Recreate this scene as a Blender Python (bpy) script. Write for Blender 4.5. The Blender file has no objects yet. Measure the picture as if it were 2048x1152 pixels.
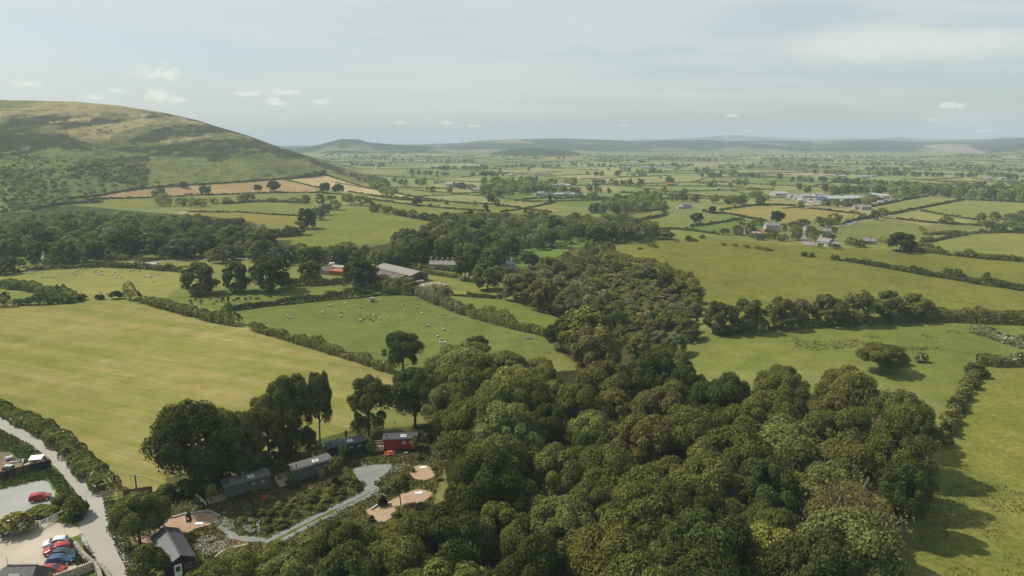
SUN_E = 4.7; SKY_S = 0.115; EXPO = 0.16
SKY_CLOUD = (6.5, 6.4, 5.9); SKY_TONE = (4.55, 5.25, 5.1); SKY_GREY = .40; SKY_PUFF = (7.1, 6.95, 6.4)
HAZE_D = 1.6e-4; HAZE_C = (.73, .89, .98, 1)
import bpy, bmesh, math, random
import numpy as np
from mathutils import Vector, Matrix

random.seed(7)
RNG = np.random.default_rng(11)
SC = bpy.context.scene
COL = SC.collection
R_ = math.radians

# ------------------------------------------------------------------ camera model
CAM_Z = 60.0
PITCH = R_(12.1)
FPX = 2048 * 24.0 / 36.0
CP, SP = math.cos(PITCH), math.sin(PITCH)
UK = FPX / CP


def ray(px, py):
    xc = (np.asarray(px, float) - 1024) / FPX
    yc = (576 - np.asarray(py, float)) / FPX
    return xc, CP + yc * SP, -SP + yc * CP


def sky_z(py, D):
    """height of something at range D that shows at photo row py"""
    return CAM_Z + D * np.tan(np.arctan((576 - np.asarray(py, float)) / FPX) - PITCH)


def proj(x, y, z):
    x = np.asarray(x, float); y = np.asarray(y, float); dz = np.asarray(z, float) - CAM_Z
    zc = y * CP - dz * SP
    return 1024 + FPX * x / zc, 576 - FPX * (y * SP + dz * CP) / zc, zc


# ------------------------------------------------------------------ noise
def _hash(ix, iy, seed):
    h = (ix.astype(np.int64) * 374761393 + iy.astype(np.int64) * 668265263 + seed * 982451653) & 0x7fffffff
    h = ((h ^ (h >> 13)) * 1274126177) & 0x7fffffff
    return ((h ^ (h >> 16)) & 0xffff) / 65535.0


def vnoise(x, y, seed=0):
    x = np.asarray(x, float); y = np.asarray(y, float)
    ix = np.floor(x); iy = np.floor(y)
    fx = x - ix; fy = y - iy
    fx = fx * fx * (3 - 2 * fx); fy = fy * fy * (3 - 2 * fy)
    a = _hash(ix, iy, seed); b = _hash(ix + 1, iy, seed)
    c = _hash(ix, iy + 1, seed); d = _hash(ix + 1, iy + 1, seed)
    return (a * (1 - fx) + b * fx) * (1 - fy) + (c * (1 - fx) + d * fx) * fy


def fbm(x, y, seed=0, oct=4):
    s = 0; a = 0.5; t = 0
    for o in range(oct):
        s = s + a * vnoise(x * 2 ** o, y * 2 ** o, seed + o * 17); t += a; a *= 0.5
    return s / t


def sstep(a, b, v):
    t = np.clip((v - a) / (b - a), 0, 1)
    return t * t * (3 - 2 * t)


# ------------------------------------------------------------------ terrain
FELL_SKY = np.array([(-900, 185), (-300, 192), (0, 201), (60, 202), (160, 204), (250, 212), (330, 225), (400, 241),
                     (440, 254), (500, 272), (540, 288), (580, 303), (620, 319), (660, 337), (700, 354), (740, 371),
                     (790, 390), (840, 400)], float)
FELL_D0 = np.array([(-900, 470), (-200, 490), (0, 520), (200, 660), (400, 740), (560, 790), (700, 820), (850, 840)], float)
FELL_D1 = np.array([(-900, 1500), (0, 1500), (200, 1500), (400, 1400), (560, 1260), (650, 1160), (700, 1080), (800, 1000)], float)
RIDGES = [
    ([(860, 322), (960, 312), (1010, 301), (1060, 295.5), (1100, 298), (1140, 304), (1190, 313), (1250, 322)], 2250, 2800, 3500, 3),
    ([(480, 306), (560, 300), (600, 297), (640, 289), (662, 283), (682, 278), (716, 278.5), (736, 284.5), (800, 290),
      (860, 293), (920, 301), (960, 308), (1010, 316)], 2700, 3600, 4500, 5),
    ([(-900, 283), (500, 293), (700, 292), (860, 289), (920, 286), (960, 281), (1040, 278), (1130, 276.5), (1200, 279),
      (1260, 282), (1300, 282.5), (1400, 280.5), (1450, 282.5), (1560, 280.5), (1640, 282.5), (1740, 279), (1830, 281.5), (1900, 280.5),
      (1960, 280), (2048, 275), (2300, 268), (2950, 262)], 2950, 4900, 6200, 8),
    ([(1770, 334), (1850, 317), (1930, 308.5), (1990, 311), (2040, 327), (2090, 336)], 1850, 2450, 3000, 0),
    ([(1940, 310), (1985, 300), (2020, 292), (2060, 285), (2200, 276), (2950, 270)], 2300, 3200, 4300, 4),
    ([(-900, 290), (600, 291), (1000, 285), (1100, 283), (1300, 279), (1400, 275), (1440, 271.5), (1470, 270), (1520, 273),
      (1600, 277), (1680, 278), (1710, 275), (1740, 278), (1800, 273.5), (1830, 276), (1900, 279), (1980, 277), (2010, 272),
      (2030, 275), (2300, 274), (2950, 276)], 6300, 8600, 10800, 6),
]


def T(x, y):
    x = np.asarray(x, float); y = np.asarray(y, float)
    D = np.maximum(y, 5.0)
    U = 1024 + UK * x / D
    far = sstep(170, 420, D)
    z = far * ((fbm(x / 420 + 9.1, y / 420 + 3.3, 5, 2) - 0.5) * 5.0)
    z = z + sstep(900, 2500, D) * ((fbm(x / 900 + 2.1, y / 900 + 1.3, 9, 2) - 0.5) * 14.0)
    # swell of the big pasture on the right, and the dip behind it
    ru = sstep(1140, 1330, U)
    z = z + ru * 9.5 * np.exp(-((D - 335) / 62.0) ** 2) * sstep(215, 300, D)
    z = z - ru * 5.0 * np.exp(-((D - 470) / 75.0) ** 2)
    # gully through the middle
    gx = np.interp(D, [150, 190, 230, 300, 400, 500], [42, 40, 38, 26, 10, 0])
    z = z - 6.0 * np.exp(-((x - gx) / 16.0) ** 2) * sstep(150, 195, D) * (1 - sstep(400, 500, D))
    # the fell
    d0 = np.interp(U, FELL_D0[:, 0], FELL_D0[:, 1]); d1 = np.interp(U, FELL_D1[:, 0], FELL_D1[:, 1])
    zt = np.maximum(sky_z(np.interp(U, FELL_SKY[:, 0], FELL_SKY[:, 1]), d1), 0) * (1 - sstep(760, 850, U))
    t = np.clip((D - d0) / (d1 - d0), 0, 1)
    p = 0.45 * t * t * (3 - 2 * t) + 0.55 * (1 - (1 - t) ** 1.45) * sstep(0, 0.12, t)
    p = p * (1 - sstep(d1 + 150, d1 + 1100, D))
    rough = (fbm(x / 70, y / 70, 31, 4) - 0.5) * 9 * sstep(0.03, 0.25, t) * (1 - sstep(0.72, 0.98, t)) * np.clip(zt / 90, 0, 1)
    z = z * (1 - np.clip(p * 2, 0, 1)) + zt * p + rough
    for sk, a, b, c, am in RIDGES:
        sk = np.array(sk, float)
        zr = np.maximum(sky_z(np.interp(U, sk[:, 0], sk[:, 1], left=sk[0, 1] if sk[0, 0] < -500 else 400,
                                        right=sk[-1, 1] if sk[-1, 0] > 2500 else 400), b), 0)
        e = sstep(a, b, D) * (1 - sstep(b, c, D))
        n = (fbm(x / (b * .07) + am, y / (b * .07), 40 + am, 4) - .5) * am * 4 * sstep(a, a + (b - a) * .3, D) * (1 - sstep(a + (b - a) * .6, b, D))
        z = np.maximum(z, zr * e + n * np.clip(zr / 60, 0, 1) * 2 - 3 * (e < .02))
    return z


_gu, _gd = np.meshgrid(np.arange(-900, 2960, 20), np.arange(300, 11000, 25))
HZ_TOP = float(T((_gu - 1024) / UK * _gd, _gd).max()) + 22
_DS = np.concatenate([np.arange(40, 300, 2.0), 300 * 1.006 ** np.arange(0, 618)])


def unp(px, py, h=0.0):
    """point where the ray through a photo pixel meets the ground (raised by h)"""
    px = np.atleast_1d(np.asarray(px, float)); py = np.atleast_1d(np.asarray(py, float))
    h = np.broadcast_to(np.asarray(h, float), px.shape)
    out = np.zeros((len(px), 3))
    for s in range(0, len(px), 400):
        dx, dy, dz = ray(px[s:s + 400], py[s:s + 400])
        X = (dx / dy)[:, None] * _DS[None]; Z = CAM_Z + (dz / dy)[:, None] * _DS[None]
        g = Z - T(X, np.broadcast_to(_DS[None], X.shape)) - h[s:s + 400, None]
        neg = g < 0
        k = np.where(neg.any(1), neg.argmax(1), len(_DS) - 1); k = np.maximum(k, 1)
        i = np.arange(len(k)); g0, g1 = g[i, k - 1], g[i, k]
        f = np.where(g1 < 0, g0 / np.maximum(g0 - g1, 1e-9), 1.0)
        D = _DS[k - 1] + f * (_DS[k] - _DS[k - 1])
        xx = dx / dy * D
        out[s:s + 400] = np.stack([xx, D, T(xx, D)], 1)
    return out


def gp(px, py, h=0.0):
    return unp([px], [py], h)[0]


def plane(px, py, z):
    dx, dy, dz = ray(px, py)
    t = (z - CAM_Z) / dz
    return np.array([dx * t, dy * t, z])


def pip(px, py, poly):
    poly = np.asarray(poly, float); inside = np.zeros(np.shape(px), bool)
    j = len(poly) - 1
    for i in range(len(poly)):
        xi, yi = poly[i]; xj, yj = poly[j]
        if yi != yj:
            c = ((yi > py) != (yj > py)) & (px < (xj - xi) * (py - yi) / (yj - yi) + xi)
            inside ^= c
        j = i
    return inside


def densify(pts, n=8):
    pts = np.asarray(pts, float); out = []
    for a, b in zip(pts[:-1], pts[1:]):
        for k in range(n):
            out.append(a + (b - a) * k / n)
    out.append(pts[-1])
    return np.array(out)


def wpoly(pts, n=3):
    """closed photo outline -> outline on the ground"""
    p = np.asarray(list(pts) + [pts[0]], float)
    d = densify(p, n)[:-1]
    return unp(d[:, 0], d[:, 1])


# ------------------------------------------------------------------ object helpers
def link(o, parent=None):
    COL.objects.link(o)
    if parent is not None:
        o.parent = parent
    return o


def tag(o, label=None, cat=None, group=None, kind=None):
    if label: o['label'] = label
    if cat: o['category'] = cat
    if group: o['group'] = group
    if kind: o['kind'] = kind
    return o


def empty(name, loc, rz=0.0, label=None, cat=None, group=None):
    o = bpy.data.objects.new(name, None)
    o.empty_display_size = 0.2
    o.location = loc; o.rotation_euler = (0, 0, rz)
    return tag(link(o), label, cat, group)


def np_mesh(name, V, F, mat=None, smooth=False):
    """V (n,3), F list of (m,k) index arrays"""
    me = bpy.data.meshes.new(name)
    V = np.asarray(V, np.float32)
    if not isinstance(F, (list, tuple)): F = [F]
    F = [np.asarray(f, np.int32) for f in F if len(f)]
    me.vertices.add(len(V)); me.vertices.foreach_set('co', V.ravel())
    loops = np.concatenate([f.ravel() for f in F]); tot = np.concatenate([np.full(len(f), f.shape[1], np.int32) for f in F])
    st = np.concatenate([[0], np.cumsum(tot)[:-1]]).astype(np.int32)
    me.loops.add(len(loops)); me.loops.foreach_set('vertex_index', loops)
    me.polygons.add(len(tot)); me.polygons.foreach_set('loop_start', st)
    if smooth: me.polygons.foreach_set('use_smooth', np.ones(len(tot), bool))
    me.update(calc_edges=True)
    if mat: me.materials.append(mat)
    return me


def obj(name, me, parent=None, loc=None, rz=None, color=None):
    o = bpy.data.objects.new(name, me)
    if loc is not None: o.location = loc
    if rz is not None: o.rotation_euler = (0, 0, rz)
    if color is not None: o.color = (*color[:3], 1)
    return link(o, parent)


def set_color(me, name, arr):
    a = me.color_attributes.new(name, 'FLOAT_COLOR', 'POINT')
    c = np.ones((len(me.vertices), 4), np.float32); c[:, :3] = arr
    a.data.foreach_set('color', c.ravel())


class MB:
    """collects simple shapes into one mesh"""
    def __init__(s): s.v = []; s.f = []

    def add(s, v, f):
        n = len(s.v); s.v += [tuple(map(float, p)) for p in v]; s.f += [tuple(i + n for i in q) for q in f]

    def box(s, cx, cy, cz, sx, sy, sz, rz=0.0, bev=0.0):
        c, n = math.cos(rz), math.sin(rz); v = []
        if bev > 0:
            x, y, z, b = sx / 2, sy / 2, sz / 2, bev
            ring = [(-x + b, -y), (x - b, -y), (x, -y + b), (x, y - b), (x - b, y), (-x + b, y), (-x, y - b), (-x, -y + b)]
            ins = [(p * (x - b) / x if abs(p) > x - b - 1e-9 else p, q * (y - b) / y if abs(q) > y - b - 1e-9 else q) for p, q in ring]
            layers = [(ins, -z), (ring, -z + b), (ring, z - b), (ins, z)]
            for r, zz in layers:
                for p, q in r: v.append((cx + p * c - q * n, cy + p * n + q * c, cz + zz))
            f = [tuple(range(7, -1, -1)), tuple(range(24, 32))]
            for l in range(3):
                for k in range(8):
                    a = l * 8 + k; b2 = l * 8 + (k + 1) % 8
                    f.append((a, b2, b2 + 8, a + 8))
            s.add(v, f); return
        for dz in (-.5, .5):
            for dx, dy in ((-.5, -.5), (.5, -.5), (.5, .5), (-.5, .5)):
                p, q = dx * sx, dy * sy
                v.append((cx + p * c - q * n, cy + p * n + q * c, cz + dz * sz))
        s.add(v, [(3, 2, 1, 0), (4, 5, 6, 7), (0, 1, 5, 4), (1, 2, 6, 5), (2, 3, 7, 6), (3, 0, 4, 7)])

    def tube(s, pts, rad, n=6, cap=True):
        pts = [Vector(p) for p in pts]
        if not hasattr(rad, '__len__'): rad = [rad] * len(pts)
        v = []
        for i, p in enumerate(pts):
            d = (pts[min(i + 1, len(pts) - 1)] - pts[max(i - 1, 0)]).normalized()
            a = Vector((0, 0, 1)) if abs(d.z) < .9 else Vector((1, 0, 0))
            u = d.cross(a).normalized(); w = d.cross(u)
            for k in range(n):
                t = 2 * math.pi * k / n
                v.append(p + (u * math.cos(t) + w * math.sin(t)) * rad[i])
        f = []
        for i in range(len(pts) - 1):
            for k in range(n):
                a, b = i * n + k, i * n + (k + 1) % n
                f.append((a, b, b + n, a + n))
        if cap: f += [tuple(range(n - 1, -1, -1)), tuple(range((len(pts) - 1) * n, len(pts) * n))]
        s.add(v, f)

    def beam(s, a, b, w, h):
        """rectangular bar between two points"""
        a = Vector(a); b = Vector(b); d = (b - a).normalized()
        up = Vector((0, 0, 1)) if abs(d.z) < .95 else Vector((0, 1, 0))
        u = d.cross(up).normalized() * (w / 2); q = u.cross(d).normalized() * (h / 2)
        v = [a - u - q, a + u - q, a + u + q, a - u + q, b - u - q, b + u - q, b + u + q, b - u + q]
        s.add(v, [(3, 2, 1, 0), (4, 5, 6, 7), (0, 1, 5, 4), (1, 2, 6, 5), (2, 3, 7, 6), (3, 0, 4, 7)])

    def quad(s, *p): s.add(p, [tuple(range(len(p)))])

    def prism(s, outline, z0, z1):
        n = len(outline)
        v = [(x, y, z0) for x, y in outline] + [(x, y, z1) for x, y in outline]
        s.add(v, [tuple(range(n - 1, -1, -1)), tuple(range(n, 2 * n))] + [(i, (i + 1) % n, (i + 1) % n + n, i + n) for i in range(n)])

    def mesh(s, name, mat, smooth=False):
        me = bpy.data.meshes.new(name); me.from_pydata(s.v, [], s.f); me.update()
        if mat: me.materials.append(mat)
        if smooth: me.polygons.foreach_set('use_smooth', np.ones(len(me.polygons), bool))
        bm = bmesh.new(); bm.from_mesh(me); bmesh.ops.recalc_face_normals(bm, faces=bm.faces); bm.to_mesh(me); bm.free()
        return me

    def build(s, name, mat, parent=None, loc=None, rz=None, smooth=False):
        return obj(name, s.mesh(name, mat, smooth), parent, loc, rz)


def copy_tree(o, parent=None):
    c = o.copy(); COL.objects.link(c)
    if parent is not None: c.parent = parent
    for ch in list(o.children): copy_tree(ch, c)
    return c


# ------------------------------------------------------------------ materials
def new_mat(name):
    m = bpy.data.materials.new(name); m.use_nodes = True
    nt = m.node_tree; nt.nodes.clear()
    return m, nt, nt.nodes, nt.links


def mat_flat(name, col, rough=.8, metal=0.0, var=.18, scale=3.0, spec=.3, coat=0.0, bump=0.0, stretch=None):
    m, nt, N, L = new_mat(name)
    out = N.new('ShaderNodeOutputMaterial'); b = N.new('ShaderNodeBsdfPrincipled')
    b.inputs['Roughness'].default_value = rough; b.inputs['Metallic'].default_value = metal
    b.inputs['Specular IOR Level'].default_value = spec
    if coat: b.inputs['Coat Weight'].default_value = coat; b.inputs['Coat Roughness'].default_value = .08
    tc = N.new('ShaderNodeTexCoord'); nz = N.new('ShaderNodeTexNoise')
    nz.inputs['Scale'].default_value = scale; nz.inputs['Detail'].default_value = 5
    if stretch:
        mp = N.new('ShaderNodeMapping'); mp.inputs['Scale'].default_value = stretch
        L.new(tc.outputs['Object'], mp.inputs['Vector']); L.new(mp.outputs[0], nz.inputs['Vector'])
    else:
        L.new(tc.outputs['Object'], nz.inputs['Vector'])
    mr = N.new('ShaderNodeMapRange'); mr.inputs['From Min'].default_value = .25; mr.inputs['From Max'].default_value = .75
    mr.inputs['To Min'].default_value = 1 - var; mr.inputs['To Max'].default_value = 1 + var
    L.new(nz.outputs['Fac'], mr.inputs['Value'])
    mx = N.new('ShaderNodeMix'); mx.data_type = 'RGBA'; mx.blend_type = 'MULTIPLY'
    mx.inputs['Factor'].default_value = 1; mx.inputs['A'].default_value = (*col, 1)
    L.new(mr.outputs[0], mx.inputs['B']); L.new(mx.outputs['Result'], b.inputs['Base Color'])
    if bump:
        bp = N.new('ShaderNodeBump'); bp.inputs['Strength'].default_value = bump; bp.inputs['Distance'].default_value = .05
        L.new(nz.outputs['Fac'], bp.inputs['Height']); L.new(bp.outputs[0], b.inputs['Normal'])
    L.new(b.outputs[0], out.inputs[0])
    return m


def mat_foliage(name, use_attr=False, trans=.36):
    """leaf colour comes from the object's own colour (or its tint attribute), varied leaf by leaf"""
    m, nt, N, L = new_mat(name)
    out = N.new('ShaderNodeOutputMaterial')
    if use_attr:
        src = N.new('ShaderNodeAttribute'); src.attribute_name = 'tint'; csock = src.outputs['Color']
    else:
        src = N.new('ShaderNodeObjectInfo'); csock = src.outputs['Color']
    geo = N.new('ShaderNodeNewGeometry')
    tc = N.new('ShaderNodeNewGeometry')
    nz = N.new('ShaderNodeTexNoise'); nz.inputs['Scale'].default_value = .55; nz.inputs['Detail'].default_value = 2
    L.new(tc.outputs['Position'], nz.inputs['Vector'])
    a = N.new('ShaderNodeMath'); a.operation = 'MULTIPLY_ADD'; a.inputs[1].default_value = .85; a.inputs[2].default_value = .42
    L.new(geo.outputs['Random Per Island'], a.inputs[0])
    b = N.new('ShaderNodeMath'); b.operation = 'MULTIPLY_ADD'; b.inputs[1].default_value = .9; b.inputs[2].default_value = .62
    L.new(nz.outputs['Fac'], b.inputs[0])
    c = N.new('ShaderNodeMath'); c.operation = 'MULTIPLY'; L.new(a.outputs[0], c.inputs[0]); L.new(b.outputs[0], c.inputs[1])
    mx = N.new('ShaderNodeMix'); mx.data_type = 'RGBA'; mx.blend_type = 'MULTIPLY'; mx.inputs['Factor'].default_value = 1
    L.new(csock, mx.inputs['A']); L.new(c.outputs[0], mx.inputs['B'])
    hs = N.new('ShaderNodeHueSaturation')
    h = N.new('ShaderNodeMath'); h.operation = 'MULTIPLY_ADD'; h.inputs[1].default_value = .03; h.inputs[2].default_value = .487
    L.new(nz.outputs['Fac'], h.inputs[0]); L.new(h.outputs[0], hs.inputs['Hue']); L.new(mx.outputs['Result'], hs.inputs['Color'])
    df = N.new('ShaderNodeBsdfDiffuse'); tr = N.new('ShaderNodeBsdfTranslucent')
    L.new(hs.outputs[0], df.inputs[0]); L.new(hs.outputs[0], tr.inputs[0])
    ms = N.new('ShaderNodeMixShader'); ms.inputs[0].default_value = trans
    L.new(df.outputs[0], ms.inputs[1]); L.new(tr.outputs[0], ms.inputs[2]); L.new(ms.outputs[0], out.inputs[0])
    return m


M = {}
M['leaf'] = mat_foliage('foliage')
M['leaf_attr'] = mat_foliage('foliage_mass', True)
M['bark'] = mat_flat('bark', (.11, .085, .06), .95, var=.35, scale=4, bump=.4)
M['pale_bark'] = mat_flat('pale_bark', (.18, .148, .105), .95, var=.35, scale=4)
M['blossom'] = mat_flat('blossom', (.46, .44, .35), .9, var=.2, scale=2)
# ------------------------------------------------------------------ camera, sun, sky
cam = bpy.data.cameras.new('camera'); cam.sensor_width = 36; cam.lens = 24; cam.clip_start = .5; cam.clip_end = 90000
co = bpy.data.objects.new('camera', cam); COL.objects.link(co)
co.location = (0, 0, CAM_Z); co.rotation_euler = (math.pi / 2 - PITCH, 0, 0)
SC.camera = co

SUN_EL = R_(50); SUN_AZ = R_(-74)          # azimuth from +Y, to the left
sd = Vector((math.sin(SUN_AZ) * math.cos(SUN_EL), math.cos(SUN_AZ) * math.cos(SUN_EL), math.sin(SUN_EL)))
sl = bpy.data.lights.new('sun', 'SUN'); sl.energy = SUN_E; sl.angle = R_(.5); sl.color = (1.0, .935, .82)
so = bpy.data.objects.new('sun', sl); COL.objects.link(so)
so.rotation_euler = (-sd).to_track_quat('-Z', 'Y').to_euler()

w = bpy.data.worlds.new('World'); SC.world = w; w.use_nodes = True
nt = w.node_tree; N = nt.nodes; L = nt.links; N.clear()
out = N.new('ShaderNodeOutputWorld'); bg = N.new('ShaderNodeBackground'); L.new(bg.outputs[0], out.inputs[0])
sky = N.new('ShaderNodeTexSky'); sky.sky_type = 'NISHITA'; sky.sun_disc = False
sky.sun_elevation = SUN_EL; sky.sun_rotation = SUN_AZ % (2 * math.pi)
sky.air_density = 1.0; sky.dust_density = 1.6; sky.ozone_density = 1.0; sky.altitude = 0
bg.inputs['Strength'].default_value = SKY_S
tcw = N.new('ShaderNodeTexCoord')


def node(t, **k):
    n = N.new(t)
    for a, v in k.items(): setattr(n, a, v)
    return n


def math_(op, a, b=None, c=None, clamp=False):
    n = node('ShaderNodeMath', operation=op, use_clamp=clamp)
    for i, v in enumerate((a, b, c)):
        if v is None: continue
        if hasattr(v, 'is_output'): L.new(v, n.inputs[i])
        else: n.inputs[i].default_value = v
    return n.outputs[0]


def ramp_(v, lo, hi):
    n = node('ShaderNodeMapRange', interpolation_type='SMOOTHSTEP')
    L.new(v, n.inputs['Value']); n.inputs['From Min'].default_value = lo; n.inputs['From Max'].default_value = hi
    return n.outputs[0]


def mixc(f, a, b):
    n = node('ShaderNodeMix', data_type='RGBA')
    L.new(f, n.inputs['Factor']) if hasattr(f, 'is_output') else setattr(n.inputs['Factor'], 'default_value', f)
    for s, v in (('A', a), ('B', b)):
        if hasattr(v, 'is_output'): L.new(v, n.inputs[s])
        else: n.inputs[s].default_value = (*v, 1)
    return n.outputs['Result']


sp = node('ShaderNodeSeparateXYZ'); L.new(tcw.outputs['Generated'], sp.inputs[0])
X, Y, Z = sp.outputs
az = math_('ARCTAN2', X, Y)                       # azimuth from +Y
el = math_('ARCSINE', Z)
# sheets of thin high cloud: project the direction on to a layer overhead
zz = math_('MAXIMUM', Z, .03)
cx = math_('DIVIDE', X, math_('ADD', zz, .05)); cy = math_('DIVIDE', Y, math_('ADD', zz, .05))
cv = node('ShaderNodeCombineXYZ'); L.new(cx, cv.inputs[0]); L.new(cy, cv.inputs[1])


def cloud_noise(vec, scale, sx, sy, rot, detail, rough=.6, off=0.0):
    mp = node('ShaderNodeMapping'); mp.inputs['Scale'].default_value = (sx, sy, 1); mp.inputs['Rotation'].default_value = (0, 0, rot)
    mp.inputs['Location'].default_value = (off, off * .7, off * .3)
    L.new(vec, mp.inputs['Vector'])
    n = node('ShaderNodeTexNoise'); n.inputs['Scale'].default_value = scale; n.inputs['Detail'].default_value = detail
    n.inputs['Roughness'].default_value = rough; n.inputs['Distortion'].default_value = .4
    L.new(mp.outputs[0], n.inputs['Vector'])
    return n.outputs['Fac']


n1 = cloud_noise(cv.outputs[0], .16, 1, .8, .5, 5, .55, 3.7)
n2 = cloud_noise(cv.outputs[0], .7, .35, 2.2, .35, 8, .68, 1.2)
veil = math_('ADD', math_('MULTIPLY', n1, .7), math_('MULTIPLY', n2, .3))
veil = ramp_(veil, .38, .60)
av = node('ShaderNodeCombineXYZ'); L.new(az, av.inputs[0]); L.new(el, av.inputs[1])
wisp = cloud_noise(av.outputs[0], 9, 1, 4, .05, 6, .6, 5.0)


def band(a0, e0, ra, re, tilt=0.0, soft=1.0, amp=.9):
    """one cloud of the sky, given where it lies (azimuth, elevation) and its half extents"""
    da = math_('SUBTRACT', az, a0); de = math_('SUBTRACT', math_('SUBTRACT', el, e0), math_('MULTIPLY', da, tilt))
    q = math_('ADD', math_('POWER', math_('ABSOLUTE', math_('DIVIDE', da, ra)), 2.0), math_('POWER', math_('ABSOLUTE', math_('DIVIDE', de, re)), 2.0))
    q = math_('SUBTRACT', 1.0, math_('SQRT', q))
    q = math_('ADD', q, math_('MULTIPLY', math_('SUBTRACT', wisp, .5), amp))
    return ramp_(q, 0.0, soft)


def dirn(px, py):
    dx, dy, dz = ray(px, py); n = math.sqrt(dx * dx + dy * dy + dz * dz)
    return math.atan2(dx, dy), math.asin(dz / n)


a0, e0 = dirn(1780, 88)
sheet = band(a0, e0, .36, .040, -.05, .9, 1.3)
a0, e0 = dirn(1150, 60); sheet2 = band(a0, e0, .30, .07, .12, .8, 1.4)
a0, e0 = dirn(420, 40); sheet3 = band(a0, e0, .26, .045, -.18, .9, 1.6)
a0, e0 = dirn(1560, 40); hole = band(a0, e0, .18, .035, .05, .9, .7)
a0, e0 = dirn(330, 100); hole2 = band(a0, e0, .32, .04, -.1, 1.0, .9)
high = math_('MAXIMUM', math_('MULTIPLY', veil, .7), math_('MULTIPLY', sheet, 1.0))
high = math_('MAXIMUM', high, math_('MULTIPLY', math_('MAXIMUM', sheet2, sheet3), .62))
high = math_('MULTIPLY', high, math_('SUBTRACT', 1.0, math_('MULTIPLY', math_('MAXIMUM', hole, hole2), .55)))
# the small fair-weather clouds low over the fell and the plain
puff = cloud_noise(av.outputs[0], 58, 1, 1.5, 0, 7, .62, 9.0)
cum = None
for (px, py, rx, ry) in [(318, 150, 52, 19), (322, 193, 30, 15), (350, 200, 34, 9), (568, 185, 36, 10), (490, 189, 30, 8), (548, 205, 30, 11),
                         (652, 205, 38, 10), (56, 168, 36, 9), (185, 196, 32, 8), (234, 183, 20, 6), (1462, 231, 17, 9), (1896, 212, 30, 10),
                         (892, 248, 14, 6), (950, 252, 14, 4), (1240, 252, 18, 4), (1500, 262, 34, 5), (1610, 263, 20, 4), (800, 246, 16, 4), (1970, 262, 24, 5), (1880, 240, 26, 4)]:
    a0, e0 = dirn(px, py)
    da = math_('DIVIDE', math_('SUBTRACT', az, a0), rx * 1.0 / FPX); de = math_('SUBTRACT', el, e0)
    # flat base, domed top
    de = math_('DIVIDE', de, ry * 1.1 / FPX); de = math_('MAXIMUM', de, math_('MULTIPLY', de, -1.9))
    q = math_('SUBTRACT', 1.15, math_('SQRT', math_('ADD', math_('MULTIPLY', da, da), math_('MULTIPLY', de, de))))
    cum = q if cum is None else math_('MAXIMUM', cum, q)
cum = ramp_(math_('ADD', cum, math_('MULTIPLY', math_('SUBTRACT', puff, .53), 3.0)), .10, .95)
cl = mixc(math_('MULTIPLY', ramp_(el, -.02, .06), high), sky.outputs[0], SKY_CLOUD)
skyw = mixc(SKY_GREY, cl, SKY_TONE)
cl2 = mixc(math_('MULTIPLY', cum, .80), skyw, SKY_PUFF)
L.new(cl2, bg.inputs['Color'])

SC.view_settings.view_transform = 'Standard'; SC.view_settings.look = 'None'
SC.view_settings.gamma = 1; SC.view_settings.exposure = EXPO; SC.view_settings.use_curve_mapping = False
cy_ = SC.cycles
SC.render.engine = 'CYCLES'
cy_.use_denoising = True
cy_.max_bounces = 5; cy_.diffuse_bounces = 2; cy_.glossy_bounces = 2; cy_.transmission_bounces = 3; cy_.volume_bounces = 0
cy_.transparent_max_bounces = 6
cy_.use_adaptive_sampling = True; cy_.adaptive_threshold = .015

# the air: one closed box of pale haze round everything
hb = MB(); hb.box(0, 5800, (HZ_TOP - 30) / 2, 52000, 13500, HZ_TOP + 30)
mh, nt2, N2, L2 = new_mat('haze')
o2 = N2.new('ShaderNodeOutputMaterial'); pv = N2.new('ShaderNodeVolumePrincipled')
pv.inputs['Color'].default_value = HAZE_C; pv.inputs['Density'].default_value = HAZE_D; pv.inputs['Anisotropy'].default_value = 0.0
L2.new(pv.outputs[0], o2.inputs['Volume'])
hz = hb.build('haze', mh); tag(hz, 'pale summer haze filling the air over the whole valley', None, None, 'stuff')
# ------------------------------------------------------------------ the ground: one sheet with its fields
ucols = np.concatenate([np.arange(-900, -60, 40), np.arange(-60, 2110, 2.9), np.arange(2110, 2960, 40)])
d = 20.0; rows = []
while d < 11800:
    rows.append(d)
    d += 6 if d < 72 else min(max(d * d / 41000 * 1.15, .16), d * (.0088 if d < 6000 else .014))
rows.append(11800.0)
rows = np.array(rows)
Ug, Dg = np.meshgrid(ucols, rows)
Xg = (Ug - 1024) / UK * Dg; Yg = Dg
Zg = T(Xg, Yg)
nr, nc = Ug.shape
x_, y_, u_ = Xg.ravel(), Yg.ravel(), Ug.ravel()

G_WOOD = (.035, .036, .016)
tint = np.tile(np.array([[.145, .155, .047]]), (x_.size, 1))
mask = np.zeros((x_.size, 3))
rowD = rows


def rows_in(a, b):
    i0 = max(np.searchsorted(rowD, a) - 1, 0); i1 = min(np.searchsorted(rowD, b) + 1, nr)
    return slice(i0 * nc, i1 * nc)


def paint(poly3, col, mk=None):
    s = rows_in(poly3[:, 1].min(), poly3[:, 1].max())
    inside = pip(x_[s], y_[s], poly3[:, :2])
    tint[s][inside] = col
    if mk is not None: mask[s][inside] = mk
    else: mask[s][inside] = (0, 0, 0)


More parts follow.
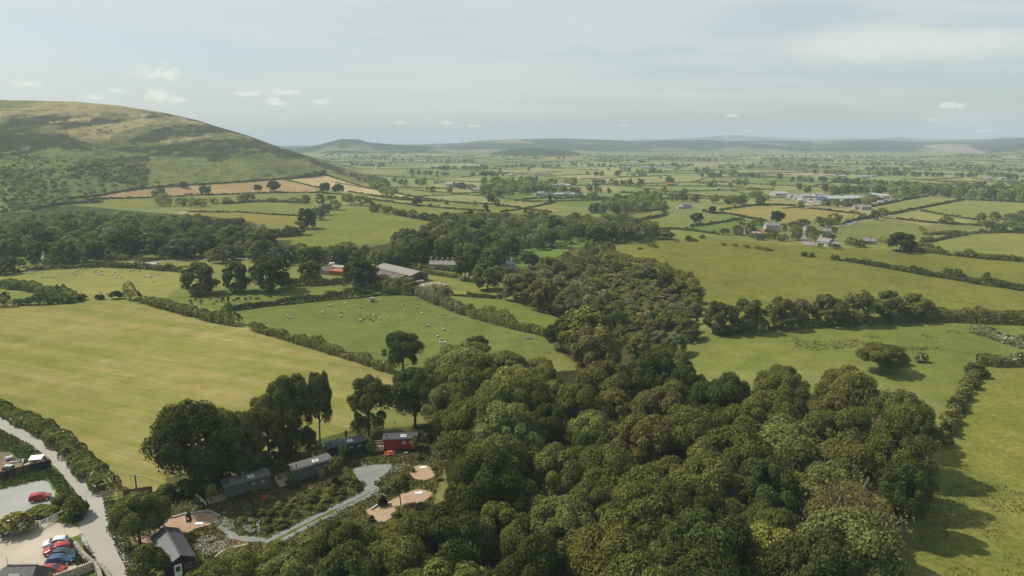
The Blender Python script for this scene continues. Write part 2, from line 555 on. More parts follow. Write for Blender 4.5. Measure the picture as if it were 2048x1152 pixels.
# ---- patchwork of the far plain: fields split from one another by straight boundaries
def split_poly(poly, p, nrm):
    a, b = [], []; cut = []
    m = len(poly); dd = (poly - p) @ nrm
    for i in range(m):
        j = (i + 1) % m
        if dd[i] >= 0: a.append(poly[i])
        if dd[i] <= 0: b.append(poly[i])
        if dd[i] * dd[j] < 0:
            q = poly[i] + (poly[j] - poly[i]) * dd[i] / (dd[i] - dd[j]); a.append(q); b.append(q); cut.append(q)
    return np.array(a), np.array(b), cut


def area(p):
    return .5 * abs(np.dot(p[:, 0], np.roll(p[:, 1], 1)) - np.dot(p[:, 1], np.roll(p[:, 0], 1)))


frng = random.Random(5)
cells, chords = [], []
stack = [np.array([(-520, 540), (650, 540), (2300, 2700), (2100, 3050), (-1700, 3050), (-1500, 2400)], float)]
while stack:
    p = stack.pop(); c = p.mean(0); A = area(p)
    tgt = 9000 + 9.0 * max(c[1] - 500, 0) + frng.random() * 9000
    if A < tgt or len(p) < 3:
        cells.append(p); continue
    ev = p - c; cov = ev.T @ ev; wv, vv = np.linalg.eigh(cov)
    ax = vv[:, 1]; ang = math.atan2(ax[1], ax[0]) + frng.gauss(0, .22)
    if wv[1] < 2.2 * wv[0] and frng.random() < .35: ang += math.pi / 2
    nrm = np.array([math.cos(ang), math.sin(ang)])
    a, b, cut = split_poly(p, c + (np.array([frng.random(), frng.random()]) - .5) * math.sqrt(A) * .25, nrm)
    if len(cut) == 2 and len(a) > 2 and len(b) > 2:
        chords.append(cut); stack += [a, b]
    else: cells.append(p)
PAL = [(.135, .15, .052), (.155, .165, .062), (.12, .14, .05), (.185, .18, .075), (.165, .17, .07), (.21, .19, .095), (.145, .16, .06), (.245, .205, .12), (.175, .165, .075)]
for p in cells:
    k = frng.choices(range(9), [5, 5, 4, 3.5, 4, 1.6, 5, .5, 2.4])[0]
    f = 1.0 + .22 * frng.random()
    paint(np.c_[p, np.zeros(len(p))], tuple(v * f for v in PAL[k]))

# ---- wooded far hills and marsh
D_all = Dg.ravel(); U_all = u_
for sk, a, b, c, am in RIDGES:
    sk = np.array(sk)
    if am in (3, 5, 8, 4, 6):
        m_ = (D_all > a * 1.03) & (D_all < c) & (U_all > sk[0, 0]) & (U_all < sk[-1, 0])
        zloc = Zg.ravel()
        m_ &= zloc > (11 if am == 3 else 12)
        if am == 3:
            m_ &= D_all < 3500
        tint[m_] = (.034, .046, .024)
        if am in (8, 6):
            n = fbm(x_[m_] / 260, y_[m_] / 420, 77, 3)
            t2 = tint[m_]; t2[n > .58] = (.115, .13, .06); t2[n > .69] = (.17, .16, .085); tint[m_] = t2
m_ = (D_all > 3300) & (Zg.ravel() < 10)
tint[m_] = (.13, .14, .06)
m_ = (D_all > 2500) & (D_all < 3100) & (U_all > 1330) & (U_all < 1760) & (Zg.ravel() < 14)
n = fbm(x_[m_] / 300, y_[m_] / 60, 3, 3); t2 = tint[m_]; t2[n > .5] = (.26, .23, .15); tint[m_] = t2

# ---- the fell: bracken, heather and bleached grass
d0 = np.interp(U_all, FELL_D0[:, 0], FELL_D0[:, 1]); d1 = np.interp(U_all, FELL_D1[:, 0], FELL_D1[:, 1])
tt = (D_all - d0) / (d1 - d0)
fm = (tt > .0) & (U_all < 790) & (D_all < 2700) & (Zg.ravel() > 3.0)
xx, yy, t_ = x_[fm], y_[fm], np.clip(tt[fm], 0, 1.4); uu = U_all[fm]
hgt = Zg.ravel()[fm]
sl = hgt + xx * .035                                   # bands climb gently to the right along the slope
warp = (fbm(xx / 60, yy / 90, 61, 4) - .5)
fine = fbm(xx / 9, yy / 22, 59, 4)
stripe = fbm(xx / 150 + warp * 1.2, sl / 6.5 + warp * 2.2, 51, 5)
patch = fbm(xx / 80 + warp, yy / 170, 57, 5)
c_br = np.array((.118, .130, .044)); c_he = np.array((.043, .043, .020)); c_gr = np.array((.225, .188, .088)); c_sc = np.array((.042, .047, .02))
colf = np.tile(c_br, (len(xx), 1)) * (.80 + .40 * fine)[:, None]
upper = sstep(.40, .60, t_ + (patch - .5) * .5 - (uu - 200) * .0002)
g = upper * sstep(.38, .48, patch * .35 + stripe * .65 + (fine - .5) * .12 + (t_ - .6) * .12)
colf = colf * (1 - g[:, None]) + c_gr * (.75 + .5 * fine)[:, None] * g[:, None]
band = .13 * np.exp(-((t_ - .50) / .15) ** 2) - .15 * sstep(.80, .98, t_) - .10 * (1 - sstep(.22, .36, t_))
hemask = sstep(.53, .58, stripe * .6 + patch * .2 + .2 * fbm(xx / 26, sl / 2.6, 65, 4) + (fine - .5) * .42 + band) * sstep(.2, .34, t_ + (patch - .5) * .3)
# the real bands of heather and bleached grass on this fell, with ragged edges
pu, pv_, _ = proj(xx, yy, hgt)
pu = pu + (fbm(xx / 30, yy / 60, 71, 4) - .5) * 34; pv_ = pv_ + (fbm(xx / 22 + 7, yy / 45, 73, 4) - .5) * 17
rg = lambda pts: pip(pu, pv_, [(x / 2.924, 160 + y / 2.924) for x, y in pts])
dark = np.zeros(len(xx)); pale = np.zeros(len(xx))
for pts in [[(-60, 180), (300, 120), (700, 140), (1010, 195), (900, 225), (640, 185), (420, 205), (100, 208), (-60, 240)], [(240, 255), (440, 212), (640, 182), (570, 225), (270, 270)], [(300, 292), (500, 280), (720, 238), (1000, 215), (980, 245), (740, 292), (700, 322), (560, 372), (470, 356)],
            [(870, 348), (1100, 318), (1300, 296), (1210, 332), (1000, 364)], [(1330, 358), (1480, 342), (1500, 362), (1350, 376)], [(1000, 212), (1290, 268), (1180, 262), (1010, 240)]]: pale[rg(pts)] = 1
for pts in [[(-60, 290), (100, 213), (440, 203), (380, 237), (250, 250), (330, 272), (140, 292), (-60, 305)], [(240, 274), (560, 225), (760, 233), (600, 268), (400, 280)], [(-60, 302), (150, 290), (400, 330), (540, 380), (560, 412), (380, 392), (250, 402), (130, 440), (-60, 470)],
            [(740, 352), (900, 300), (1100, 263), (1300, 268), (1345, 300), (1150, 322), (1000, 332), (900, 368), (760, 377)], [(600, 388), (850, 400), (1000, 372), (1300, 343), (1500, 348), (1700, 395), (1930, 485), (2100, 560), (1920, 535), (1850, 502), (1560, 432), (1400, 442), (1290, 492), (1180, 462), (900, 432), (700, 418)],
            [(960, 175), (1300, 250), (1600, 360), (1900, 485), (1500, 352), (1250, 275), (1000, 210)], [(840, 192), (960, 188), (960, 217), (850, 218)], [(420, 478), (680, 458), (860, 438), (880, 520), (830, 600), (620, 600), (500, 560), (440, 520)]]: dark[rg(pts)] = 1
brk = fbm(xx / 11, yy / 24, 79, 4)
pale *= sstep(.36, .46, brk + .06); dark *= sstep(.33, .42, brk + .05)
g = np.clip(g * .30, 0, 1); g = np.maximum(g, pale)
colf = np.tile(c_br, (len(xx), 1)) * (.78 + .44 * fine)[:, None]
colf = colf * (1 - g[:, None]) + c_gr * (.75 + .5 * fine)[:, None] * g[:, None]
hemask = np.maximum(hemask * .35 * (1 - pale), dark * .97)
colf = colf * (1 - hemask[:, None]) + c_he * (.6 + .8 * fine)[:, None] * hemask[:, None]
sc = sstep(.53, .60, patch + (fine - .5) * .5) * (1 - sstep(.3, .45, t_)) * sstep(.03, .1, t_)
colf = colf * (1 - .8 * sc[:, None]) + c_sc * .8 * sc[:, None]
tint[fm] = colf; mask[fm] = (0, 1, 0)

# ---- named fields, outlined in the photograph and laid on the ground
FIELDS = [
    # wood floors first, fields over them
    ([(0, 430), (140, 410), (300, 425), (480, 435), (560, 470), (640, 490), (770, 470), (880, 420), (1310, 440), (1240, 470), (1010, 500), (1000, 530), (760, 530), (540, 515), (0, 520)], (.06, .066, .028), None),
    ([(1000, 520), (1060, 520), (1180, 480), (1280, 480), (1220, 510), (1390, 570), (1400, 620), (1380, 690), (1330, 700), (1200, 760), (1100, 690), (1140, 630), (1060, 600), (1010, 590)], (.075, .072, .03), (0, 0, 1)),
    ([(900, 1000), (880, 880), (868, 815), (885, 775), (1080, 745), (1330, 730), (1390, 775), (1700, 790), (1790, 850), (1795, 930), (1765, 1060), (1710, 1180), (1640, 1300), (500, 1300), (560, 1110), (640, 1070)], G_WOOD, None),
    ([(205, 395), (137, 397), (240, 384), (376, 371), (479, 365), (554, 359), (574, 361), (636, 375), (629, 385), (479, 389), (325, 394)], (.285, .205, .125), (0, 0, 0)),
    ([(574, 361), (646, 350), (700, 366), (731, 375), (827, 394), (878, 401), (854, 401), (799, 395), (738, 391), (697, 384), (636, 376)], (.39, .30, .20), (0, 0, 0)),
    ([(649, 348), (662, 346), (714, 359), (731, 366), (720, 372), (690, 363)], (.165, .165, .055), None),
    ([(171, 404), (205, 399), (325, 397), (479, 391), (643, 386), (684, 391), (633, 405), (533, 404), (445, 408), (342, 416), (205, 416)], (.155, .16, .055), None),
    ([(349, 421), (445, 409), (530, 405), (616, 407), (657, 415), (622, 432), (479, 425), (376, 423)], (.15, .16, .058), None),
    ([(376, 424), (479, 426), (616, 433), (598, 453), (513, 446), (427, 435)], (.195, .165, .058), None),
    ([(663, 425), (686, 415), (738, 416), (793, 430), (868, 442), (868, 452), (844, 460), (790, 473), (779, 486), (724, 497), (649, 495), (580, 490), (584, 480), (621, 467)], (.145, .158, .05), None),
    ([(551, 468), (609, 470), (581, 481), (550, 479)], (.19, .15, .068), None),
    ([(734, 399), (868, 415), (946, 421), (1000, 432), (943, 434), (885, 432), (834, 427), (792, 422), (745, 411)], (.16, .165, .06), None),
    ([(738, 392), (833, 404), (970, 422), (1060, 430), (1100, 428), (997, 412), (880, 403)], (.15, .16, .055), None),
    ([(1000, 410), (1060, 408), (1120, 420), (1105, 427)], (.215, .19, .09), None),
    # valley lawns
    ([(991, 525), (1004, 510), (1015, 498), (1056, 493), (1141, 497), (1121, 511), (1060, 530), (1010, 545)], (.105, .16, .045), None),
    ([(1056, 492), (1121, 479), (1175, 471), (1262, 472), (1230, 490), (1158, 494)], (.11, .16, .048), None),
    # left side
    ([(280, 498), (330, 500), (400, 506), (420, 512), (260, 514)], (.14, .155, .05), None),
    ([(20, 512), (140, 510), (240, 514), (260, 520), (235, 531), (100, 535), (20, 540)], (.125, .145, .045), None),
    ([(320, 526), (420, 518), (600, 518), (625, 528), (560, 536), (440, 541), (360, 542)], (.175, .175, .062), None),
    ([(-60, 550), (20, 547), (100, 541), (210, 536), (300, 541), (362, 546), (357, 575), (330, 596), (250, 596), (150, 598), (100, 580), (60, 566), (-60, 556)], (.205, .205, .078), None),
    ([(-60, 575), (40, 572), (100, 590), (60, 606), (-60, 612)], (.16, .175, .06), None),
    ([(340, 594), (420, 587), (560, 577), (700, 569), (770, 572), (800, 586), (680, 596), (520, 612), (450, 622), (380, 606)], (.135, .15, .042), None),
    ([(465, 630), (450, 624), (520, 614), (600, 605), (700, 596), (800, 590), (832, 588), (870, 606), (960, 640), (1060, 668), (1112, 680), (1105, 705), (1080, 720), (1000, 770), (860, 790), (785, 750), (700, 712), (600, 683), (500, 655)], (.124, .146, .050), None),
    ([(868, 592), (930, 595), (1015, 599), (1056, 602), (1059, 617), (1107, 626), (1140, 632), (1117, 676), (1060, 663), (987, 644), (902, 615), (857, 600)], (.135, .155, .048), None),
    ([(758, 534), (833, 548), (909, 556), (960, 560), (1015, 597), (902, 592), (844, 586), (836, 568), (842, 560), (780, 545)], (.17, .178, .06), None),
    ([(758, 530), (830, 532), (912, 546), (912, 554), (833, 545)], (.145, .165, .052), None),
    ([(-80, 622), (0, 612), (120, 605), (240, 598), (300, 605), (420, 645), (490, 652), (560, 672), (700, 712), (785, 745), (800, 790), (720, 850), (650, 890), (520, 920), (340, 985), (260, 1010), (232, 990), (205, 925), (130, 860), (0, 800), (-80, 770)], (.30, .29, .085), (1, 0, 0)),
    # right side
    ([(1240, 486), (1339, 480), (1417, 476), (1516, 485), (1634, 494), (1792, 502), (2110, 520), (2110, 600), (2048, 640), (1850, 636), (1700, 640), (1560, 650), (1420, 640), (1395, 600), (1390, 560), (1310, 525), (1215, 505)], (.138, .142, .042), (0, 0, .5)),
    ([(1360, 690), (1420, 665), (1560, 655), (1700, 640), (1850, 636), (2110, 645), (2110, 705), (2000, 712), (1960, 735), (1925, 780), (1900, 830), (1870, 800), (1760, 760), (1560, 740), (1400, 745), (1350, 720)], (.138, .155, .047), (0, 0, .5)),
    ([(1965, 738), (2000, 730), (2110, 728), (2110, 1300), (1800, 1300), (1820, 1100), (1870, 960), (1890, 880), (1925, 790)], (.15, .155, .043), (0, 0, 1)),
    ([(1832, 492), (1911, 474), (1970, 467), (2110, 462), (2110, 520), (2048, 512), (1930, 506)], (.17, .178, .066), None),
    ([(1674, 453), (1792, 439), (1966, 453), (1926, 466), (1855, 474), (1765, 482), (1706, 478)], (.142, .15, .056), None),
    ([(1440, 423), (1518, 412), (1595, 413), (1717, 429), (1713, 438), (1579, 446), (1537, 442), (1490, 434), (1459, 428)], (.22, .185, .08), None),
    ([(1741, 417), (1855, 396), (1926, 399), (1784, 426)], (.178, .18, .07), None),
    ([(1772, 428), (1926, 401), (2110, 405), (2110, 425), (1950, 440), (1891, 430), (1843, 422)], (.175, .185, .07), None),
    ([(1776, 434), (1843, 422), (1946, 444), (1850, 452)], (.21, .2, .085), None),
    ([(1404, 424), (1459, 430), (1487, 437), (1412, 451), (1381, 453), (1390, 440)], (.14, .16, .052), None),
    ([(1381, 455), (1443, 447), (1487, 440), (1540, 446), (1560, 465), (1440, 470), (1402, 464)], (.115, .14, .045), None),
    ([(1250, 432), (1334, 432), (1375, 445), (1390, 458), (1318, 458), (1284, 464), (1300, 444)], (.155, .165, .058), None),
    ([(1240, 424), (1287, 424), (1327, 421), (1330, 430), (1284, 439)], (.15, .155, .06), None),
    ([(1284, 467), (1302, 461), (1402, 464), (1500, 484), (1417, 478), (1339, 482), (1250, 484)], (.15, .16, .052), None),
    ([(1310, 391), (1396, 394), (1496, 397), (1560, 401), (1400, 404), (1330, 403)], (.165, .175, .065), None),
    ([(1410, 420), (1440, 410), (1520, 407), (1490, 414), (1440, 422)], (.2, .185, .08), None),
    ([(1570, 380), (1660, 378), (1700, 379), (1640, 391), (1560, 388)], (.16, .17, .066), None),
    ([(1690, 381), (1850, 381), (1840, 392), (1800, 397), (1680, 391)], (.165, .175, .068), None),
    ([(1100, 400), (1150, 397), (1250, 402), (1240, 412), (1160, 416), (1105, 408)], (.12, .155, .05), None),
    ([(960, 392), (1040, 388), (1100, 398), (1080, 404), (1000, 406)], (.145, .16, .056), None),
    ([(1100, 377), (1230, 375), (1232, 382), (1200, 384), (1100, 381)], (.25, .21, .11), None),
    ([(1605, 407), (1650, 404), (1660, 410), (1610, 415)], (.33, .27, .19), None),
    # limestone scar and the grassy knoll below it
]
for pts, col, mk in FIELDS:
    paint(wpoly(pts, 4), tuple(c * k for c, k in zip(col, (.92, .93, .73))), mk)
m_ = (D_all > 2900) & (D_all < 5000) & (U_all > 1790) & (U_all < 2010)
pu, pv_, _ = proj(x_[m_], y_[m_], Zg.ravel()[m_])
n = fbm(x_[m_] / 100, y_[m_] / 260, 91, 4)
env = np.exp(-((pu - 1905) / 75) ** 2 - ((pv_ - (297 + (pu - 1900) * .06)) / 9.5) ** 2)
sel = env * 1.0 + (n - .5) * 2.2 > .62
t2 = tint[m_]; t2[sel] = (.22, .185, .15); tint[m_] = t2
m_ = (D_all > 1850) & (D_all < 2800) & (U_all > 1790) & (U_all < 2075) & (Zg.ravel() > 9)
tint[m_] = (.135, .138, .062)

# camp clearing: rough grass
for pts, col, mk in [
    ([(236, 985), (330, 985), (420, 975), (560, 930), (640, 905), (700, 880), (860, 870), (905, 890), (880, 960), (860, 1010), (760, 1060), (640, 1060), (560, 1110), (420, 1150), (330, 1165), (280, 1100), (240, 1040)], (.105, .11, .034), (0, 0, 1)),
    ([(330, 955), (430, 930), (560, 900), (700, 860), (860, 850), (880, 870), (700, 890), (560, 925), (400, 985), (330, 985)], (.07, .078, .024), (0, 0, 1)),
    ([(-40, 845), (0, 855), (60, 885), (110, 920), (150, 985), (175, 1020), (150, 1045), (80, 1050), (0, 1078), (-60, 1085), (-60, 850)], (.10, .125, .03), (0, 0, 1)),
    ([(-40, 900), (30, 905), (70, 935), (95, 945), (-40, 965)], (.17, .14, .085), (0, 0, 1)),
    ([(165, 1060), (190, 1100), (225, 1155), (240, 1200), (150, 1200), (140, 1120), (135, 1090)], (.10, .125, .035), (0, 0, 1)),
]:
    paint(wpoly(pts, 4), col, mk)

i = np.arange(nr * nc).reshape(nr, nc)
F = np.stack([i[:-1, :-1], i[:-1, 1:], i[1:, 1:], i[1:, :-1]], -1).reshape(-1, 4)


def ground_mat():
    m, nt, N, L = new_mat('fields')
    out = N.new('ShaderNodeOutputMaterial'); b = N.new('ShaderNodeBsdfDiffuse'); L.new(b.outputs[0], out.inputs[0])
    at = N.new('ShaderNodeAttribute'); at.attribute_name = 'tint'
    mk = N.new('ShaderNodeAttribute'); mk.attribute_name = 'mask'
    sp = N.new('ShaderNodeSeparateColor'); L.new(mk.outputs['Color'], sp.inputs[0])
    geo = N.new('ShaderNodeNewGeometry')

    def noise(scale, det, sc=(1, 1, 1), rot=0, rough=.55):
        mp = N.new('ShaderNodeMapping'); mp.inputs['Rotation'].default_value = (0, 0, rot)
        m2 = N.new('ShaderNodeMapping'); m2.inputs['Scale'].default_value = sc
        L.new(geo.outputs['Position'], mp.inputs[0]); L.new(mp.outputs[0], m2.inputs[0])
        n = N.new('ShaderNodeTexNoise'); n.inputs['Scale'].default_value = scale; n.inputs['Detail'].default_value = det
        n.inputs['Roughness'].default_value = rough; L.new(m2.outputs[0], n.inputs['Vector'])
        return n.outputs['Fac']

    def mrange(v, a, b_, c, d_):
        n = N.new('ShaderNodeMapRange'); L.new(v, n.inputs[0])
        for k, q in zip(range(1, 5), (a, b_, c, d_)): n.inputs[k].default_value = q
        return n.outputs[0]

    def mul(a, b_):
        n = N.new('ShaderNodeMath'); n.operation = 'MULTIPLY'
        for k, v in enumerate((a, b_)):
            if hasattr(v, 'is_output'): L.new(v, n.inputs[k])
            else: n.inputs[k].default_value = v
        return n.outputs[0]

    def mix(f, a, b_, blend='MIX'):
        n = N.new('ShaderNodeMix'); n.data_type = 'RGBA'; n.blend_type = blend
        for s, v in (('Factor', f), ('A', a), ('B', b_)):
            if hasattr(v, 'is_output'): L.new(v, n.inputs[s])
            else: n.inputs[s].default_value = v if s == 'Factor' else (*v, 1)
        return n.outputs['Result']

    big = noise(.018, 4); mid = noise(.16, 5, rough=.65); fine = noise(1.6, 4, rough=.7)
    v = mul(mul(mrange(big, .25, .75, .86, 1.14), mrange(mid, .25, .75, .80, 1.20)), mrange(fine, .2, .8, .84, 1.16))
    c = mix(1.0, at.outputs['Color'], v, 'MULTIPLY')
    # yellow and worn patches in every pasture
    dmp = mrange(noise(.07, 5, (1, .5, 1), .4, .62), .52, .66, 0, .55)
    c = mix(dmp, c, mix(1.0, c, (.80, .88, .80), 'MULTIPLY'))
    tuf = mrange(noise(.55, 5, rough=.8), .58, .68, 0, .42)
    c = mix(tuf, c, mix(1.0, c, (.66, .74, .66), 'MULTIPLY'))
    yel = mrange(noise(.035, 5, rough=.6), .45, .75, 0, .45)
    c = mix(yel, c, mix(1.0, c, (1.22, 1.05, 1.02), 'MULTIPLY'))
    # mown hay: bleached swathes that run along the field
    ang = HAY_ANG
    s1 = noise(1.0, 5, (.010, .16, 1), ang, .6); s2 = noise(1.0, 4, (.02, .75, 1), ang, .7); s3 = noise(.03, 5, rough=.6)
    st = N.new('ShaderNodeMath'); st.operation = 'ADD'; L.new(mul(s1, .42), st.inputs[0]); L.new(mul(s2, .22), st.inputs[1])
    st2 = N.new('ShaderNodeMath'); st2.operation = 'ADD'; L.new(st.outputs[0], st2.inputs[0]); L.new(mul(s3, .36), st2.inputs[1])
    hay = mix(mrange(st2.outputs[0], .44, .57, 0, 1), (.160, .166, .042), (.230, .196, .072))
    hay = mix(mrange(s2, .56, .7, 0, .5), hay, (.28, .24, .105))
    s4 = noise(1.0, 3, (.006, 1.25, 1), ang, .5)
    hay = mix(mrange(s4, .60, .70, 0, .55), hay, (.31, .255, .11))
    hay = mix(mrange(s4, .30, .38, .5, 0), hay, (.115, .135, .028))
    hay = mix(1.0, hay, v, 'MULTIPLY')
    c = mix(sp.outputs[0], c, hay)
    # rough grass: tussocks and dry tops
    tus = noise(.9, 6, rough=.75)
    rg = mix(mrange(tus, .42, .62, 0, 1), mix(1.0, c, (.74, .82, .74), 'MULTIPLY'), mix(1.0, c, (1.25, 1.2, 1.25), 'MULTIPLY'))
    dry = mrange(noise(.055, 5, rough=.6), .5, .66, 0, .75)
    rg = mix(dry, rg, mix(1.0, rg, (1.38, 1.22, 1.5), 'MULTIPLY'))
    c = mix(sp.outputs[2], c, rg)
    # the fell
    ff = mrange(noise(.12, 6, (1, .45, 1), rough=.75), .3, .7, .55, 1.45)
    c = mix(sp.outputs[1], c, mix(1.0, c, ff, 'MULTIPLY'))
    L.new(c, b.inputs[0])
    bp = N.new('ShaderNodeBump'); bp.inputs['Strength'].default_value = .45; bp.inputs['Distance'].default_value = .22
    L.new(tus, bp.inputs['Height']); L.new(bp.outputs[0], b.inputs['Normal'])
    return m


a_, b_ = gp(60, 700), gp(560, 790)
HAY_ANG = -math.atan2(b_[1] - a_[1], b_[0] - a_[0])
gm = np_mesh('ground', np.stack([x_, y_, Zg.ravel()], 1), [F], ground_mat(), True)
set_color(gm, 'tint', tint); set_color(gm, 'mask', mask)
ground = obj('ground', gm); tag(ground, 'rolling farmland of pastures, hay fields and a heathery fell', None, None, 'structure')
# ------------------------------------------------------------------ foliage meshes
def rand_dirs(n, rng):
    v = rng.normal(size=(n, 3)); return v / np.linalg.norm(v, axis=1, keepdims=True)


def leaf_quads(P, Nn, size, rng, ratio=.62):
    n = len(P); r = rand_dirs(n, rng)
    t = np.cross(Nn, r); t /= np.linalg.norm(t, axis=1, keepdims=True) + 1e-9
    b = np.cross(Nn, t)
    s = (size * (.65 + .7 * rng.random(n)))[:, None]
    k = Nn * s * .25
    V = np.stack([P - t * s - k, P - b * s * ratio, P + t * s - k, P + b * s * ratio], 1).reshape(-1, 3)
    F = np.arange(4 * n).reshape(n, 4)
    return V, F


def crown_cloud(rng, n, clusters, spread=.55, inner=.12):
    """points and facing directions spread over a set of leafy clumps (cx,cy,cz,r)"""
    C = np.asarray(clusters, float)
    w = C[:, 3] ** 2; idx = rng.choice(len(C), n, p=w / w.sum())
    d = rand_dirs(n, rng); d[:, 2] = np.where(rng.random(n) < .55, np.abs(d[:, 2]), d[:, 2])
    rr = C[idx, 3] * (.72 + .42 * rng.random(n))
    P = C[idx, :3] + d * rr[:, None]
    # throw away what lies deep inside another clump
    keep = np.ones(n, bool)
    for c in C:
        q = ((P - c[:3]) ** 2).sum(1) < (c[3] * .62) ** 2
        keep &= ~q
    keep |= rng.random(n) < inner
    ctr = C[:, :3].mean(0)
    o = P - ctr; o /= np.linalg.norm(o, axis=1, keepdims=True) + 1e-9
    Nn = d * .75 + o * .35 + rand_dirs(n, rng) * spread
    Nn /= np.linalg.norm(Nn, axis=1, keepdims=True)
    return P[keep], Nn[keep]


def crown_clusters(rng, style):
    """unit tree: height 1, width 1"""
    out = []
    if style == 'bush':
        for _ in range(26):
            a = rng.random() * 6.283; q = math.sqrt(rng.random()) * .36
            z = .12 + .62 * (1 - (q / .40) ** 2) * (.55 + .45 * rng.random())
            out.append((q * math.cos(a), q * math.sin(a), z, .12 + .07 * rng.random()))
        return out
    lo, hi, cz = {'round': (.20, .93, .60), 'wood': (.30, .93, .66), 'tall': (.40, .95, .72), 'cone': (.06, .98, .4), 'low': (.07, .93, .5), 'airy': (.17, .94, .6)}[style]
    n = {'round': 54, 'wood': 58, 'tall': 34, 'cone': 40, 'low': 54, 'airy': 44}[style]
    lean = (rng.normal() * .06, rng.normal() * .06)
    lobes = [(rng.random() * 6.283, .75 + .5 * rng.random()) for _ in range(5)]
    for _ in range(n):
        a = rng.random() * 6.283
        u = rng.random() ** .75                        # 0 bottom .. 1 top
        if style == 'cone': rad = .46 * (1 - u) ** .8 + .03
        else:
            v = (u - .40) / .62
            rad = .44 * math.sqrt(max(0.03, 1 - v * v)) if u > .4 else .44 * (.62 + .38 * u / .4)
        lob = 1 + sum(.10 * (k - .9) * math.cos(2 * (a - p)) for p, k in lobes)
        rad *= lob * (.72 + .30 * rng.random())
        if rng.random() < .16: rad *= .5
        z = lo + (hi - lo) * u
        r = (.060 + .10 * rng.random() ** 1.4) * (1.0 if style != 'cone' else .8)
        out.append((rad * math.cos(a) + lean[0] * u, rad * math.sin(a) + lean[1] * u, z, r))
    return out


def crown_mesh(name, style, n, size, seed):
    rng = np.random.default_rng(seed)
    cl = crown_clusters(rng, style)
    P, Nn = crown_cloud(rng, n, cl)
    V, F = leaf_quads(P, Nn, size, rng)
    return np_mesh(name, V, [F], M['leaf']), cl


def trunk_mesh(name, clusters, seed, rad=.028, mat='bark', limbs=9, nseg=6):
    rng = random.Random(seed); mb = MB()
    top = max(c[2] for c in clusters)
    zf = min(c[2] for c in clusters)
    bend = (rng.uniform(-.03, .03), rng.uniform(-.03, .03))
    fork = zf + (top - zf) * .38
    axis = lambda z: (bend[0] * math.sin(z * 3), bend[1] * math.sin(z * 4), z)
    zs = [-.03, .02, .1, fork * .5, fork, fork + (top - fork) * .5, top * .93]
    mb.tube([axis(z) for z in zs], [rad * 1.6, rad * 1.15, rad, rad * .9, rad * .75, rad * .4, rad * .1], nseg)
    for c in rng.sample(clusters, min(limbs, len(clusters))):
        z0 = max(.12, min(fork, c[2] - .12) * rng.uniform(.75, 1.0)); a = axis(z0)
        mid = ((a[0] + c[0]) * .45, (a[1] + c[1]) * .45, a[2] + (c[2] - a[2]) * .62)
        mb.tube([a, mid, c[:3]], [rad * .5, rad * .3, rad * .06], 5)
    return mb.mesh(name, M[mat], True)


def bare_mesh(name, seed, rad=.022):
    """thin-leaved, dying ash: a fan of pale forking branches"""
    rng = random.Random(seed); mb = MB(); tips = []

    def grow(p, d, ln, r, lvl):
        pts = [p]; q = Vector(p); dd = Vector(d)
        for k in range(3):
            dd = (dd + Vector((rng.gauss(0, .16), rng.gauss(0, .16), rng.gauss(.03, .10)))).normalized()
            q = q + dd * ln / 3; pts.append(tuple(q))
        mb.tube(pts, [r, r * .85, r * .7, r * .5], 5 if lvl < 2 else 3, cap=False)
        if lvl >= 4: tips.append(tuple(q)); return
        for k in range(rng.choice((2, 3, 3)) if lvl < 3 else 2):
            nd = (dd + Vector((rng.gauss(0, .52), rng.gauss(0, .52), rng.gauss(.1, .22)))).normalized()
            grow(tuple(q), tuple(nd), ln * rng.uniform(.62, .85), max(r * .55, .0035), lvl + 1)
        tips.append(tuple(q))
    grow((0, 0, -.02), (0, 0, 1), .30, rad, 0)
    for k in range(3):
        a = rng.random() * 6.28
        grow((0, 0, .14 + .06 * k), (math.cos(a) * .8, math.sin(a) * .8, .75), .24, rad * .6, 1)
    V = np.array(mb.v); top = V[:, 2].max(); wd = max(np.ptp(V[:, 0]), np.ptp(V[:, 1]))
    s = np.array([1 / wd, 1 / wd, 1 / top]); mb.v = [tuple(v) for v in V * s]
    tp = np.array(tips) * s
    return mb.mesh(name, M['pale_bark'], True), tp


CROWN = {}
for st, nv in (('round', 4), ('wood', 8), ('tall', 3), ('airy', 3), ('bush', 4), ('cone', 2), ('low', 5)):
    for k in range(nv):
        for lod, n, sz in (('hi', 27000 if st != 'bush' else 5200, .0158 if st != 'bush' else .036), ('mid', 4600 if st != 'bush' else 1700, .037 if st != 'bush' else .062), ('lo', 1500 if st != 'bush' else 600, .066 if st != 'bush' else .1)):
            me, cl = crown_mesh(f'crown_{st}_{k}_{lod}', st, n, sz, 100 + k * 7 + len(st))
            tm = trunk_mesh(f'trunk_{st}_{k}_{lod}', cl, 50 + k, limbs={'hi': 12, 'mid': 6, 'lo': 3}[lod]) if lod != 'lo' or k == 0 else CROWN[(st, 0, 'lo')][1]
            CROWN[(st, k, lod)] = (me, tm)
BARE = []
for k in range(4):
    bm_, tp = bare_mesh(f'bare_{k}', 300 + k)
    rng = np.random.default_rng(k)
    for dens in (6, 1):
        P = np.repeat(tp, dens, 0) + rng.normal(size=(len(tp) * dens, 3)) * .04
        P = P[(P[:, 2] > .25)]
        V, F = leaf_quads(P, rand_dirs(len(P), rng), .018, rng)
        BARE.append((np_mesh(f'thin_crown_{k}_{dens}', V, [F], M['leaf']), bm_))

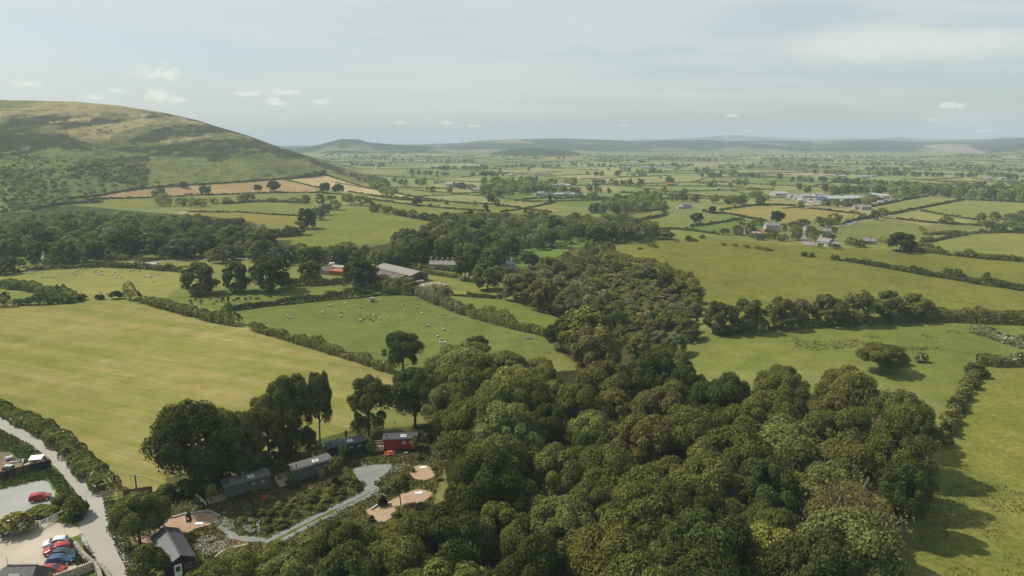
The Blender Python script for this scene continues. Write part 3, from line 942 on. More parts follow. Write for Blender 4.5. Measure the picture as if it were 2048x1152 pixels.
# ------------------------------------------------------------------ list of every tree
DARK, MID, ASH, OLIVE, BRN, LIME, GREY = (.090, .106, .026), (.144, .158, .038), (.196, .214, .062), (.162, .166, .040), (.182, .166, .054), (.245, .238, .056), (.17, .18, .080)
TONE = {DARK: 'dark green', MID: 'mid green', ASH: 'pale green', OLIVE: 'olive green', BRN: 'brownish green', LIME: 'yellow-green', GREY: 'grey-green'}
TREES, BUSHES = [], []
vr = random.Random(21)


def jit(c, a=.14):
    k = 1 + vr.uniform(-a, a); w = vr.uniform(-.045, .045)
    return (c[0] * k * (1 + w), c[1] * k, c[2] * k * (1 - w))


def add_tree(px, py, hpx, wpx, tone, style='round', label=None, zone=None, base=True, lean=0, name='broadleaf_tree', group=None):
    """a tree whose foot shows (or would show) at px,py and that is hpx tall, wpx wide in the photo"""
    p = gp(px, py); _, _, zc = proj(*p)
    dep = math.atan2(CAM_Z - p[2], math.hypot(p[0], p[1]))
    TREES.append(dict(p=p, H=hpx * zc / FPX / math.cos(dep) * .97, W=wpx * zc / FPX, tone=tone, col=jit(tone), style=style,
                      label=label, zone=zone, lean=lean, name=name, group=group, zc=float(zc)))


def add_bush(px, py, hpx, wpx, tone, label=None, zone=None, blossom=0, group=None):
    p = gp(px, py); _, _, zc = proj(*p)
    BUSHES.append(dict(p=p, H=hpx * zc / FPX * 1.08, W=wpx * zc / FPX, tone=tone, col=jit(tone), label=label, zone=zone, blossom=blossom, group=group, zc=float(zc)))


def fill(poly, n_try, spacing, H, W, tones, styles, zone, crown_h=.62, target=None, seed=1, keep_out=(), group=None, name='broadleaf_tree'):
    """fill an outline (where crowns show in the photo) with trees standing spacing metres apart"""
    rng = random.Random(seed); P = np.array(poly, float)
    lo, hi = P.min(0), P.max(0); got = []
    c = np.array([(rng.uniform(lo[0], hi[0]), lo[1] + (hi[1] - lo[1]) * rng.random()) for _ in range(n_try)])
    ok = pip(c[:, 0], c[:, 1], poly)
    for k in keep_out: ok &= ~pip(c[:, 0], c[:, 1], k)
    c = c[ok]; Hs = np.array([rng.uniform(*H) for _ in range(len(c))])
    w = unp(c[:, 0], c[:, 1], Hs * crown_h)
    for q, h in zip(w, Hs):
        if all((q[0] - g[0]) ** 2 + (q[1] - g[1]) ** 2 > spacing ** 2 for g in got):
            if any((q[0] - t['p'][0]) ** 2 + (q[1] - t['p'][1]) ** 2 < (spacing * (.62 if zone != 'twiggy' else .3)) ** 2 for t in (BUSHES if target is BUSHES else TREES)): continue
            got.append(q)
            tone = rng.choices([t for t, _ in tones], [k for _, k in tones])[0]
            _, _, zc = proj(*q)
            d = dict(p=q, H=h, W=h * rng.uniform(*W), tone=tone, col=jit(tone, .16), style=rng.choice(styles), label=None, zone=zone, lean=0,
                     name=name, group=group, zc=float(zc), blossom=0)
            (TREES if target is None else target).append(d)


# --- trees that stand out in the photograph, near to far
A = add_tree
A(392, 985, 172, 158, DARK, 'low', 'huge dark sycamore with a broad domed crown, nearest the lane in the hut row')
A(478, 955, 142, 112, MID, 'round', 'mid green sycamore second in the hut tree row, next to the huge dome')
A(540, 920, 124, 92, OLIVE, 'round', 'olive tree in the row, third along from the huge domed sycamore')
A(592, 905, 140, 102, DARK, 'airy', 'dark tree with bare lower trunk, fourth in the row beside the slim tree')
A(640, 888, 140, 58, MID, 'tall', 'slim tall tree with a long bare trunk and small crown against the mown hay field', lean=.05)
A(738, 872, 112, 92, OLIVE, 'airy', 'thin-crowned open tree standing alone behind the gap between the black and red huts')
A(806, 742, 78, 84, DARK, 'round', 'dark round tree standing alone in the hedge corner where hay field meets sheep pasture')
A(280, 1090, 98, 118, MID, 'round', 'spreading low tree overhanging the lane beside the utility pole')
A(300, 1165, 92, 92, MID, 'bush', 'leafy tree growing tight against the lane side of the dark gabled cabin')
A(1165, 722, 102, 112, OLIVE, 'low', 'big olive-crowned tree at the gully mouth beside the sheep pasture corner')
A(1190, 772, 108, 106, BRN, 'low', 'brown-tinged dense tree in front of the gully mouth')
A(1122, 700, 60, 60, DARK, 'round', 'dark tree at the sheep pasture corner, left of the big olive tree')
A(400, 588, 64, 74, MID, 'low', 'first of three big trees in the row above the dark sheep, furthest from the farm')
A(474, 584, 62, 60, DARK, 'low', 'middle tree of the row above the field of dark sheep')
A(545, 582, 68, 92, DARK, 'low', 'widest tree of the row above the dark sheep, nearest the farm')
A(620, 566, 46, 50, MID, 'low', 'smaller tree beside the rusty-roofed farm sheds')
A(718, 578, 60, 66, DARK, 'round', 'spreading dark tree in front of the farm, between rusty shed and long barn')
A(722, 580, 26, 36, GREY, 'round', 'pale bushy tree at the near corner of the long barn')
A(930, 560, 48, 46, DARK, 'round', 'dark tree at the end of the stone terrace')
A(975, 580, 52, 62, MID, 'round', 'dense tree below the white cottage at the meadow edge')
A(1058, 537, 34, 36, DARK, 'round', 'dark ball-shaped tree standing alone on the lawn by the white cottage')
A(1095, 548, 36, 40, MID, 'round', 'round green tree beside the ball-shaped one near the white cottage')
A(1030, 600, 52, 62, GREY, 'low', 'grey-green tree on the meadow edge where the meadow hedge meets the gully')
A(1090, 622, 62, 72, BRN, 'low', 'broad brownish tree bulging into the pasture from the gully scrub')
A(1140, 640, 44, 62, GREY, 'low', 'grey-green rounded tree at the foot of the gully scrub above the pasture')
A(1290, 498, 28, 22, GREY, 'bare', 'bare dead tree standing alone on the crest of the big pasture', name='bare_tree')
A(1440, 668, 64, 66, DARK, 'low', 'dark tree where the gully ends and the tree belt across the pastures begins')
A(1492, 664, 66, 66, MID, 'low', 'mid green tree second along the belt between the two big pastures')
A(1560, 658, 62, 62, OLIVE, 'low', 'olive tree third along the belt between the two big pastures')
A(1600, 652, 54, 44, GREY, 'low', 'pale slender tree in the belt beside the olive one')
A(1655, 650, 58, 70, MID, 'low', 'broad dark tree in the middle of the belt between the two big pastures')
A(1712, 648, 68, 66, ASH, 'low', 'tall pale ash rising above the belt between the two big pastures')
A(1772, 644, 60, 60, MID, 'low', 'green tree right of the tall pale ash in the pasture belt')
A(1826, 640, 50, 62, OLIVE, 'low', 'olive tree at the end of the belt before the low thicket')
A(1800, 502, 38, 52, DARK, 'round', 'spreading dark tree above the far hedge beside the upper right field')
A(1850, 500, 20, 40, OLIVE, 'bush')
A(1553, 449, 28, 28, DARK, 'round', 'dark tree on the yellow field edge behind the stone farmhouse')
A(1393, 447, 22, 28, DARK, 'round', 'dark round tree standing alone in the green field left of the stone farm')
A(1424, 427, 15, 15, DARK, 'round', 'small round tree in the hedge corner of the yellow field')
A(1330, 425, 15, 17, DARK, 'round')
A(650, 387, 22, 25, DARK, 'round', 'left one of two round trees on the bottom edge of the bleached tan field')
A(678, 388, 20, 26, DARK, 'round', 'right one of two round trees on the bottom edge of the bleached tan field')
A(516, 384, 15, 17, DARK, 'round', 'smaller of the two trees on the lower edge of the brown ploughed field')
A(548, 384, 23, 25, DARK, 'round', 'larger of the two trees on the lower edge of the brown ploughed field')
A(411, 389, 18, 24, MID, 'round', 'tree standing by itself in the middle of the brown ploughed field')
A(367, 374, 12, 18, MID, 'round', 'tree on the hedge between the brown field and the bracken slope')
A(835, 412, 18, 21, DARK, 'round', 'round hedgerow tree on the strip fields below the tip of the tan field')
A(894, 409, 8, 10, DARK, 'round'); A(950, 411, 9, 11, DARK); A(860, 414, 7, 8, DARK)
A(982, 412, 24, 18, DARK, 'tall', 'tall upright tree in the strip fields near the lone hedge elms'); A(994, 413, 16, 13, DARK)
A(972, 425, 20, 18, DARK, 'cone', 'tiered conifer at the hedge of the strip fields', name='conifer_tree')
A(1052, 436, 20, 13, DARK, 'cone', 'spiky conifer rising over the edge of the valley wood', name='conifer_tree')
A(1100, 410, 22, 10, DARK, 'cone', 'thin dark conifer above the bright green field', name='conifer_tree')
A(1012, 438, 14, 16, DARK, 'round')
A(900, 386, 13, 14, DARK); A(320, 400, 26, 28, DARK, 'round'); A(330, 412, 26, 36, MID)
for px, py, h, w_ in [(362, 412, 17, 26), (386, 414, 20, 24), (405, 413, 18, 24), (430, 408, 12, 20), (452, 406, 12, 20), (480, 404, 16, 22), (500, 403, 17, 22), (545, 404, 9, 26), (590, 404, 10, 24), (612, 406, 16, 18),
                      (640, 408, 20, 22), (664, 412, 22, 24), (700, 410, 24, 34), (722, 412, 22, 30), (615, 458, 40, 40), (600, 470, 30, 30), (636, 440, 26, 32), (650, 430, 24, 28), (668, 420, 22, 28), (582, 472, 22, 30), (556, 474, 18, 26),
                      (748, 424, 13, 24), (770, 428, 14, 22), (790, 430, 13, 18), (806, 432, 13, 20), (826, 436, 17, 22), (850, 440, 15, 22), (866, 441, 14, 20)]:
    A(px, py, h, w_, vr.choice((DARK, DARK, MID, OLIVE)), 'low', None, 'the hedgerows below the brown and tan fields')
for px, py, h, w_ in [(1476, 470, 20, 26), (1450, 470, 14, 20), (1500, 470, 28, 26), (1516, 450, 16, 20), (1484, 452, 16, 16), (1590, 480, 26, 30), (1570, 462, 14, 10), (1585, 458, 16, 22), (1607, 456, 18, 28), (1640, 452, 18, 30), (1668, 448, 22, 30), (1656, 455, 20, 26),
                      (1624, 478, 26, 26), (1636, 484, 24, 26), (1662, 482, 14, 20), (1700, 490, 16, 26), (1720, 494, 14, 30), (1590, 466, 18, 22), (1668, 466, 13, 14), (1724, 438, 12, 14), (1750, 440, 20, 20), (1765, 436, 20, 26), (1545, 478, 14, 26), (1520, 480, 14, 22), (1566, 482, 14, 24)]:
    A(px, py, h, w_, vr.choice((DARK, DARK, MID, OLIVE)), 'low', None, 'the stone farm and the white bungalow')
for px, py, h, w_ in [(1960, 450, 26, 20), (1990, 448, 24, 22), (1978, 462, 22, 26), (2020, 452, 26, 34), (2044, 450, 30, 34), (2000, 464, 18, 26), (2036, 466, 22, 30), (1892, 447, 14, 30)]:
    A(px, py, h, w_, vr.choice((DARK, MID, MID, OLIVE)), 'low', None, 'the clump between the pale fields at the right edge')
for px, py, h, w_ in [(1600, 416, 14, 18), (1652, 412, 14, 18), (1672, 414, 17, 16), (1690, 413, 14, 22), (1710, 414, 18, 24), (1730, 410, 18, 26), (1745, 404, 14, 24), (1530, 400, 12, 20), (1515, 393, 12, 30), (1500, 392, 10, 16), (1795, 396, 10, 28), (1815, 393, 9, 24)]:
    A(px, py, h, w_, vr.choice((DARK, MID, OLIVE)), 'low', None, 'the industrial estate')

for px, py, h, w_ in [(96, 533, 24, 22), (118, 532, 20, 22), (70, 532, 18, 16), (12, 548, 34, 44), (44, 534, 18, 18), (130, 530, 14, 20), (150, 528, 12, 18), (234, 512, 50, 48), (300, 508, 20, 20), (118, 512, 28, 34)]:
    A(px, py, h, w_, vr.choice((DARK, MID, OLIVE)), 'low', None, 'the white house')
for px, py, h, w_ in [(1535, 470, 14, 14), (1548, 472, 12, 16), (1505, 476, 12, 20), (1640, 496, 10, 14), (1672, 498, 10, 18), (1530, 476, 10, 18)]:
    A(px, py, h, w_, vr.choice((DARK, MID, OLIVE)), 'low', None, 'the stone farm and the white bungalow')
A(448, 966, 92, 84, DARK, 'low', 'dark bushy tree filling in beneath the huge domed sycamore')
A(514, 938, 66, 62, MID, 'low', 'bushy tree under the row between the first two grey huts')
A(566, 922, 56, 54, DARK, 'low', 'dark bushy tree under the row behind the second grey hut')
A(618, 896, 34, 40, MID, 'low', 'low bushy tree at the foot of the slim tall tree')
# --- woods
tn_near = [(DARK, 3.2), (MID, 4.8), (ASH, 2.2), (OLIVE, 2.0), (BRN, .6), (LIME, .5)]
camp_gap = [(330, 960), (560, 900), (700, 850), (860, 850), (900, 895), (890, 940), (862, 990), (850, 1012), (800, 1035), (730, 1045), (660, 1050), (570, 1105), (420, 1140), (330, 1170), (230, 1050)]
ld = random.Random(3)
for px, py, h, w_, st, tone, lb in [
        (1700, 1150, 210, 200, 'bare', BRN, 'dying ash with a fan of pale bare branches at the near corner of the wood'),
        (1740, 905, 120, 150, 'bare', BRN, 'thinning ash with bare twigs on the wood edge beside the rough right-hand pasture'),
        (1790, 880, 110, 120, 'bare', BRN, 'second thinning ash on the pasture edge, further back along the wood'),
        (1640, 1140, 150, 130, 'bare', BRN, 'half dead brown tree left of the dying ash at the near wood corner'),
        (1120, 1060, 90, 90, 'bare', OLIVE, 'dead pale-stemmed tree in the dark hollow in the middle of the wood'),
        (1265, 1010, 80, 60, 'bare', BRN, 'reddish bare-stemmed trees in the hollow of the wood'),
        (1810, 1010, 90, 110, 'bare', BRN, 'brown sparse tree at the wood edge that throws a long shadow on the pasture')]:
    A(px, py + 40, h, w_, tone, st, lb, name='bare_tree')
for px, py, h, w_, tone, lb in [
        (1400, 1000, 120, 110, LIME, 'bright yellow-green ash rising above the middle of the wood'),
        (1560, 985, 130, 210, ASH, 'broad pale green ash dome, the largest pale crown of the wood'),
        (1690, 985, 90, 120, ASH, 'pale ash crown beside the dying trees near the right-hand pasture'),
        (1610, 1080, 120, 130, LIME, 'yellow-green crown below the broad pale ash dome'),
        (1290, 1225, 120, 150, ASH, 'pale green crown at the bottom edge of the frame'),
        (1120, 1150, 130, 140, ASH, 'bright ash crown in the front of the wood behind the hollow'),
        (930, 795, 96, 150, ASH, 'billowing pale ash at the back of the wood against the sheep pasture'),
        (1020, 795, 88, 126, ASH, 'pale ash next to the sheep pasture trough, at the wood edge'),
        (952, 735, 62, 64, DARK, 'dark crown topping the wood edge against the sheep pasture'),
        (830, 855, 110, 110, DARK, 'dark tree behind the red hut at the edge of the hay field'),
        (870, 850, 90, 100, DARK, 'shadowed tree right behind the red hut'),
        (1075, 770, 50, 70, LIME, 'small yellow-green tree in front of the gully mouth'),
        (690, 1182, 132, 132, DARK, 'broad dark tree at the near end of the gravel track'),
        (965, 1085, 170, 160, DARK, 'dark tree crowding the round gravel pads'),
        (905, 1205, 165, 170, DARK, 'dark tree in front of the gravel pads at the frame bottom'),
        (470, 1262, 128, 170, MID, 'leafy green crown filling the bottom of the picture beside the gabled cabin'),
        (585, 1262, 130, 140, ASH, 'leafy mid green crown at the frame bottom under the log bench end'),
        (562, 1196, 92, 112, MID, 'leafy tree low over the bottom end of the gravel track'),
        (480, 1186, 66, 96, ASH, 'pale leafy tree just right of the dark gabled cabin'),
        (795, 1135, 84, 105, OLIVE, 'olive tree low in front of the lower gravel pad'),
        (855, 1122, 92, 100, DARK, 'dark tree between the lower gravel pad and the near wood'),
        (752, 1158, 80, 88, MID, 'mid green tree beside the track end, right of the broad dark tree'),
        (1760, 745, 58, 96, OLIVE, 'wide dark bush-like tree standing out in the right-hand pasture')]:
    A(px, py, h, w_, tone, 'wood', lb)
fill([(870, 800), (880, 780), (905, 768), (950, 752), (1000, 752), (1070, 770), (1150, 780), (1250, 768), (1330, 720), (1365, 745), (1400, 778), (1560, 772), (1690, 772), (1735, 800), (1800, 825), (1815, 860), (1805, 910), (1790, 960),
      (1775, 1040), (1720, 1160), (1680, 1260), (640, 1290), (690, 1190), (770, 1165), (840, 1125), (905, 1060), (945, 990), (965, 935), (945, 880)],
     12000, 7.4, (10.5, 15.0), (.74, .98), tn_near, ['wood', 'wood', 'wood', 'round'], 'near', seed=4, keep_out=[camp_gap])
fill([(1440, 960), (1500, 850), (1760, 800), (1800, 900), (1780, 1060), (1700, 1200), (1480, 1200), (1560, 1040)], 900, 13, (10.5, 14), (.7, .95), [(OLIVE, 2), (BRN, 2), (MID, 1)], ['bare'], 'twiggy', seed=41, name='bare_tree')
# gully
fill([(1215, 520), (1290, 530), (1385, 580), (1390, 640), (1375, 680), (1330, 690), (1250, 700), (1210, 660), (1150, 620), (1135, 610), (1085, 600), (1015, 565), (1000, 545), (1080, 545), (1130, 510), (1180, 490), (1235, 488)],
     2600, 7.5, (4.5, 8), (.95, 1.35), [(DARK, 1), (MID, 2.4), (OLIVE, 2.2), (BRN, 2), (GREY, 1.6)], ['low', 'low', 'bush'], 'gully', seed=8, keep_out=[[(1215, 535), (1290, 540), (1380, 585), (1385, 612), (1290, 625), (1215, 600)], [(1185, 640), (1215, 635), (1255, 690), (1232, 702)]])
fill([(1060, 560), (1215, 510), (1390, 575), (1390, 640), (1250, 660), (1100, 620)], 3600, 2.9, (1.4, 2.9), (1.5, 2.4), [(OLIVE, 2), (BRN, 3), (GREY, 1.4), (LIME, 1.2)], ['bush'], 'gully', .5, BUSHES, seed=9)
# woods across the valley
wt = [(DARK, 3), (MID, 3.4), (OLIVE, 1.6), (GREY, 1.4), (ASH, .6)]
fill([(795, 505), (795, 475), (850, 458), (880, 432), (930, 428), (985, 434), (1010, 443), (1060, 428), (1120, 436), (1180, 436), (1250, 436), (1310, 450), (1305, 464), (1240, 468), (1170, 466), (1110, 476), (1050, 486), (1010, 494), (990, 516), (940, 506), (905, 500), (855, 504), (800, 512)],
     5000, 8.5, (7.5, 11), (.9, 1.2), wt, ['low', 'low', 'wood'], 'the valley wood behind the terrace', seed=12)
fill([(545, 505), (600, 496), (640, 498), (700, 490), (770, 503), (790, 520), (640, 514), (545, 508)], 900, 8, (6, 9), (.9, 1.2), wt, ['low'], 'the trees behind the farm road', seed=13)
fill([(0, 450), (60, 436), (140, 425), (200, 430), (300, 434), (400, 434), (480, 446), (535, 460), (548, 480), (540, 502), (430, 505), (330, 495), (280, 488), (200, 500), (100, 500), (0, 496)],
     6000, 8.6, (6, 10.5), (.9, 1.3), wt, ['low', 'low', 'bush'], 'the wood at the foot of the fell', seed=14)
fill([(1180, 415), (1230, 402), (1270, 388), (1315, 386), (1322, 396), (1332, 408), (1280, 414), (1200, 418)], 900, 9, (6.5, 9.5), (.9, 1.2), wt, ['round'], 'the far clump above the valley wood', seed=15)
fill([(965, 383), (960, 372), (1000, 362), (1090, 364), (1100, 374), (1000, 386)], 900, 10, (6.5, 9.5), (.9, 1.2), wt, ['low'], 'the dark copse of the plain', seed=16)
fill([(1650, 372), (1840, 373), (1910, 378), (2060, 386), (2060, 392), (1900, 384), (1840, 379), (1660, 378)], 2500, 11, (7.5, 11), (.9, 1.2), wt, ['round'], 'the long tree belt behind the industrial estate', seed=17)
fill([(1850, 370), (2060, 360), (2060, 376), (1900, 377)], 1200, 16, (6, 9), (.85, 1.1), wt, ['round'], 'plain', seed=18)
fill([(705, 345), (740, 354), (800, 384), (772, 386), (742, 368), (700, 348)], 900, 8, (4.5, 7.5), (.9, 1.2), wt, ['round'], 'the nose of the fell', seed=19)
fill([(735, 354), (770, 358), (780, 372), (745, 370)], 300, 9, (7, 10), (.9, 1.1), wt, ['round'], 'the nose of the fell', seed=20)

# --- belts and copses of the far plain
prng = random.Random(77)


def belt(x0, y0, x1, y1, n, H=(5.5, 9.5), depth=.9):
    for k in range(max(1, int(n * .46))):
        t = prng.random()
        px, py = x0 + (x1 - x0) * t, y0 + (y1 - y0) * t + prng.uniform(-depth, depth)
        p = gp(px, py); h = prng.uniform(*H); _, _, zc = proj(*p)
        TREES.append(dict(p=p, H=h, W=h * prng.uniform(.85, 1.25), tone=DARK, col=jit(prng.choice((DARK, DARK, MID, OLIVE)), .2), style='low', label=None, zone='plain', lean=0, name='broadleaf_tree', group=None, zc=float(zc)))


for b in [(1090, 368, 1290, 372, 46), (1165, 350, 1300, 354, 26), (960, 368, 1095, 362, 40), (940, 352, 1010, 352, 22), (1160, 398, 1310, 404, 44), (1010, 382, 1150, 386, 46), (1150, 386, 1200, 384, 10),
          (900, 376, 960, 380, 16), (1010, 334, 1120, 336, 40), (850, 322, 950, 326, 50), (740, 318, 830, 324, 40), (700, 330, 780, 334, 30), (1130, 330, 1260, 336, 46), (1180, 322, 1290, 326, 40),
          (1390, 345, 1450, 347, 34), (1400, 355, 1440, 356, 16), (1460, 352, 1540, 358, 26), (1330, 364, 1354, 366, 8), (1470, 370, 1500, 371, 10), (1405, 372, 1430, 373, 8), (1320, 386, 1330, 388, 4),
          (1560, 330, 1660, 338, 54), (1600, 346, 1690, 349, 34), (1580, 362, 1700, 366, 44), (1700, 368, 1850, 376, 60), (1680, 350, 1800, 352, 40), (1800, 352, 1960, 354, 50), (1740, 330, 1990, 336, 70),
          (1900, 338, 2060, 346, 50), (1960, 350, 2060, 362, 40), (1540, 322, 1700, 324, 50), (1290, 320, 1420, 322, 44), (1240, 344, 1330, 346, 26), (1700, 340, 1860, 343, 40), (880, 340, 1000, 338, 40), (1960, 384, 2060, 392, 30),
          (1300, 334, 1400, 332, 30), (1160, 312, 1300, 316, 30), (1440, 338, 1560, 336, 26), (820, 348, 900, 352, 18), (1840, 382, 1910, 386, 22), (790, 366, 870, 372, 14), (1330, 401, 1480, 409, 20), (1450, 407, 1520, 411, 12)]:
    belt(*b)
for b in [(1300, 312, 2050, 315, 150), (640, 311, 900, 315, 80), (1200, 318, 1700, 319, 70), (900, 315, 1250, 318, 60)]:
    belt(*b, H=(4.5, 7.5), depth=1.0)
for k in range(120):
    py = 316 + 84 * prng.random() ** 1.6; px = prng.uniform(700 + max(0, (py - 330)) * 2.2, 2060)
    belt(px, py, px, py, 1, (4.5, 9))

# --- bushes that stand out
Bs = add_bush
for px, py, h, w_ in [(165, 600, 14, 22), (196, 599, 12, 14), (205, 599, 12, 14), (232, 598, 19, 26)]:
    Bs(px, py, h, w_, DARK, None, 'the gap between hay field and sheep field')
for px, py, h, w_ in [(1352, 484, 8, 12), (1378, 482, 13, 20), (1390, 484, 8, 12), (1404, 477, 9, 14), (1445, 491, 8, 14), (1470, 493, 8, 14), (1493, 496, 8, 14), (1517, 498, 8, 16), (1532, 501, 8, 18), (1543, 502, 6, 10), (1608, 512, 10, 15), (1622, 513, 10, 16), (1664, 518, 6, 8), (1305, 493, 7, 22), (1312, 496, 6, 14), (1280, 499, 5, 10), (1330, 478, 22, 44)]:
    Bs(px, py, h, w_, vr.choice((DARK, MID)), None, 'the crest of the big pasture')
Bs(150, 1035, 52, 66, MID, 'dense bush at the mouth of the car park beside the lane junction')
Bs(30, 1068, 50, 76, LIME, 'flowering elder bush with cream heads beside the yard wall', None, 90)
Bs(85, 1032, 20, 70, MID, 'low bushes along the bottom of the grey car park')
Bs(120, 1010, 26, 40, MID, 'bush at the corner of the grey car park nearest the red car')
for px, py, h, w_, tn_ in [(1952, 752, 30, 46, DARK), (1938, 775, 30, 40, OLIVE), (1925, 798, 30, 38, LIME), (1912, 822, 34, 40, OLIVE), (1900, 845, 34, 42, LIME), (1893, 866, 34, 40, BRN), (1886, 890, 34, 40, OLIVE), (1944, 763, 22, 30, GREY), (1918, 810, 24, 30, BRN)]:
    Bs(px, py, h, w_, tn_, None, 'the hedge by the rough pasture')
Bs(1842, 724, 22, 30, ASH, 'white blossoming hawthorn beside the wide dark bush in the right-hand pasture', None, 45)
Bs(1785, 730, 30, 70, OLIVE, 'low skirt of scrub under the wide dark bush in the right-hand pasture')
Bs(330, 1000, 40, 60, MID, 'bush below the wicker fence beside the first grey hut')
Bs(370, 990, 36, 60, MID, 'shrub under the huge domed sycamore, left of the first grey hut')
Bs(424, 1012, 40, 24, LIME, 'young yellow-leaved sapling at the deck of the first grey hut')
Bs(405, 1000, 34, 30, MID, 'green shrub beside the yellow-leaved sapling')
Bs(508, 998, 24, 16, ASH, 'pale young sapling in front of the first grey hut')
Bs(583, 975, 34, 26, MID, 'shrub at the deck end of the second grey hut')
Bs(646, 970, 30, 18, GREY, 'grey-green sapling in front of the second grey hut')
Bs(676, 962, 44, 34, OLIVE, 'thin young birch between the second grey hut and the black hut')
Bs(671, 972, 22, 18, (.07, .022, .018), 'dark red-leaved shrub in front of the second grey hut')
Bs(690, 928, 34, 26, MID, 'sapling standing against the black hut')
Bs(738, 905, 34, 30, LIME, 'leafy bush in the gap between the black and red huts')
Bs(832, 906, 32, 16, LIME, 'slender young tree at the corner of the red hut')
Bs(852, 884, 20, 24, DARK, 'dark shrub on the grass right of the red hut')
Bs(802, 1010, 54, 40, MID, 'young tree growing between the two gravel pads below the turning circle')
Bs(765, 1012, 24, 20, (.06, .028, .018), 'dark reddish shrub beside the gravel track')
Bs(380, 1056, 30, 12, OLIVE, 'spindly sapling in front of the stone edged gravel pad')
for lb_, poly, n, sp_, H, tn in [
        ('camp', [(470, 1030), (560, 1004), (640, 980), (690, 962), (722, 966), (705, 985), (650, 1008), (590, 1036), (530, 1060), (490, 1050)], 1500, 1.75, (.8, 1.7), [(OLIVE, 3), (MID, 2), (ASH, 1), (BRN, .8), (LIME, .7)]),
        ('camp', [(745, 965), (790, 945), (815, 925), (838, 905), (890, 880), (880, 960), (850, 925), (800, 965), (765, 985)], 500, 3.2, (.6, 1.5), [(MID, 2), (ASH, 1), (OLIVE, 1)]),
        ('camp', [(700, 1040), (780, 1030), (850, 1015), (840, 1060), (720, 1075)], 300, 2.6, (1, 2), [(MID, 2), (OLIVE, 2)]),
        ('camp', [(335, 975), (450, 930), (560, 905), (640, 880), (700, 872), (840, 866), (700, 888), (560, 925), (450, 958)], 400, 3.0, (.8, 1.8), [(DARK, 3), (MID, 1)])]:
    fill(poly, n, sp_, H, (1.1, 1.7), tn, ['bush'], lb_, .5, BUSHES, seed=int(sum(map(sum, poly))) % 97)
# small thickets on the lower fell
fill([(130, 335), (175, 318), (250, 325), (300, 335), (292, 366), (235, 362), (180, 352)], 1200, 5, (1.5, 4.6), (1.1, 2.0), [(DARK, 3), (OLIVE, 1), (GREY, .8)], ['bush'], 'fell', .5, TREES, seed=32, name='scrub')
fill([(0, 330), (60, 340), (120, 360), (140, 395), (60, 415), (0, 425)], 700, 7, (2.0, 5.0), (1.1, 1.9), [(DARK, 3), (OLIVE, 2), (GREY, .6)], ['bush'], 'fell', .5, TREES, seed=33, name='scrub')
fill([(0, 300), (120, 320), (230, 330), (300, 345), (330, 365), (200, 385), (130, 398), (0, 420)], 850, 8, (.9, 3.6), (1.2, 2.6), [(DARK, 3), (OLIVE, 1), (GREY, .6)], ['bush'], 'fell', .5, TREES, seed=30, name='scrub')
fill([(0, 225), (480, 255), (640, 340), (560, 356), (300, 368), (0, 420)], 260, 9, (.6, 1.6), (1.2, 2.4), [(DARK, 3), (OLIVE, 1)], ['bush'], 'fell', .5, TREES, seed=31, name='scrub')
# ------------------------------------------------------------------ put trees and bushes on the ground
LM = [('the red hut', 800, 890), ('the black hut', 694, 905), ('the second grey hut', 626, 945), ('the first grey hut', 490, 975), ('the dark gabled cabin', 350, 1100),
      ('the grey turning circle', 745, 940), ('the round gravel pads', 830, 975), ('the pale ash dome', 1560, 905), ('the yellow-green ash', 1400, 930), ('the dying ash', 1700, 1060),
      ('the dark hollow', 1120, 990), ('the bottom ash crown', 1290, 1140), ('the gully mouth', 1200, 730), ('the wide pasture bush', 1760, 720), ('the thinning ashes', 1770, 860),
      ('the billowing back ash', 930, 710), ('the white cottage', 1015, 530), ('the stone terrace', 888, 530), ('the long barn', 790, 550), ('the bare dead tree', 1290, 485),
      ('the bright valley lawn', 1080, 505), ('the white house', 100, 520), ('the tan field', 690, 375), ('the brown field', 420, 380), ('the stone farmhouse', 1545, 455), ('the white bungalow', 1650, 485),
      ('the estate sheds', 1690, 400), ('the house in the trees', 95, 440), ('the gully scrub', 1270, 570), ('the pasture tree belt', 1500, 630), ('the track bend', 690, 1010), ('the rough pasture', 1870, 960)]
ORD = ['closest to', 'second from', 'third from', 'fourth from', 'fifth from', 'sixth from', 'seventh from', 'eighth from', 'ninth from', 'tenth from', 'eleventh from', 'twelfth from']


def auto_labels(items, noun, fallback):
    """tell look-alikes apart by the landmark they stand nearest to and their place from it"""
    from collections import defaultdict
    buckets = defaultdict(list)
    for t in items:
        if t['label']: continue
        px, py, _ = proj(t['p'][0], t['p'][1], t['p'][2] + t['H'] * .6)
        best = min(LM, key=lambda l: (l[1] - px) ** 2 + ((l[2] - py) * 1.8) ** 2)
        dx, dy = px - best[1], (py - best[2]) * 1.8
        side = ('right of' if dx > 0 else 'left of') if abs(dx) > abs(dy) else ('in front of' if dy > 0 else 'behind')
        t['_d'] = dx * dx + dy * dy
        buckets[(TONE.get(t['tone'], 'leafy'), best[0], side)].append(t)
    words = {'right of': 'rightward', 'left of': 'leftward', 'in front of': 'in front', 'behind': 'behind'}
    for (tone, lm, side), ts in buckets.items():
        ts.sort(key=lambda q: q['_d'])
        for k, t in enumerate(ts):
            nn = noun(t)
            t['label'] = f'{tone} {nn} {side} {lm}' + ('' if len(ts) == 1 else f', {ORD[k]} it' if k < 11 else ', beyond the eleven closest')


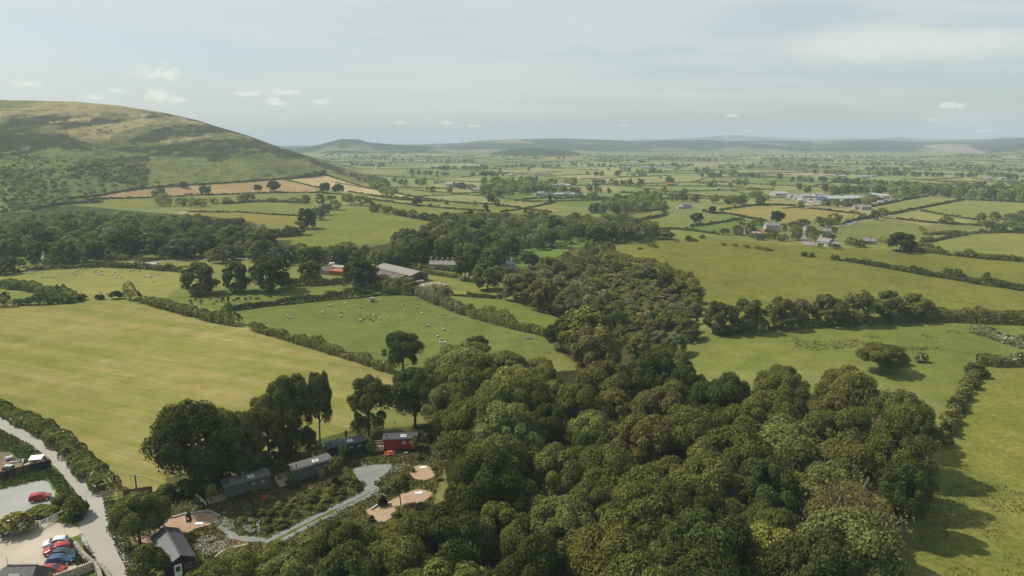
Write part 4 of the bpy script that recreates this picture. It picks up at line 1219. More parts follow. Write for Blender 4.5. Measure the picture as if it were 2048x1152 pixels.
def place(kind, t, lod, parts=True):
    v = vr.randrange(100)
    if t['style'] == 'bare':
        cr, tr = BARE[(v % 4) * 2 + (1 if 'dead' in (t['label'] or '') and 'half' not in t['label'] else 0)]
    else:
        st = t['style']; n = {'round': 4, 'wood': 8, 'tall': 3, 'bush': 4, 'cone': 2, 'low': 5, 'airy': 3}[st]
        cr, tr = CROWN[(st, v % n, lod)]
    root = empty(kind, t['p'], vr.random() * 6.283)
    root.scale = (t['W'] / .98, t['W'] / .98 * vr.uniform(.88, 1.1), t['H'])
    if t['lean']: root.rotation_euler = (0, t['lean'], 0)
    a = obj('crown', cr, root, color=t['col'])
    if t['style'] != 'bush': obj('trunk', tr, root)
    return root


TREES = [t for t in TREES if t['zc'] > 60 and t['H'] > 1]
for t in TREES: t['px'] = t['H'] * FPX / t['zc'] + (1000 if t['label'] else 0)
scrub = [t for t in TREES if t['name'] == 'scrub']
TREES = [t for t in TREES if t['name'] != 'scrub']
TREES.sort(key=lambda t: -t['px'])
N_IND = 296
solo, mass = TREES[:N_IND], TREES[N_IND:]
print('TREES', len(TREES), 'scrub', len(scrub), 'bushes', len(BUSHES), 'smallest solo', solo[-1]['px'], 'near', sum(t['zone'] == 'near' for t in TREES), 'gully', sum(t['zone'] == 'gully' for t in TREES))


def tree_noun(t):
    if t['zone'] == 'near': return 'wood tree'
    if t['zone'] == 'twiggy': return 'bare-twigged wood tree'
    if t['zone'] == 'gully': return 'gully tree'
    return 'tree'


auto_labels(solo, tree_noun, '')
for t in solo:
    lod = 'hi' if t['zc'] < 185 else ('mid' if t['zc'] < 330 else 'lo')
    r = place(t['name'], t, lod)
    grp = {'near': 'trees of the big wood', 'gully': 'trees of the gully'}.get(t['zone'], 'trees of the valley' if t['zone'] else None)
    tag(r, t['label'], 'tree', grp if t['name'] == 'broadleaf_tree' else ('half bare trees of the big wood' if t['zone'] == 'twiggy' else None))


def mass_mesh(name, items, label, hue=1.0):
    """distant trees that read as one mass: leaf clumps as large as the eye can tell apart at that distance"""
    Vs, Fs, Cs = [], [], []; n0 = 0; rng = np.random.default_rng(3)
    for t in items:
        sty = 'bush' if t['style'] == 'bush' else 'low'
        cl = np.array(crown_clusters(rng, sty))
        if t['zc'] > 900: cl = cl[::3] * np.array([1, 1, 1, 1.5])
        ls = max(.42, t['zc'] / 683 * .62)
        n = int(np.clip(3.0 * t['W'] * t['H'] / (ls * ls), 26, 1300))
        P, Nn = crown_cloud(rng, n, cl)
        a = rng.random() * 6.283; c, s = math.cos(a), math.sin(a)
        P = np.stack([(P[:, 0] * c - P[:, 1] * s) * t['W'], (P[:, 0] * s + P[:, 1] * c) * t['W'], P[:, 2] * t['H']], 1) + np.array(t['p'])
        V, F = leaf_quads(P, Nn, ls, rng, .75)
        Vs.append(V); Fs.append(F + n0); n0 += len(V); Cs.append(np.tile(np.array(t['col']) * (1.5 if t['zc'] < 600 else 1.95), (len(V), 1)))
    me = np_mesh(name, np.concatenate(Vs), [np.concatenate(Fs)], M['leaf_attr']); set_color(me, 'tint', np.concatenate(Cs))
    o = obj(name, me); tag(o, label, None, None, 'stuff')
    print(name, len(items), sum(len(f) for f in Fs))


mass_mesh('distant_trees', mass, 'far woods, belts and hedgerow trees across the valley and the plain')
mass_mesh('hillside_scrub', scrub, 'gorse and thorn scrub dotted over the bracken slope of the fell')

# bushes
BUSHES.sort(key=lambda t: -(t['H'] * FPX / t['zc'] + (1000 if t['label'] else 0)))
for t in BUSHES: t['style'] = 'bush'; t['lean'] = 0; t['name'] = 'bush'
auto_labels(BUSHES, lambda t: {'camp': 'camp bush', 'gully': 'gorse bush'}.get(t['zone'], 'bush'), '')
for t in BUSHES[:290]:
    sapling = t['label'] and ('sapling' in t['label'] or 'young' in t['label'])
    lod = 'mid' if t['zc'] < 200 else 'lo'
    if sapling: t['style'] = 'tall'
    r = place('sapling' if sapling else 'bush', t, lod)
    tag(r, t['label'], 'sapling' if sapling else 'bush', {'camp': 'bushes around the huts', 'gully': 'gorse of the gully'}.get(t['zone']))
    if t['blossom']:
        rng = np.random.default_rng(5); cl = crown_clusters(rng, 'bush'); P, Nn = crown_cloud(rng, t['blossom'] * 3, cl, .3, 0)
        k = P[:, 2] > .3; V, F = leaf_quads(P[k] * 1.03, Nn[k], .035, rng, .9)
        obj('blossom', np_mesh('blossom', V, [F], M['blossom']), r)

mass_mesh('scrub_mass', BUSHES[290:], 'dense low thorn and gorse scrub filling the gully slope') if len(BUSHES) > 290 else None
print('BUSHES', len(BUSHES))

# ------------------------------------------------------------------ hedges
def hedge_mesh(name, W, h, wd, seed, col, blossom=0):
    """W: (n,3) ground points along the hedge"""
    rng = np.random.default_rng(seed)
    seg = np.linalg.norm(np.diff(W, axis=0), axis=1); Ls = np.concatenate([[0], np.cumsum(seg)]); L_ = Ls[-1]
    dist = np.linalg.norm(W.mean(0) - np.array([0, 0, CAM_Z]))
    ls = max(.17, dist * .00105)
    per = 2 * h + wd
    n = int(np.clip(L_ * per / (1.25 * ls * ls) * 1.7, 40, 26000))
    s = rng.random(n) * L_; th = rng.random(n)
    cx = [np.interp(s, Ls, W[:, k]) for k in range(3)]
    tx = np.interp(s + .5, Ls, W[:, 0]) - np.interp(s - .5, Ls, W[:, 0]); ty = np.interp(s + .5, Ls, W[:, 1]) - np.interp(s - .5, Ls, W[:, 1])
    q = np.hypot(tx, ty) + 1e-9; nx, ny = -ty / q, tx / q
    hv = h * (.46 + .62 * fbm(s / (h * 1.3), 0 * s + seed, seed, 3) + .52 * vnoise(s / (h * 3.4), 0 * s + seed, seed + 8)); wv = wd * (.55 + .85 * fbm(s / (h * 1.2), 0 * s + seed + 9.5, seed + 5, 3))
    spk = sstep(.66, .9, vnoise(s / (h * 1.9) + 31, 0 * s + seed, seed + 11)); hv = hv * (1 + .75 * spk)
    gap = vnoise(s / (h * 2.6) + 77, 0 * s + seed, seed + 13) < .10
    hv = np.where(gap, hv * .35, hv); wv = np.where(gap, wv * .4, wv)
    a = th * math.pi                                  # cross section: a rounded arch
    ca, sa = np.cos(a), np.sin(a)
    bl = .84 + .3 * fbm(s / (h * .45) + 50, th * 4 + seed, seed + 2, 2) + .10 * rng.random(n) - .05
    off = np.sign(ca) * np.abs(ca) ** .6 * wv / 2 * bl; up = np.abs(sa) ** .6 * hv * bl
    P = np.stack([cx[0] + nx * off, cx[1] + ny * off, cx[2] + up], 1)
    inn = rng.random(n) < .1
    P[inn] = np.stack([cx[0] + nx * off * .5, cx[1] + ny * off * .5, cx[2] + up * .6], 1)[inn]
    Nn = np.stack([nx * ca, ny * ca, sa + .1], 1) + rand_dirs(n, rng) * .6; Nn /= np.linalg.norm(Nn, axis=1, keepdims=True)
    V, F = leaf_quads(P, Nn, ls, rng, .7)
    me = np_mesh(name, V, [F], M['leaf'])
    bme = None
    if blossom:
        pk = (fbm(s / 5, 0 * s, seed + 3, 2) > .53) & (sa > .4)
        k = np.where(pk)[0][:blossom * 40]; k = k[rng.random(len(k)) < .33]
        V, F = leaf_quads(P[k] + Nn[k] * .06, Nn[k], ls * .9, rng, .9)
        if len(F): bme = np_mesh('blossom', V, [F], M['blossom'])
    return me, bme


def add_hedge(px_pts, h, wd, label, seed=1, tone=MID, blossom=0, group=None, world=None, name='hedge', n=6):
    if world is None:
        d = densify(px_pts, n); W = unp(d[:, 0], d[:, 1])
    else: W = world
    me, bme = hedge_mesh(name, W, h, wd, seed, tone, blossom)
    o = obj(name, me, color=jit(tuple(v * 1.2 for v in tone))); tag(o, label, 'hedge', group)
    if bme: obj('blossom', bme, o)
    return o


HG = [
    ([(-40, 806), (0, 823), (31, 836), (62, 851), (100, 873), (135, 900), (165, 930), (190, 957), (214, 984)], 2.4, 4.0, MID, 6, 'thick leafy hedge between the lane and the mown hay field'),
    ([(0, 574), (60, 580), (105, 590), (140, 602), (150, 606)], 4.0, 5.5, MID, 0, 'tall overgrown hedge slanting down to the far left corner of the hay field'),
    ([(28, 611), (80, 609), (145, 606)], 2.6, 3, DARK, 0, 'short dark hedge along the far left edge of the hay field'),
    ([(-30, 616), (22, 612)], 2.6, 3, DARK, 0, 'stub of hedge at the left picture edge beside the hay field'),
    ([(256, 597), (300, 607), (350, 622), (420, 641), (478, 652)], 3.2, 4, MID, 4, 'bushy hedge from the hay field corner down beside the dark sheep'),
    ([(503, 660), (560, 675), (620, 694), (690, 714), (745, 733), (784, 746)], 2.3, 2.6, MID, 6, 'clipped hedge with white blossom between hay field and sheep pasture'),
    ([(450, 623), (520, 614), (600, 605), (680, 597), (760, 591), (800, 589)], 2.2, 2.2, DARK, 3, 'dark hedge between the dark sheep and the white sheep'),
    ([(748, 570), (775, 578), (800, 585), (828, 588)], 4.0, 9, MID, 0, 'wide thicket of brambles below the long barn'),
    ([(828, 587), (850, 597), (880, 610), (905, 620), (935, 630)], 3.4, 3.6, GREY, 7, 'cream-blossomed hawthorn hedge running from the barn thicket down the sheep pasture'),
    ([(938, 632), (980, 645), (1030, 658), (1075, 667), (1110, 679)], 2.6, 3, MID, 4, 'lower half of the diagonal hedge ending at the gully trees'),
    ([(868, 589), (930, 593), (1005, 598)], 1.6, 1.8, DARK, 0, 'low gappy hedge between the meadow and the small pasture'),
    ([(560, 575), (620, 571), (700, 567), (745, 566)], 2.6, 3, MID, 0, 'hedge below the farm sheds along the top of the dark sheep field'),
    ([(270, 525), (330, 519), (420, 517), (520, 515), (600, 517)], 1.6, 2.2, MID, 0, 'trimmed roadside hedge in front of the left wood'),
    ([(600, 517), (640, 521), (700, 525), (760, 528), (800, 529)], 1.5, 2, MID, 0, 'trimmed roadside hedge behind the farm'),
    ([(575, 518), (610, 525), (650, 530)], 1.6, 2, MID, 0, 'short hedge joining the farm road to the rusty sheds'),
    ([(760, 530), (800, 537), (850, 547), (912, 556)], 1.8, 2.2, MID, 0, 'hedge from the long barn down towards the terrace trees'),
    ([(800, 530), (850, 537), (912, 544)], 1.5, 2, MID, 0, 'garden hedge in front of the stone terrace'),
    ([(25, 546), (60, 542), (110, 538), (210, 534)], 1.7, 2.2, MID, 0, 'hedge below the white house along the top of the left sheep field'),
    ([(210, 534), (280, 537), (330, 541), (362, 544)], 2.4, 3.2, MID, 0, 'thick hedge below the small roadside yard'),
    ([(165, 531), (230, 530)], 2.2, 3, DARK, 0, 'dark garden hedge right of the white house'),
    ([(-20, 512), (60, 512), (140, 514)], 4, 5, MID, 0, 'tall hedge behind the white house garden'),
    ([(140, 514), (200, 518), (260, 520)], 3.6, 6, OLIVE, 0, 'bushy hedge bank right of the white house'),
    ([(1662, 519), (1700, 523), (1760, 533), (1815, 543)], 2.2, 3, DARK, 0, 'dark hedge starting midway across the big right-hand pasture'),
    ([(1818, 544), (1890, 556), (1960, 568), (2070, 584)], 2.4, 3, DARK, 0, 'dark hedge running out of the right picture edge across the big pasture'),
    ([(1850, 639), (1950, 644), (2070, 648)], 3.8, 6, MID, 0, 'thick willow-like hedge at the right end of the pasture tree belt'),
    ([(1945, 664), (1985, 675), (2030, 690), (2070, 702)], 3, 4, GREY, 5, 'blossoming hedge slanting in from the right edge below the thicket'),
    ([(1955, 728), (2000, 731), (2070, 729)], 3, 3.6, MID, 6, 'hedge across the top of the rough pasture at the right edge'),
    ([(1950, 750), (1930, 787), (1905, 837), (1888, 882)], 1.8, 2.6, OLIVE, 8, 'sunlit hedge between the wood and the rough right-hand pasture'),
    ([(1425, 668), (1490, 664), (1560, 659), (1640, 652), (1700, 648), (1780, 644), (1850, 640)], 2.6, 3.4, MID, 0, 'undergrowth along the foot of the tree belt between the two big pastures'),
    ([(1805, 500), (1850, 504), (1910, 511), (1960, 516), (2070, 524)], 2.4, 4, OLIVE, 0, 'ragged hedge along the bottom of the upper right field'),
    ([(1832, 492), (1870, 482), (1905, 474), (1935, 470)], 2.2, 2.6, MID, 0, 'hedge curving round the left side of the upper right field'),
    ([(1940, 468), (1990, 466), (2070, 464)], 2, 2.4, MID, 0, 'hedge along the top of the upper right field'),
    ([(1210, 506), (1260, 520), (1310, 532), (1345, 548)], 2.4, 3.4, OLIVE, 0, 'line of brownish thorn bushes along the top of the gully'),
    ([(1345, 548), (1380, 565), (1395, 590)], 2.6, 4, OLIVE, 0, 'thorn bushes bending down the edge of the big pasture'),
    ([(1050, 494), (1100, 496), (1145, 498)], 1.4, 1.8, MID, 0, 'low hedge between the two bright valley lawns'),
    ([(137, 397), (191, 393), (239, 384), (287, 377), (376, 371)], 1.8, 2.2, DARK, 0, 'hedge between bracken slope and brown field, left half'),
    ([(376, 371), (479, 365), (554, 359), (600, 356)], 1.8, 2.2, DARK, 0, 'hedge between bracken slope and brown field, right half'),
    ([(596, 356), (625, 354), (650, 349)], 4.5, 6, DARK, 0, 'dark bushy hedge at the top of the tan field under the fell'),
    ([(171, 399), (250, 397), (325, 395), (400, 391), (479, 389)], 1.6, 2, DARK, 0, 'hedge along the bottom of the brown field, left half'),
    ([(479, 389), (560, 386), (640, 386), (690, 390)], 1.6, 2, DARK, 0, 'hedge along the bottom of the brown field, right half'),
    ([(574, 361), (605, 368), (636, 376)], 1.5, 2, DARK, 0, 'hedge between the brown and tan fields'),
    ([(649, 349), (690, 363), (731, 376), (780, 385), (827, 394), (880, 402)], 1.6, 2, DARK, 0, 'hedge along the upper edge of the long tan field'),
    ([(697, 384), (740, 391), (799, 396), (855, 402)], 1.5, 2, DARK, 0, 'hedge along the lower edge of the tan field'),
    ([(880, 402), (930, 407), (1000, 410)], 1.5, 2, DARK, 0, 'hedge running on from the tip of the tan field'),
    ([(738, 399), (790, 406), (830, 411), (900, 418), (970, 423)], 1.5, 2, DARK, 0, 'second hedge down the strip fields'),
    ([(738, 391), (800, 400), (885, 404)], 1.4, 1.8, DARK, 0, 'upper hedge of the strip fields'),
    ([(997, 411), (1050, 418), (1103, 426)], 1.5, 2, DARK, 0, 'hedge above the yellow strip near the valley wood'),
    ([(376, 424), (430, 425), (479, 425), (550, 430), (616, 433)], 1.1, 1.4, DARK, 0, 'low hedge between the green and the yellowish field'),
    ([(533, 404), (570, 405), (616, 407)], 2.6, 4, DARK, 0, 'hedge above the green field below the brown one'),
    ([(445, 409), (490, 406), (530, 404)], 2.6, 4, DARK, 0, 'scrubby hedge at the top left of the green field below the brown one'),
    ([(605, 470), (570, 474), (530, 470)], 3.4, 5, DARK, 0, 'bushy hedge below the yellowish field'),
    ([(1000, 425), (1060, 416), (1110, 405)], 1.4, 2, DARK, 0, None),
    ([(1100, 399), (1160, 396), (1240, 401), (1300, 406)], 1.8, 2.4, DARK, 0, None),
    ([(1030, 402), (1060, 398), (1100, 396)], 1.6, 2, DARK, 0, None),
    ([(1318, 389), (1396, 393), (1496, 396)], 1.5, 2, DARK, 0, None), ([(1240, 386), (1280, 387), (1318, 389)], 1.5, 2, DARK, 0, None),
    ([(1440, 421), (1462, 417.5)], 1.8, 2.2, DARK, 0, 'short left piece of hedge above the yellow field'), ([(1466, 417), (1490, 413.6)], 1.8, 2.2, DARK, 0, 'middle piece of hedge above the yellow field'),
    ([(1492, 413.4), (1518, 410.6), (1559, 410.6), (1590, 412)], 1.8, 2.2, DARK, 0, 'long right piece of hedge above the yellow field'),
    ([(1404, 422), (1427, 427), (1459, 428), (1490, 435), (1537, 443)], 1.8, 2.4, DARK, 0, 'hedge along the left side of the yellow field'),
    ([(1381, 454), (1412, 451), (1443, 445), (1487, 438)], 1.8, 2.4, DARK, 0, 'hedge slanting up through the small green fields left of the farm'),
    ([(1240, 423), (1287, 423), (1327, 420)], 1.8, 2.2, DARK, 0, None), ([(1284, 440), (1310, 436), (1334, 430)], 2.2, 3, DARK, 0, None),
    ([(1270, 470), (1284, 466), (1302, 460.5), (1330, 459), (1390, 459)], 1.6, 2.2, DARK, 0, None), ([(1360, 460), (1402, 464), (1440, 470)], 1.5, 2, DARK, 0, None),
    ([(1616, 417), (1679, 424), (1718, 428.6)], 1.7, 2.2, DARK, 0, 'hedge along the right side of the yellow field'),
    ([(1688, 447), (1714, 441), (1746, 435)], 1.8, 2.4, DARK, 0, 'roadside hedge right of the yellow field'),
    ([(1774, 430), (1792, 427), (1820, 421), (1870, 411), (1926, 400)], 1.8, 2.4, DARK, 0, 'long straight hedge rising between the pale right-hand fields'),
    ([(1731, 416), (1783, 406), (1820, 398), (1856, 393)], 1.8, 2.4, DARK, 0, 'hedge rising from the estate along the pale field'),
    ([(1926, 400), (1980, 402), (2070, 407)], 1.8, 2.4, DARK, 0, 'hedge along the top of the pale field at the right edge'),
    ([(1843, 422), (1890, 431), (1950, 440)], 1.5, 2, DARK, 0, None), ([(1790, 438), (1860, 446), (1966, 452)], 1.6, 2, DARK, 0, None),
    ([(1664, 391), (1690, 383), (1703, 378)], 2, 3, DARK, 0, 'hedge going up the field behind the estate'),
    ([(1860, 472), (1845, 462), (1842, 456)], 1.5, 3, OLIVE, 0, None), ([(1850, 470), (1890, 468), (1926, 466)], 2.4, 4, OLIVE, 0, None),
    ([(1740, 482), (1770, 486), (1830, 492)], 2.0, 4, OLIVE, 0, None), ([(735, 402), (748, 412), (792, 423)], 2.4, 4, DARK, 0, None),
    ([(793, 430), (830, 436), (868, 443)], 3, 5, DARK, 0, None), ([(205, 404), (130, 408), (60, 420)], 2.4, 4, DARK, 0, None),
]
for k, (pts, h, wd, tone, bl, lb) in enumerate(HG):
    add_hedge(pts, h * (.8 if pts[0][1] < 520 else 1), wd, lb or 'thin dark hedge dividing small fields of the middle distance', 40 + k, tone, bl, None if lb else 'field hedges of the middle distance')

# hedges of the patchwork plain: boundaries of the split fields, where no named field lies
named = [np.array(p) for p, _, _ in FIELDS]
pieces = []
for c0, c1 in chords:
    Ln = np.linalg.norm(c1 - c0); m = max(1, int(round(Ln / 170)))
    for k in range(m):
        a = c0 + (c1 - c0) * k / m; b = c0 + (c1 - c0) * (k + 1) / m
        if frng.random() < .38: continue
        c = (a + b) / 2
        pu, pv, zc = proj(c[0], c[1], T(c[0], c[1]))
        if pu < -30 or pu > 2080: continue
        if any(pip(np.array([pu]), np.array([pv]), q)[0] for q in named): continue
        if pv > 440 or c[1] < 620: continue
        if pu < 760 and c[1] < 1700: continue
        pieces.append((float(zc), a, b))
pieces.sort(key=lambda t: t[0])
EST = [(1540, 380), (1790, 380), (1790, 415), (1590, 420)]
n_ind = 0; VV, FF, n0 = [], [], 0
for k, (zc, a, b) in enumerate(pieces):
    t = np.linspace(0, 1, 9)[:, None]; W = a + (b - a) * t
    nn = np.array([-(b - a)[1], (b - a)[0]]) / (np.linalg.norm(b - a) + 1e-9)
    W = W + nn * (np.sin(t * 3.14159) * frng.uniform(-6, 6))
    W = np.c_[W, T(W[:, 0], W[:, 1])]
    me, _ = hedge_mesh('hedge', W, frng.uniform(.7, 1.35), 1.5, 500 + k, DARK)
    if n_ind < 200:
        o = obj('hedge', me, color=jit(tuple(v * 1.3 for v in MID))); n_ind += 1
        tag(o, 'thin dark hedge dividing the fields of the far plain', 'hedge', 'hedges of the far plain')
    else:
        v = np.zeros(len(me.vertices) * 3, np.float32); me.vertices.foreach_get('co', v); v = v.reshape(-1, 3)
        VV.append(v); FF.append(np.arange(len(v)).reshape(-1, 4) + n0); n0 += len(v); bpy.data.meshes.remove(me)
    if frng.random() < .6:
        pass
if VV:
    me = np_mesh('distant_hedges', np.concatenate(VV), [np.concatenate(FF)], M['leaf_attr']); set_color(me, 'tint', np.tile(np.array(MID), (n0, 1)))
    tag(obj('distant_hedges', me), 'faint hedges far out on the plain', None, None, 'stuff')
print('plain hedges', len(pieces), n_ind)
# ------------------------------------------------------------------ surfaces laid on the ground
def mat_surface(name, col, col2, sc=.25, var=.2, speck=.25):
    m, nt, N, L = new_mat(name)
    out = N.new('ShaderNodeOutputMaterial'); b = N.new('ShaderNodeBsdfPrincipled'); b.inputs['Roughness'].default_value = .95
    b.inputs['Specular IOR Level'].default_value = .15
    g = N.new('ShaderNodeNewGeometry')
    n1 = N.new('ShaderNodeTexNoise'); n1.inputs['Scale'].default_value = sc; n1.inputs['Detail'].default_value = 6; n1.inputs['Roughness'].default_value = .65
    n2 = N.new('ShaderNodeTexNoise'); n2.inputs['Scale'].default_value = 7; n2.inputs['Detail'].default_value = 4; n2.inputs['Roughness'].default_value = .8
    for n in (n1, n2): L.new(g.outputs['Position'], n.inputs['Vector'])
    r = N.new('ShaderNodeMapRange'); r.inputs[1].default_value = .38; r.inputs[2].default_value = .64; L.new(n1.outputs[0], r.inputs[0])
    mx = N.new('ShaderNodeMix'); mx.data_type = 'RGBA'; mx.inputs['A'].default_value = (*col, 1); mx.inputs['B'].default_value = (*col2, 1); L.new(r.outputs[0], mx.inputs['Factor'])
    r2 = N.new('ShaderNodeMapRange'); r2.inputs[1].default_value = .3; r2.inputs[2].default_value = .7; r2.inputs[3].default_value = 1 - speck; r2.inputs[4].default_value = 1 + speck; L.new(n2.outputs[0], r2.inputs[0])
    m2 = N.new('ShaderNodeMix'); m2.data_type = 'RGBA'; m2.blend_type = 'MULTIPLY'; m2.inputs['Factor'].default_value = 1
    L.new(mx.outputs['Result'], m2.inputs['A']); L.new(r2.outputs[0], m2.inputs['B']); L.new(m2.outputs['Result'], b.inputs['Base Color'])
    bp = N.new('ShaderNodeBump'); bp.inputs['Strength'].default_value = .3; bp.inputs['Distance'].default_value = .03
    L.new(n2.outputs[0], bp.inputs['Height']); L.new(bp.outputs[0], b.inputs['Normal']); L.new(b.outputs[0], out.inputs[0])
    return m


M['lane'] = mat_surface('lane_tarmac', (.335, .312, .272), (.29, .268, .23), .12, speck=.10)
M['yard'] = mat_surface('yard_concrete', (.44, .38, .30), (.35, .30, .23), .12, speck=.12)
M['park'] = mat_surface('grey_gravel', (.255, .26, .24), (.31, .31, .285), .15, speck=.25)
M['track'] = mat_surface('track_gravel', (.165, .172, .165), (.21, .215, .20), .3, speck=.3)
M['pad'] = mat_surface('pink_gravel', (.38, .265, .175), (.30, .21, .14), .3, speck=.3)
M['farroad'] = mat_surface('far_tarmac', (.22, .205, .175), (.18, .17, .15), .1)
M['verge'] = mat_surface('verge_grass', (.10, .12, .03), (.14, .14, .045), .4, speck=.4)
M['soil'] = mat_surface('bare_soil', (.21, .125, .065), (.15, .09, .05), .6, speck=.35)


def sheet(name, pts, mat, z, label=None, n=5, smooth=True):
    P = np.asarray(list(pts), float)
    if smooth:      # round the outline (Chaikin)
        for _ in range(2):
            Q = np.roll(P, -1, 0); P = np.stack([P * .75 + Q * .25, P * .25 + Q * .75], 1).reshape(-1, 2)
    d = densify(np.vstack([P, P[:1]]), n)[:-1]
    w = unp(d[:, 0], d[:, 1])
    # ragged edge
    w[:, :2] += (np.stack([vnoise(w[:, 0] * 1.1, w[:, 1] * 1.1, 3), vnoise(w[:, 0] * 1.1, w[:, 1] * 1.1, 8)], 1) - .5) * .55
    bm = bmesh.new(); vs = [bm.verts.new((x, y, zz + z)) for x, y, zz in w]
    es = [bm.edges.new((vs[i], vs[(i + 1) % len(vs)])) for i in range(len(vs))]
    bmesh.ops.triangle_fill(bm, use_beauty=True, use_dissolve=False, edges=es)
    bmesh.ops.recalc_face_normals(bm, faces=bm.faces)
    for f in bm.faces:
        if f.normal.z < 0: f.normal_flip()
    me = bpy.data.meshes.new(name); bm.to_mesh(me); bm.free(); me.materials.append(mat)
    return tag(obj(name, me), label, None, None, 'structure')


def strip(name, pts, width, mat, z, label=None, n=8, wob=.25):
    P = np.asarray(pts, float); 
    for _ in range(2):
        Q = np.stack([P[:-1] * .75 + P[1:] * .25, P[:-1] * .25 + P[1:] * .75], 1).reshape(-1, 2); P = np.vstack([P[:1], Q, P[-1:]])
    d = densify(P, n); w = unp(d[:, 0], d[:, 1])
    t = np.gradient(w[:, :2], axis=0); t /= np.linalg.norm(t, axis=1, keepdims=True) + 1e-9
    nn = np.stack([-t[:, 1], t[:, 0]], 1)
    wd = np.interp(np.linspace(0, 1, len(w)), np.linspace(0, 1, len(np.atleast_1d(width))), np.atleast_1d(width))
    V = []
    for k in (-.5, -.17, .17, .5):
        jitr = (vnoise(w[:, 0] * .9 + k * 9, w[:, 1] * .9, 4) - .5) * wob * (abs(k) > .4)
        q = w[:, :2] + nn * (wd * k + jitr)[:, None]
        V.append(np.c_[q, T(q[:, 0], q[:, 1]) + z])
    V = np.stack(V, 1); m = len(w); i = np.arange(m * 4).reshape(m, 4)
    F = np.stack([i[:-1, :-1], i[:-1, 1:], i[1:, 1:], i[1:, :-1]], -1).reshape(-1, 4)
    return tag(obj(name, np_mesh(name, V.reshape(-1, 3), [F], mat)), label, None, None, 'structure')


sheet('yard', [(-60, 1080), (0, 1073), (70, 1050), (118, 1044), (150, 1050), (172, 1062), (158, 1070), (140, 1076), (133, 1092), (142, 1112), (156, 1135), (162, 1175), (-60, 1200)], M['yard'], .012, 'pale concrete yard where the five cars are parked')
strip('lane', [(-60, 816), (-20, 834), (0, 843), (31, 858), (62, 877), (100, 901), (131, 926), (156, 951), (170, 976), (180, 1002), (192, 1045), (207, 1081), (226, 1120), (250, 1154), (285, 1205)], [3.3, 3.3, 3.4, 3.5, 3.8, 4.6, 4.2, 4.0], M['lane'], .03, 'narrow winding country lane')
sheet('car_park', [(-40, 988), (10, 976), (60, 964), (92, 959), (104, 972), (114, 990), (116, 1006), (92, 1018), (50, 1028), (0, 1040), (-40, 1046)], M['park'], .016, 'grey gravel car park with one red car')
sheet('turning_circle', [(703, 936), (735, 931), (778, 927), (786, 932), (776, 944), (758, 956), (744, 968), (722, 966), (712, 955)], M['track'], .03, 'grey gravel turning circle')
strip('gravel_track', [(735, 955), (741, 972), (728, 988), (700, 1000), (662, 1018), (630, 1034), (600, 1048), (570, 1064), (530, 1085)], [2.6, 1.2, 1.1, 1.1, 1.0], M['track'], .022, 'left wheel track of the gravel drive', wob=.4)
strip('gravel_track', [(752, 958), (756, 974), (742, 990), (716, 1004), (680, 1022), (645, 1040), (612, 1056), (580, 1072), (545, 1092)], [2.0, 1.0, .9, .9, .9], M['track'], .026, 'right wheel track of the gravel drive', wob=.4)
strip('slate_path', [(438, 1052), (456, 1064), (474, 1076), (500, 1080), (530, 1080)], [.8, 1.3, 1.5, 1.2], M['track'], .02, 'short slate chip path among the white flowers', wob=.6)
strip('slate_path', [(480, 1006), (492, 1020), (500, 1030)], [.7, .7], M['track'], .02, 'little slate path below the first grey hut', wob=.4)
strip('footpath', [(722, 920), (728, 930)], [.8, .9], M['pad'], .02, 'short pale path from the black hut to the turning circle')
for pts, lb in [([(282, 1052), (345, 1037), (366, 1031), (418, 1024), (440, 1034), (432, 1046), (400, 1054), (370, 1066), (310, 1085), (270, 1085)], 'stone edged pink gravel pad beside the gabled cabin'),
                ([(818, 944), (828, 932), (850, 929), (868, 938), (868, 955), (848, 961), (828, 958)], 'round pink gravel pad nearest the red hut'),
                ([(775, 1006), (790, 994), (826, 980), (856, 980), (866, 990), (850, 1002), (818, 1010), (790, 1014)], 'middle pink gravel pad'),
                ([(728, 1020), (752, 1012), (782, 1011), (796, 1020), (776, 1042), (748, 1044)], 'lower pink gravel pad beside the track')]:
    sheet('gravel_pad', pts, M['pad'], .018, lb)
for pts, lb in [([(455, 1004), (500, 998), (545, 980), (552, 986), (520, 1000), (482, 1012), (462, 1012)], 'bare strip in front of the first grey hut'),
                ([(590, 974), (640, 958), (668, 948), (672, 954), (640, 968), (600, 982)], 'bare strip in front of the second grey hut'),
                ([(692, 924), (740, 910), (744, 915), (700, 931)], 'bare strip in front of the black hut'),
                ([(764, 908), (850, 903), (856, 910), (770, 918)], 'bare strip in front of the red hut')]:
    sheet('bare_ground', pts, M['soil'], .014, lb)
strip('road', [(1601, 462), (1604, 472), (1610, 482), (1622, 492)], [6, 6], M['farroad'], .25, 'tarmac road passing the white bungalow')
strip('road', [(1686, 452), (1716, 441), (1750, 433), (1790, 432)], [6, 5], M['farroad'], .25, 'tarmac road climbing right of the yellow field')
strip('road', [(1845, 392), (1860, 390), (1880, 386)], [8, 8], M['farroad'], .3, 'far bend of road beyond the estate')
strip('farm_road', [(270, 528), (330, 522), (420, 519), (520, 517), (600, 519), (700, 527), (800, 532)], [3.5, 3.5], M['farroad'], .12, 'thin farm road along the foot of the left wood')
sheet('estate_yard', [(1545, 389), (1600, 391), (1700, 390), (1790, 391), (1780, 404), (1730, 408), (1690, 410), (1650, 408), (1600, 402)], M['farroad'], .35, 'grey works yard of the industrial estate', smooth=False)

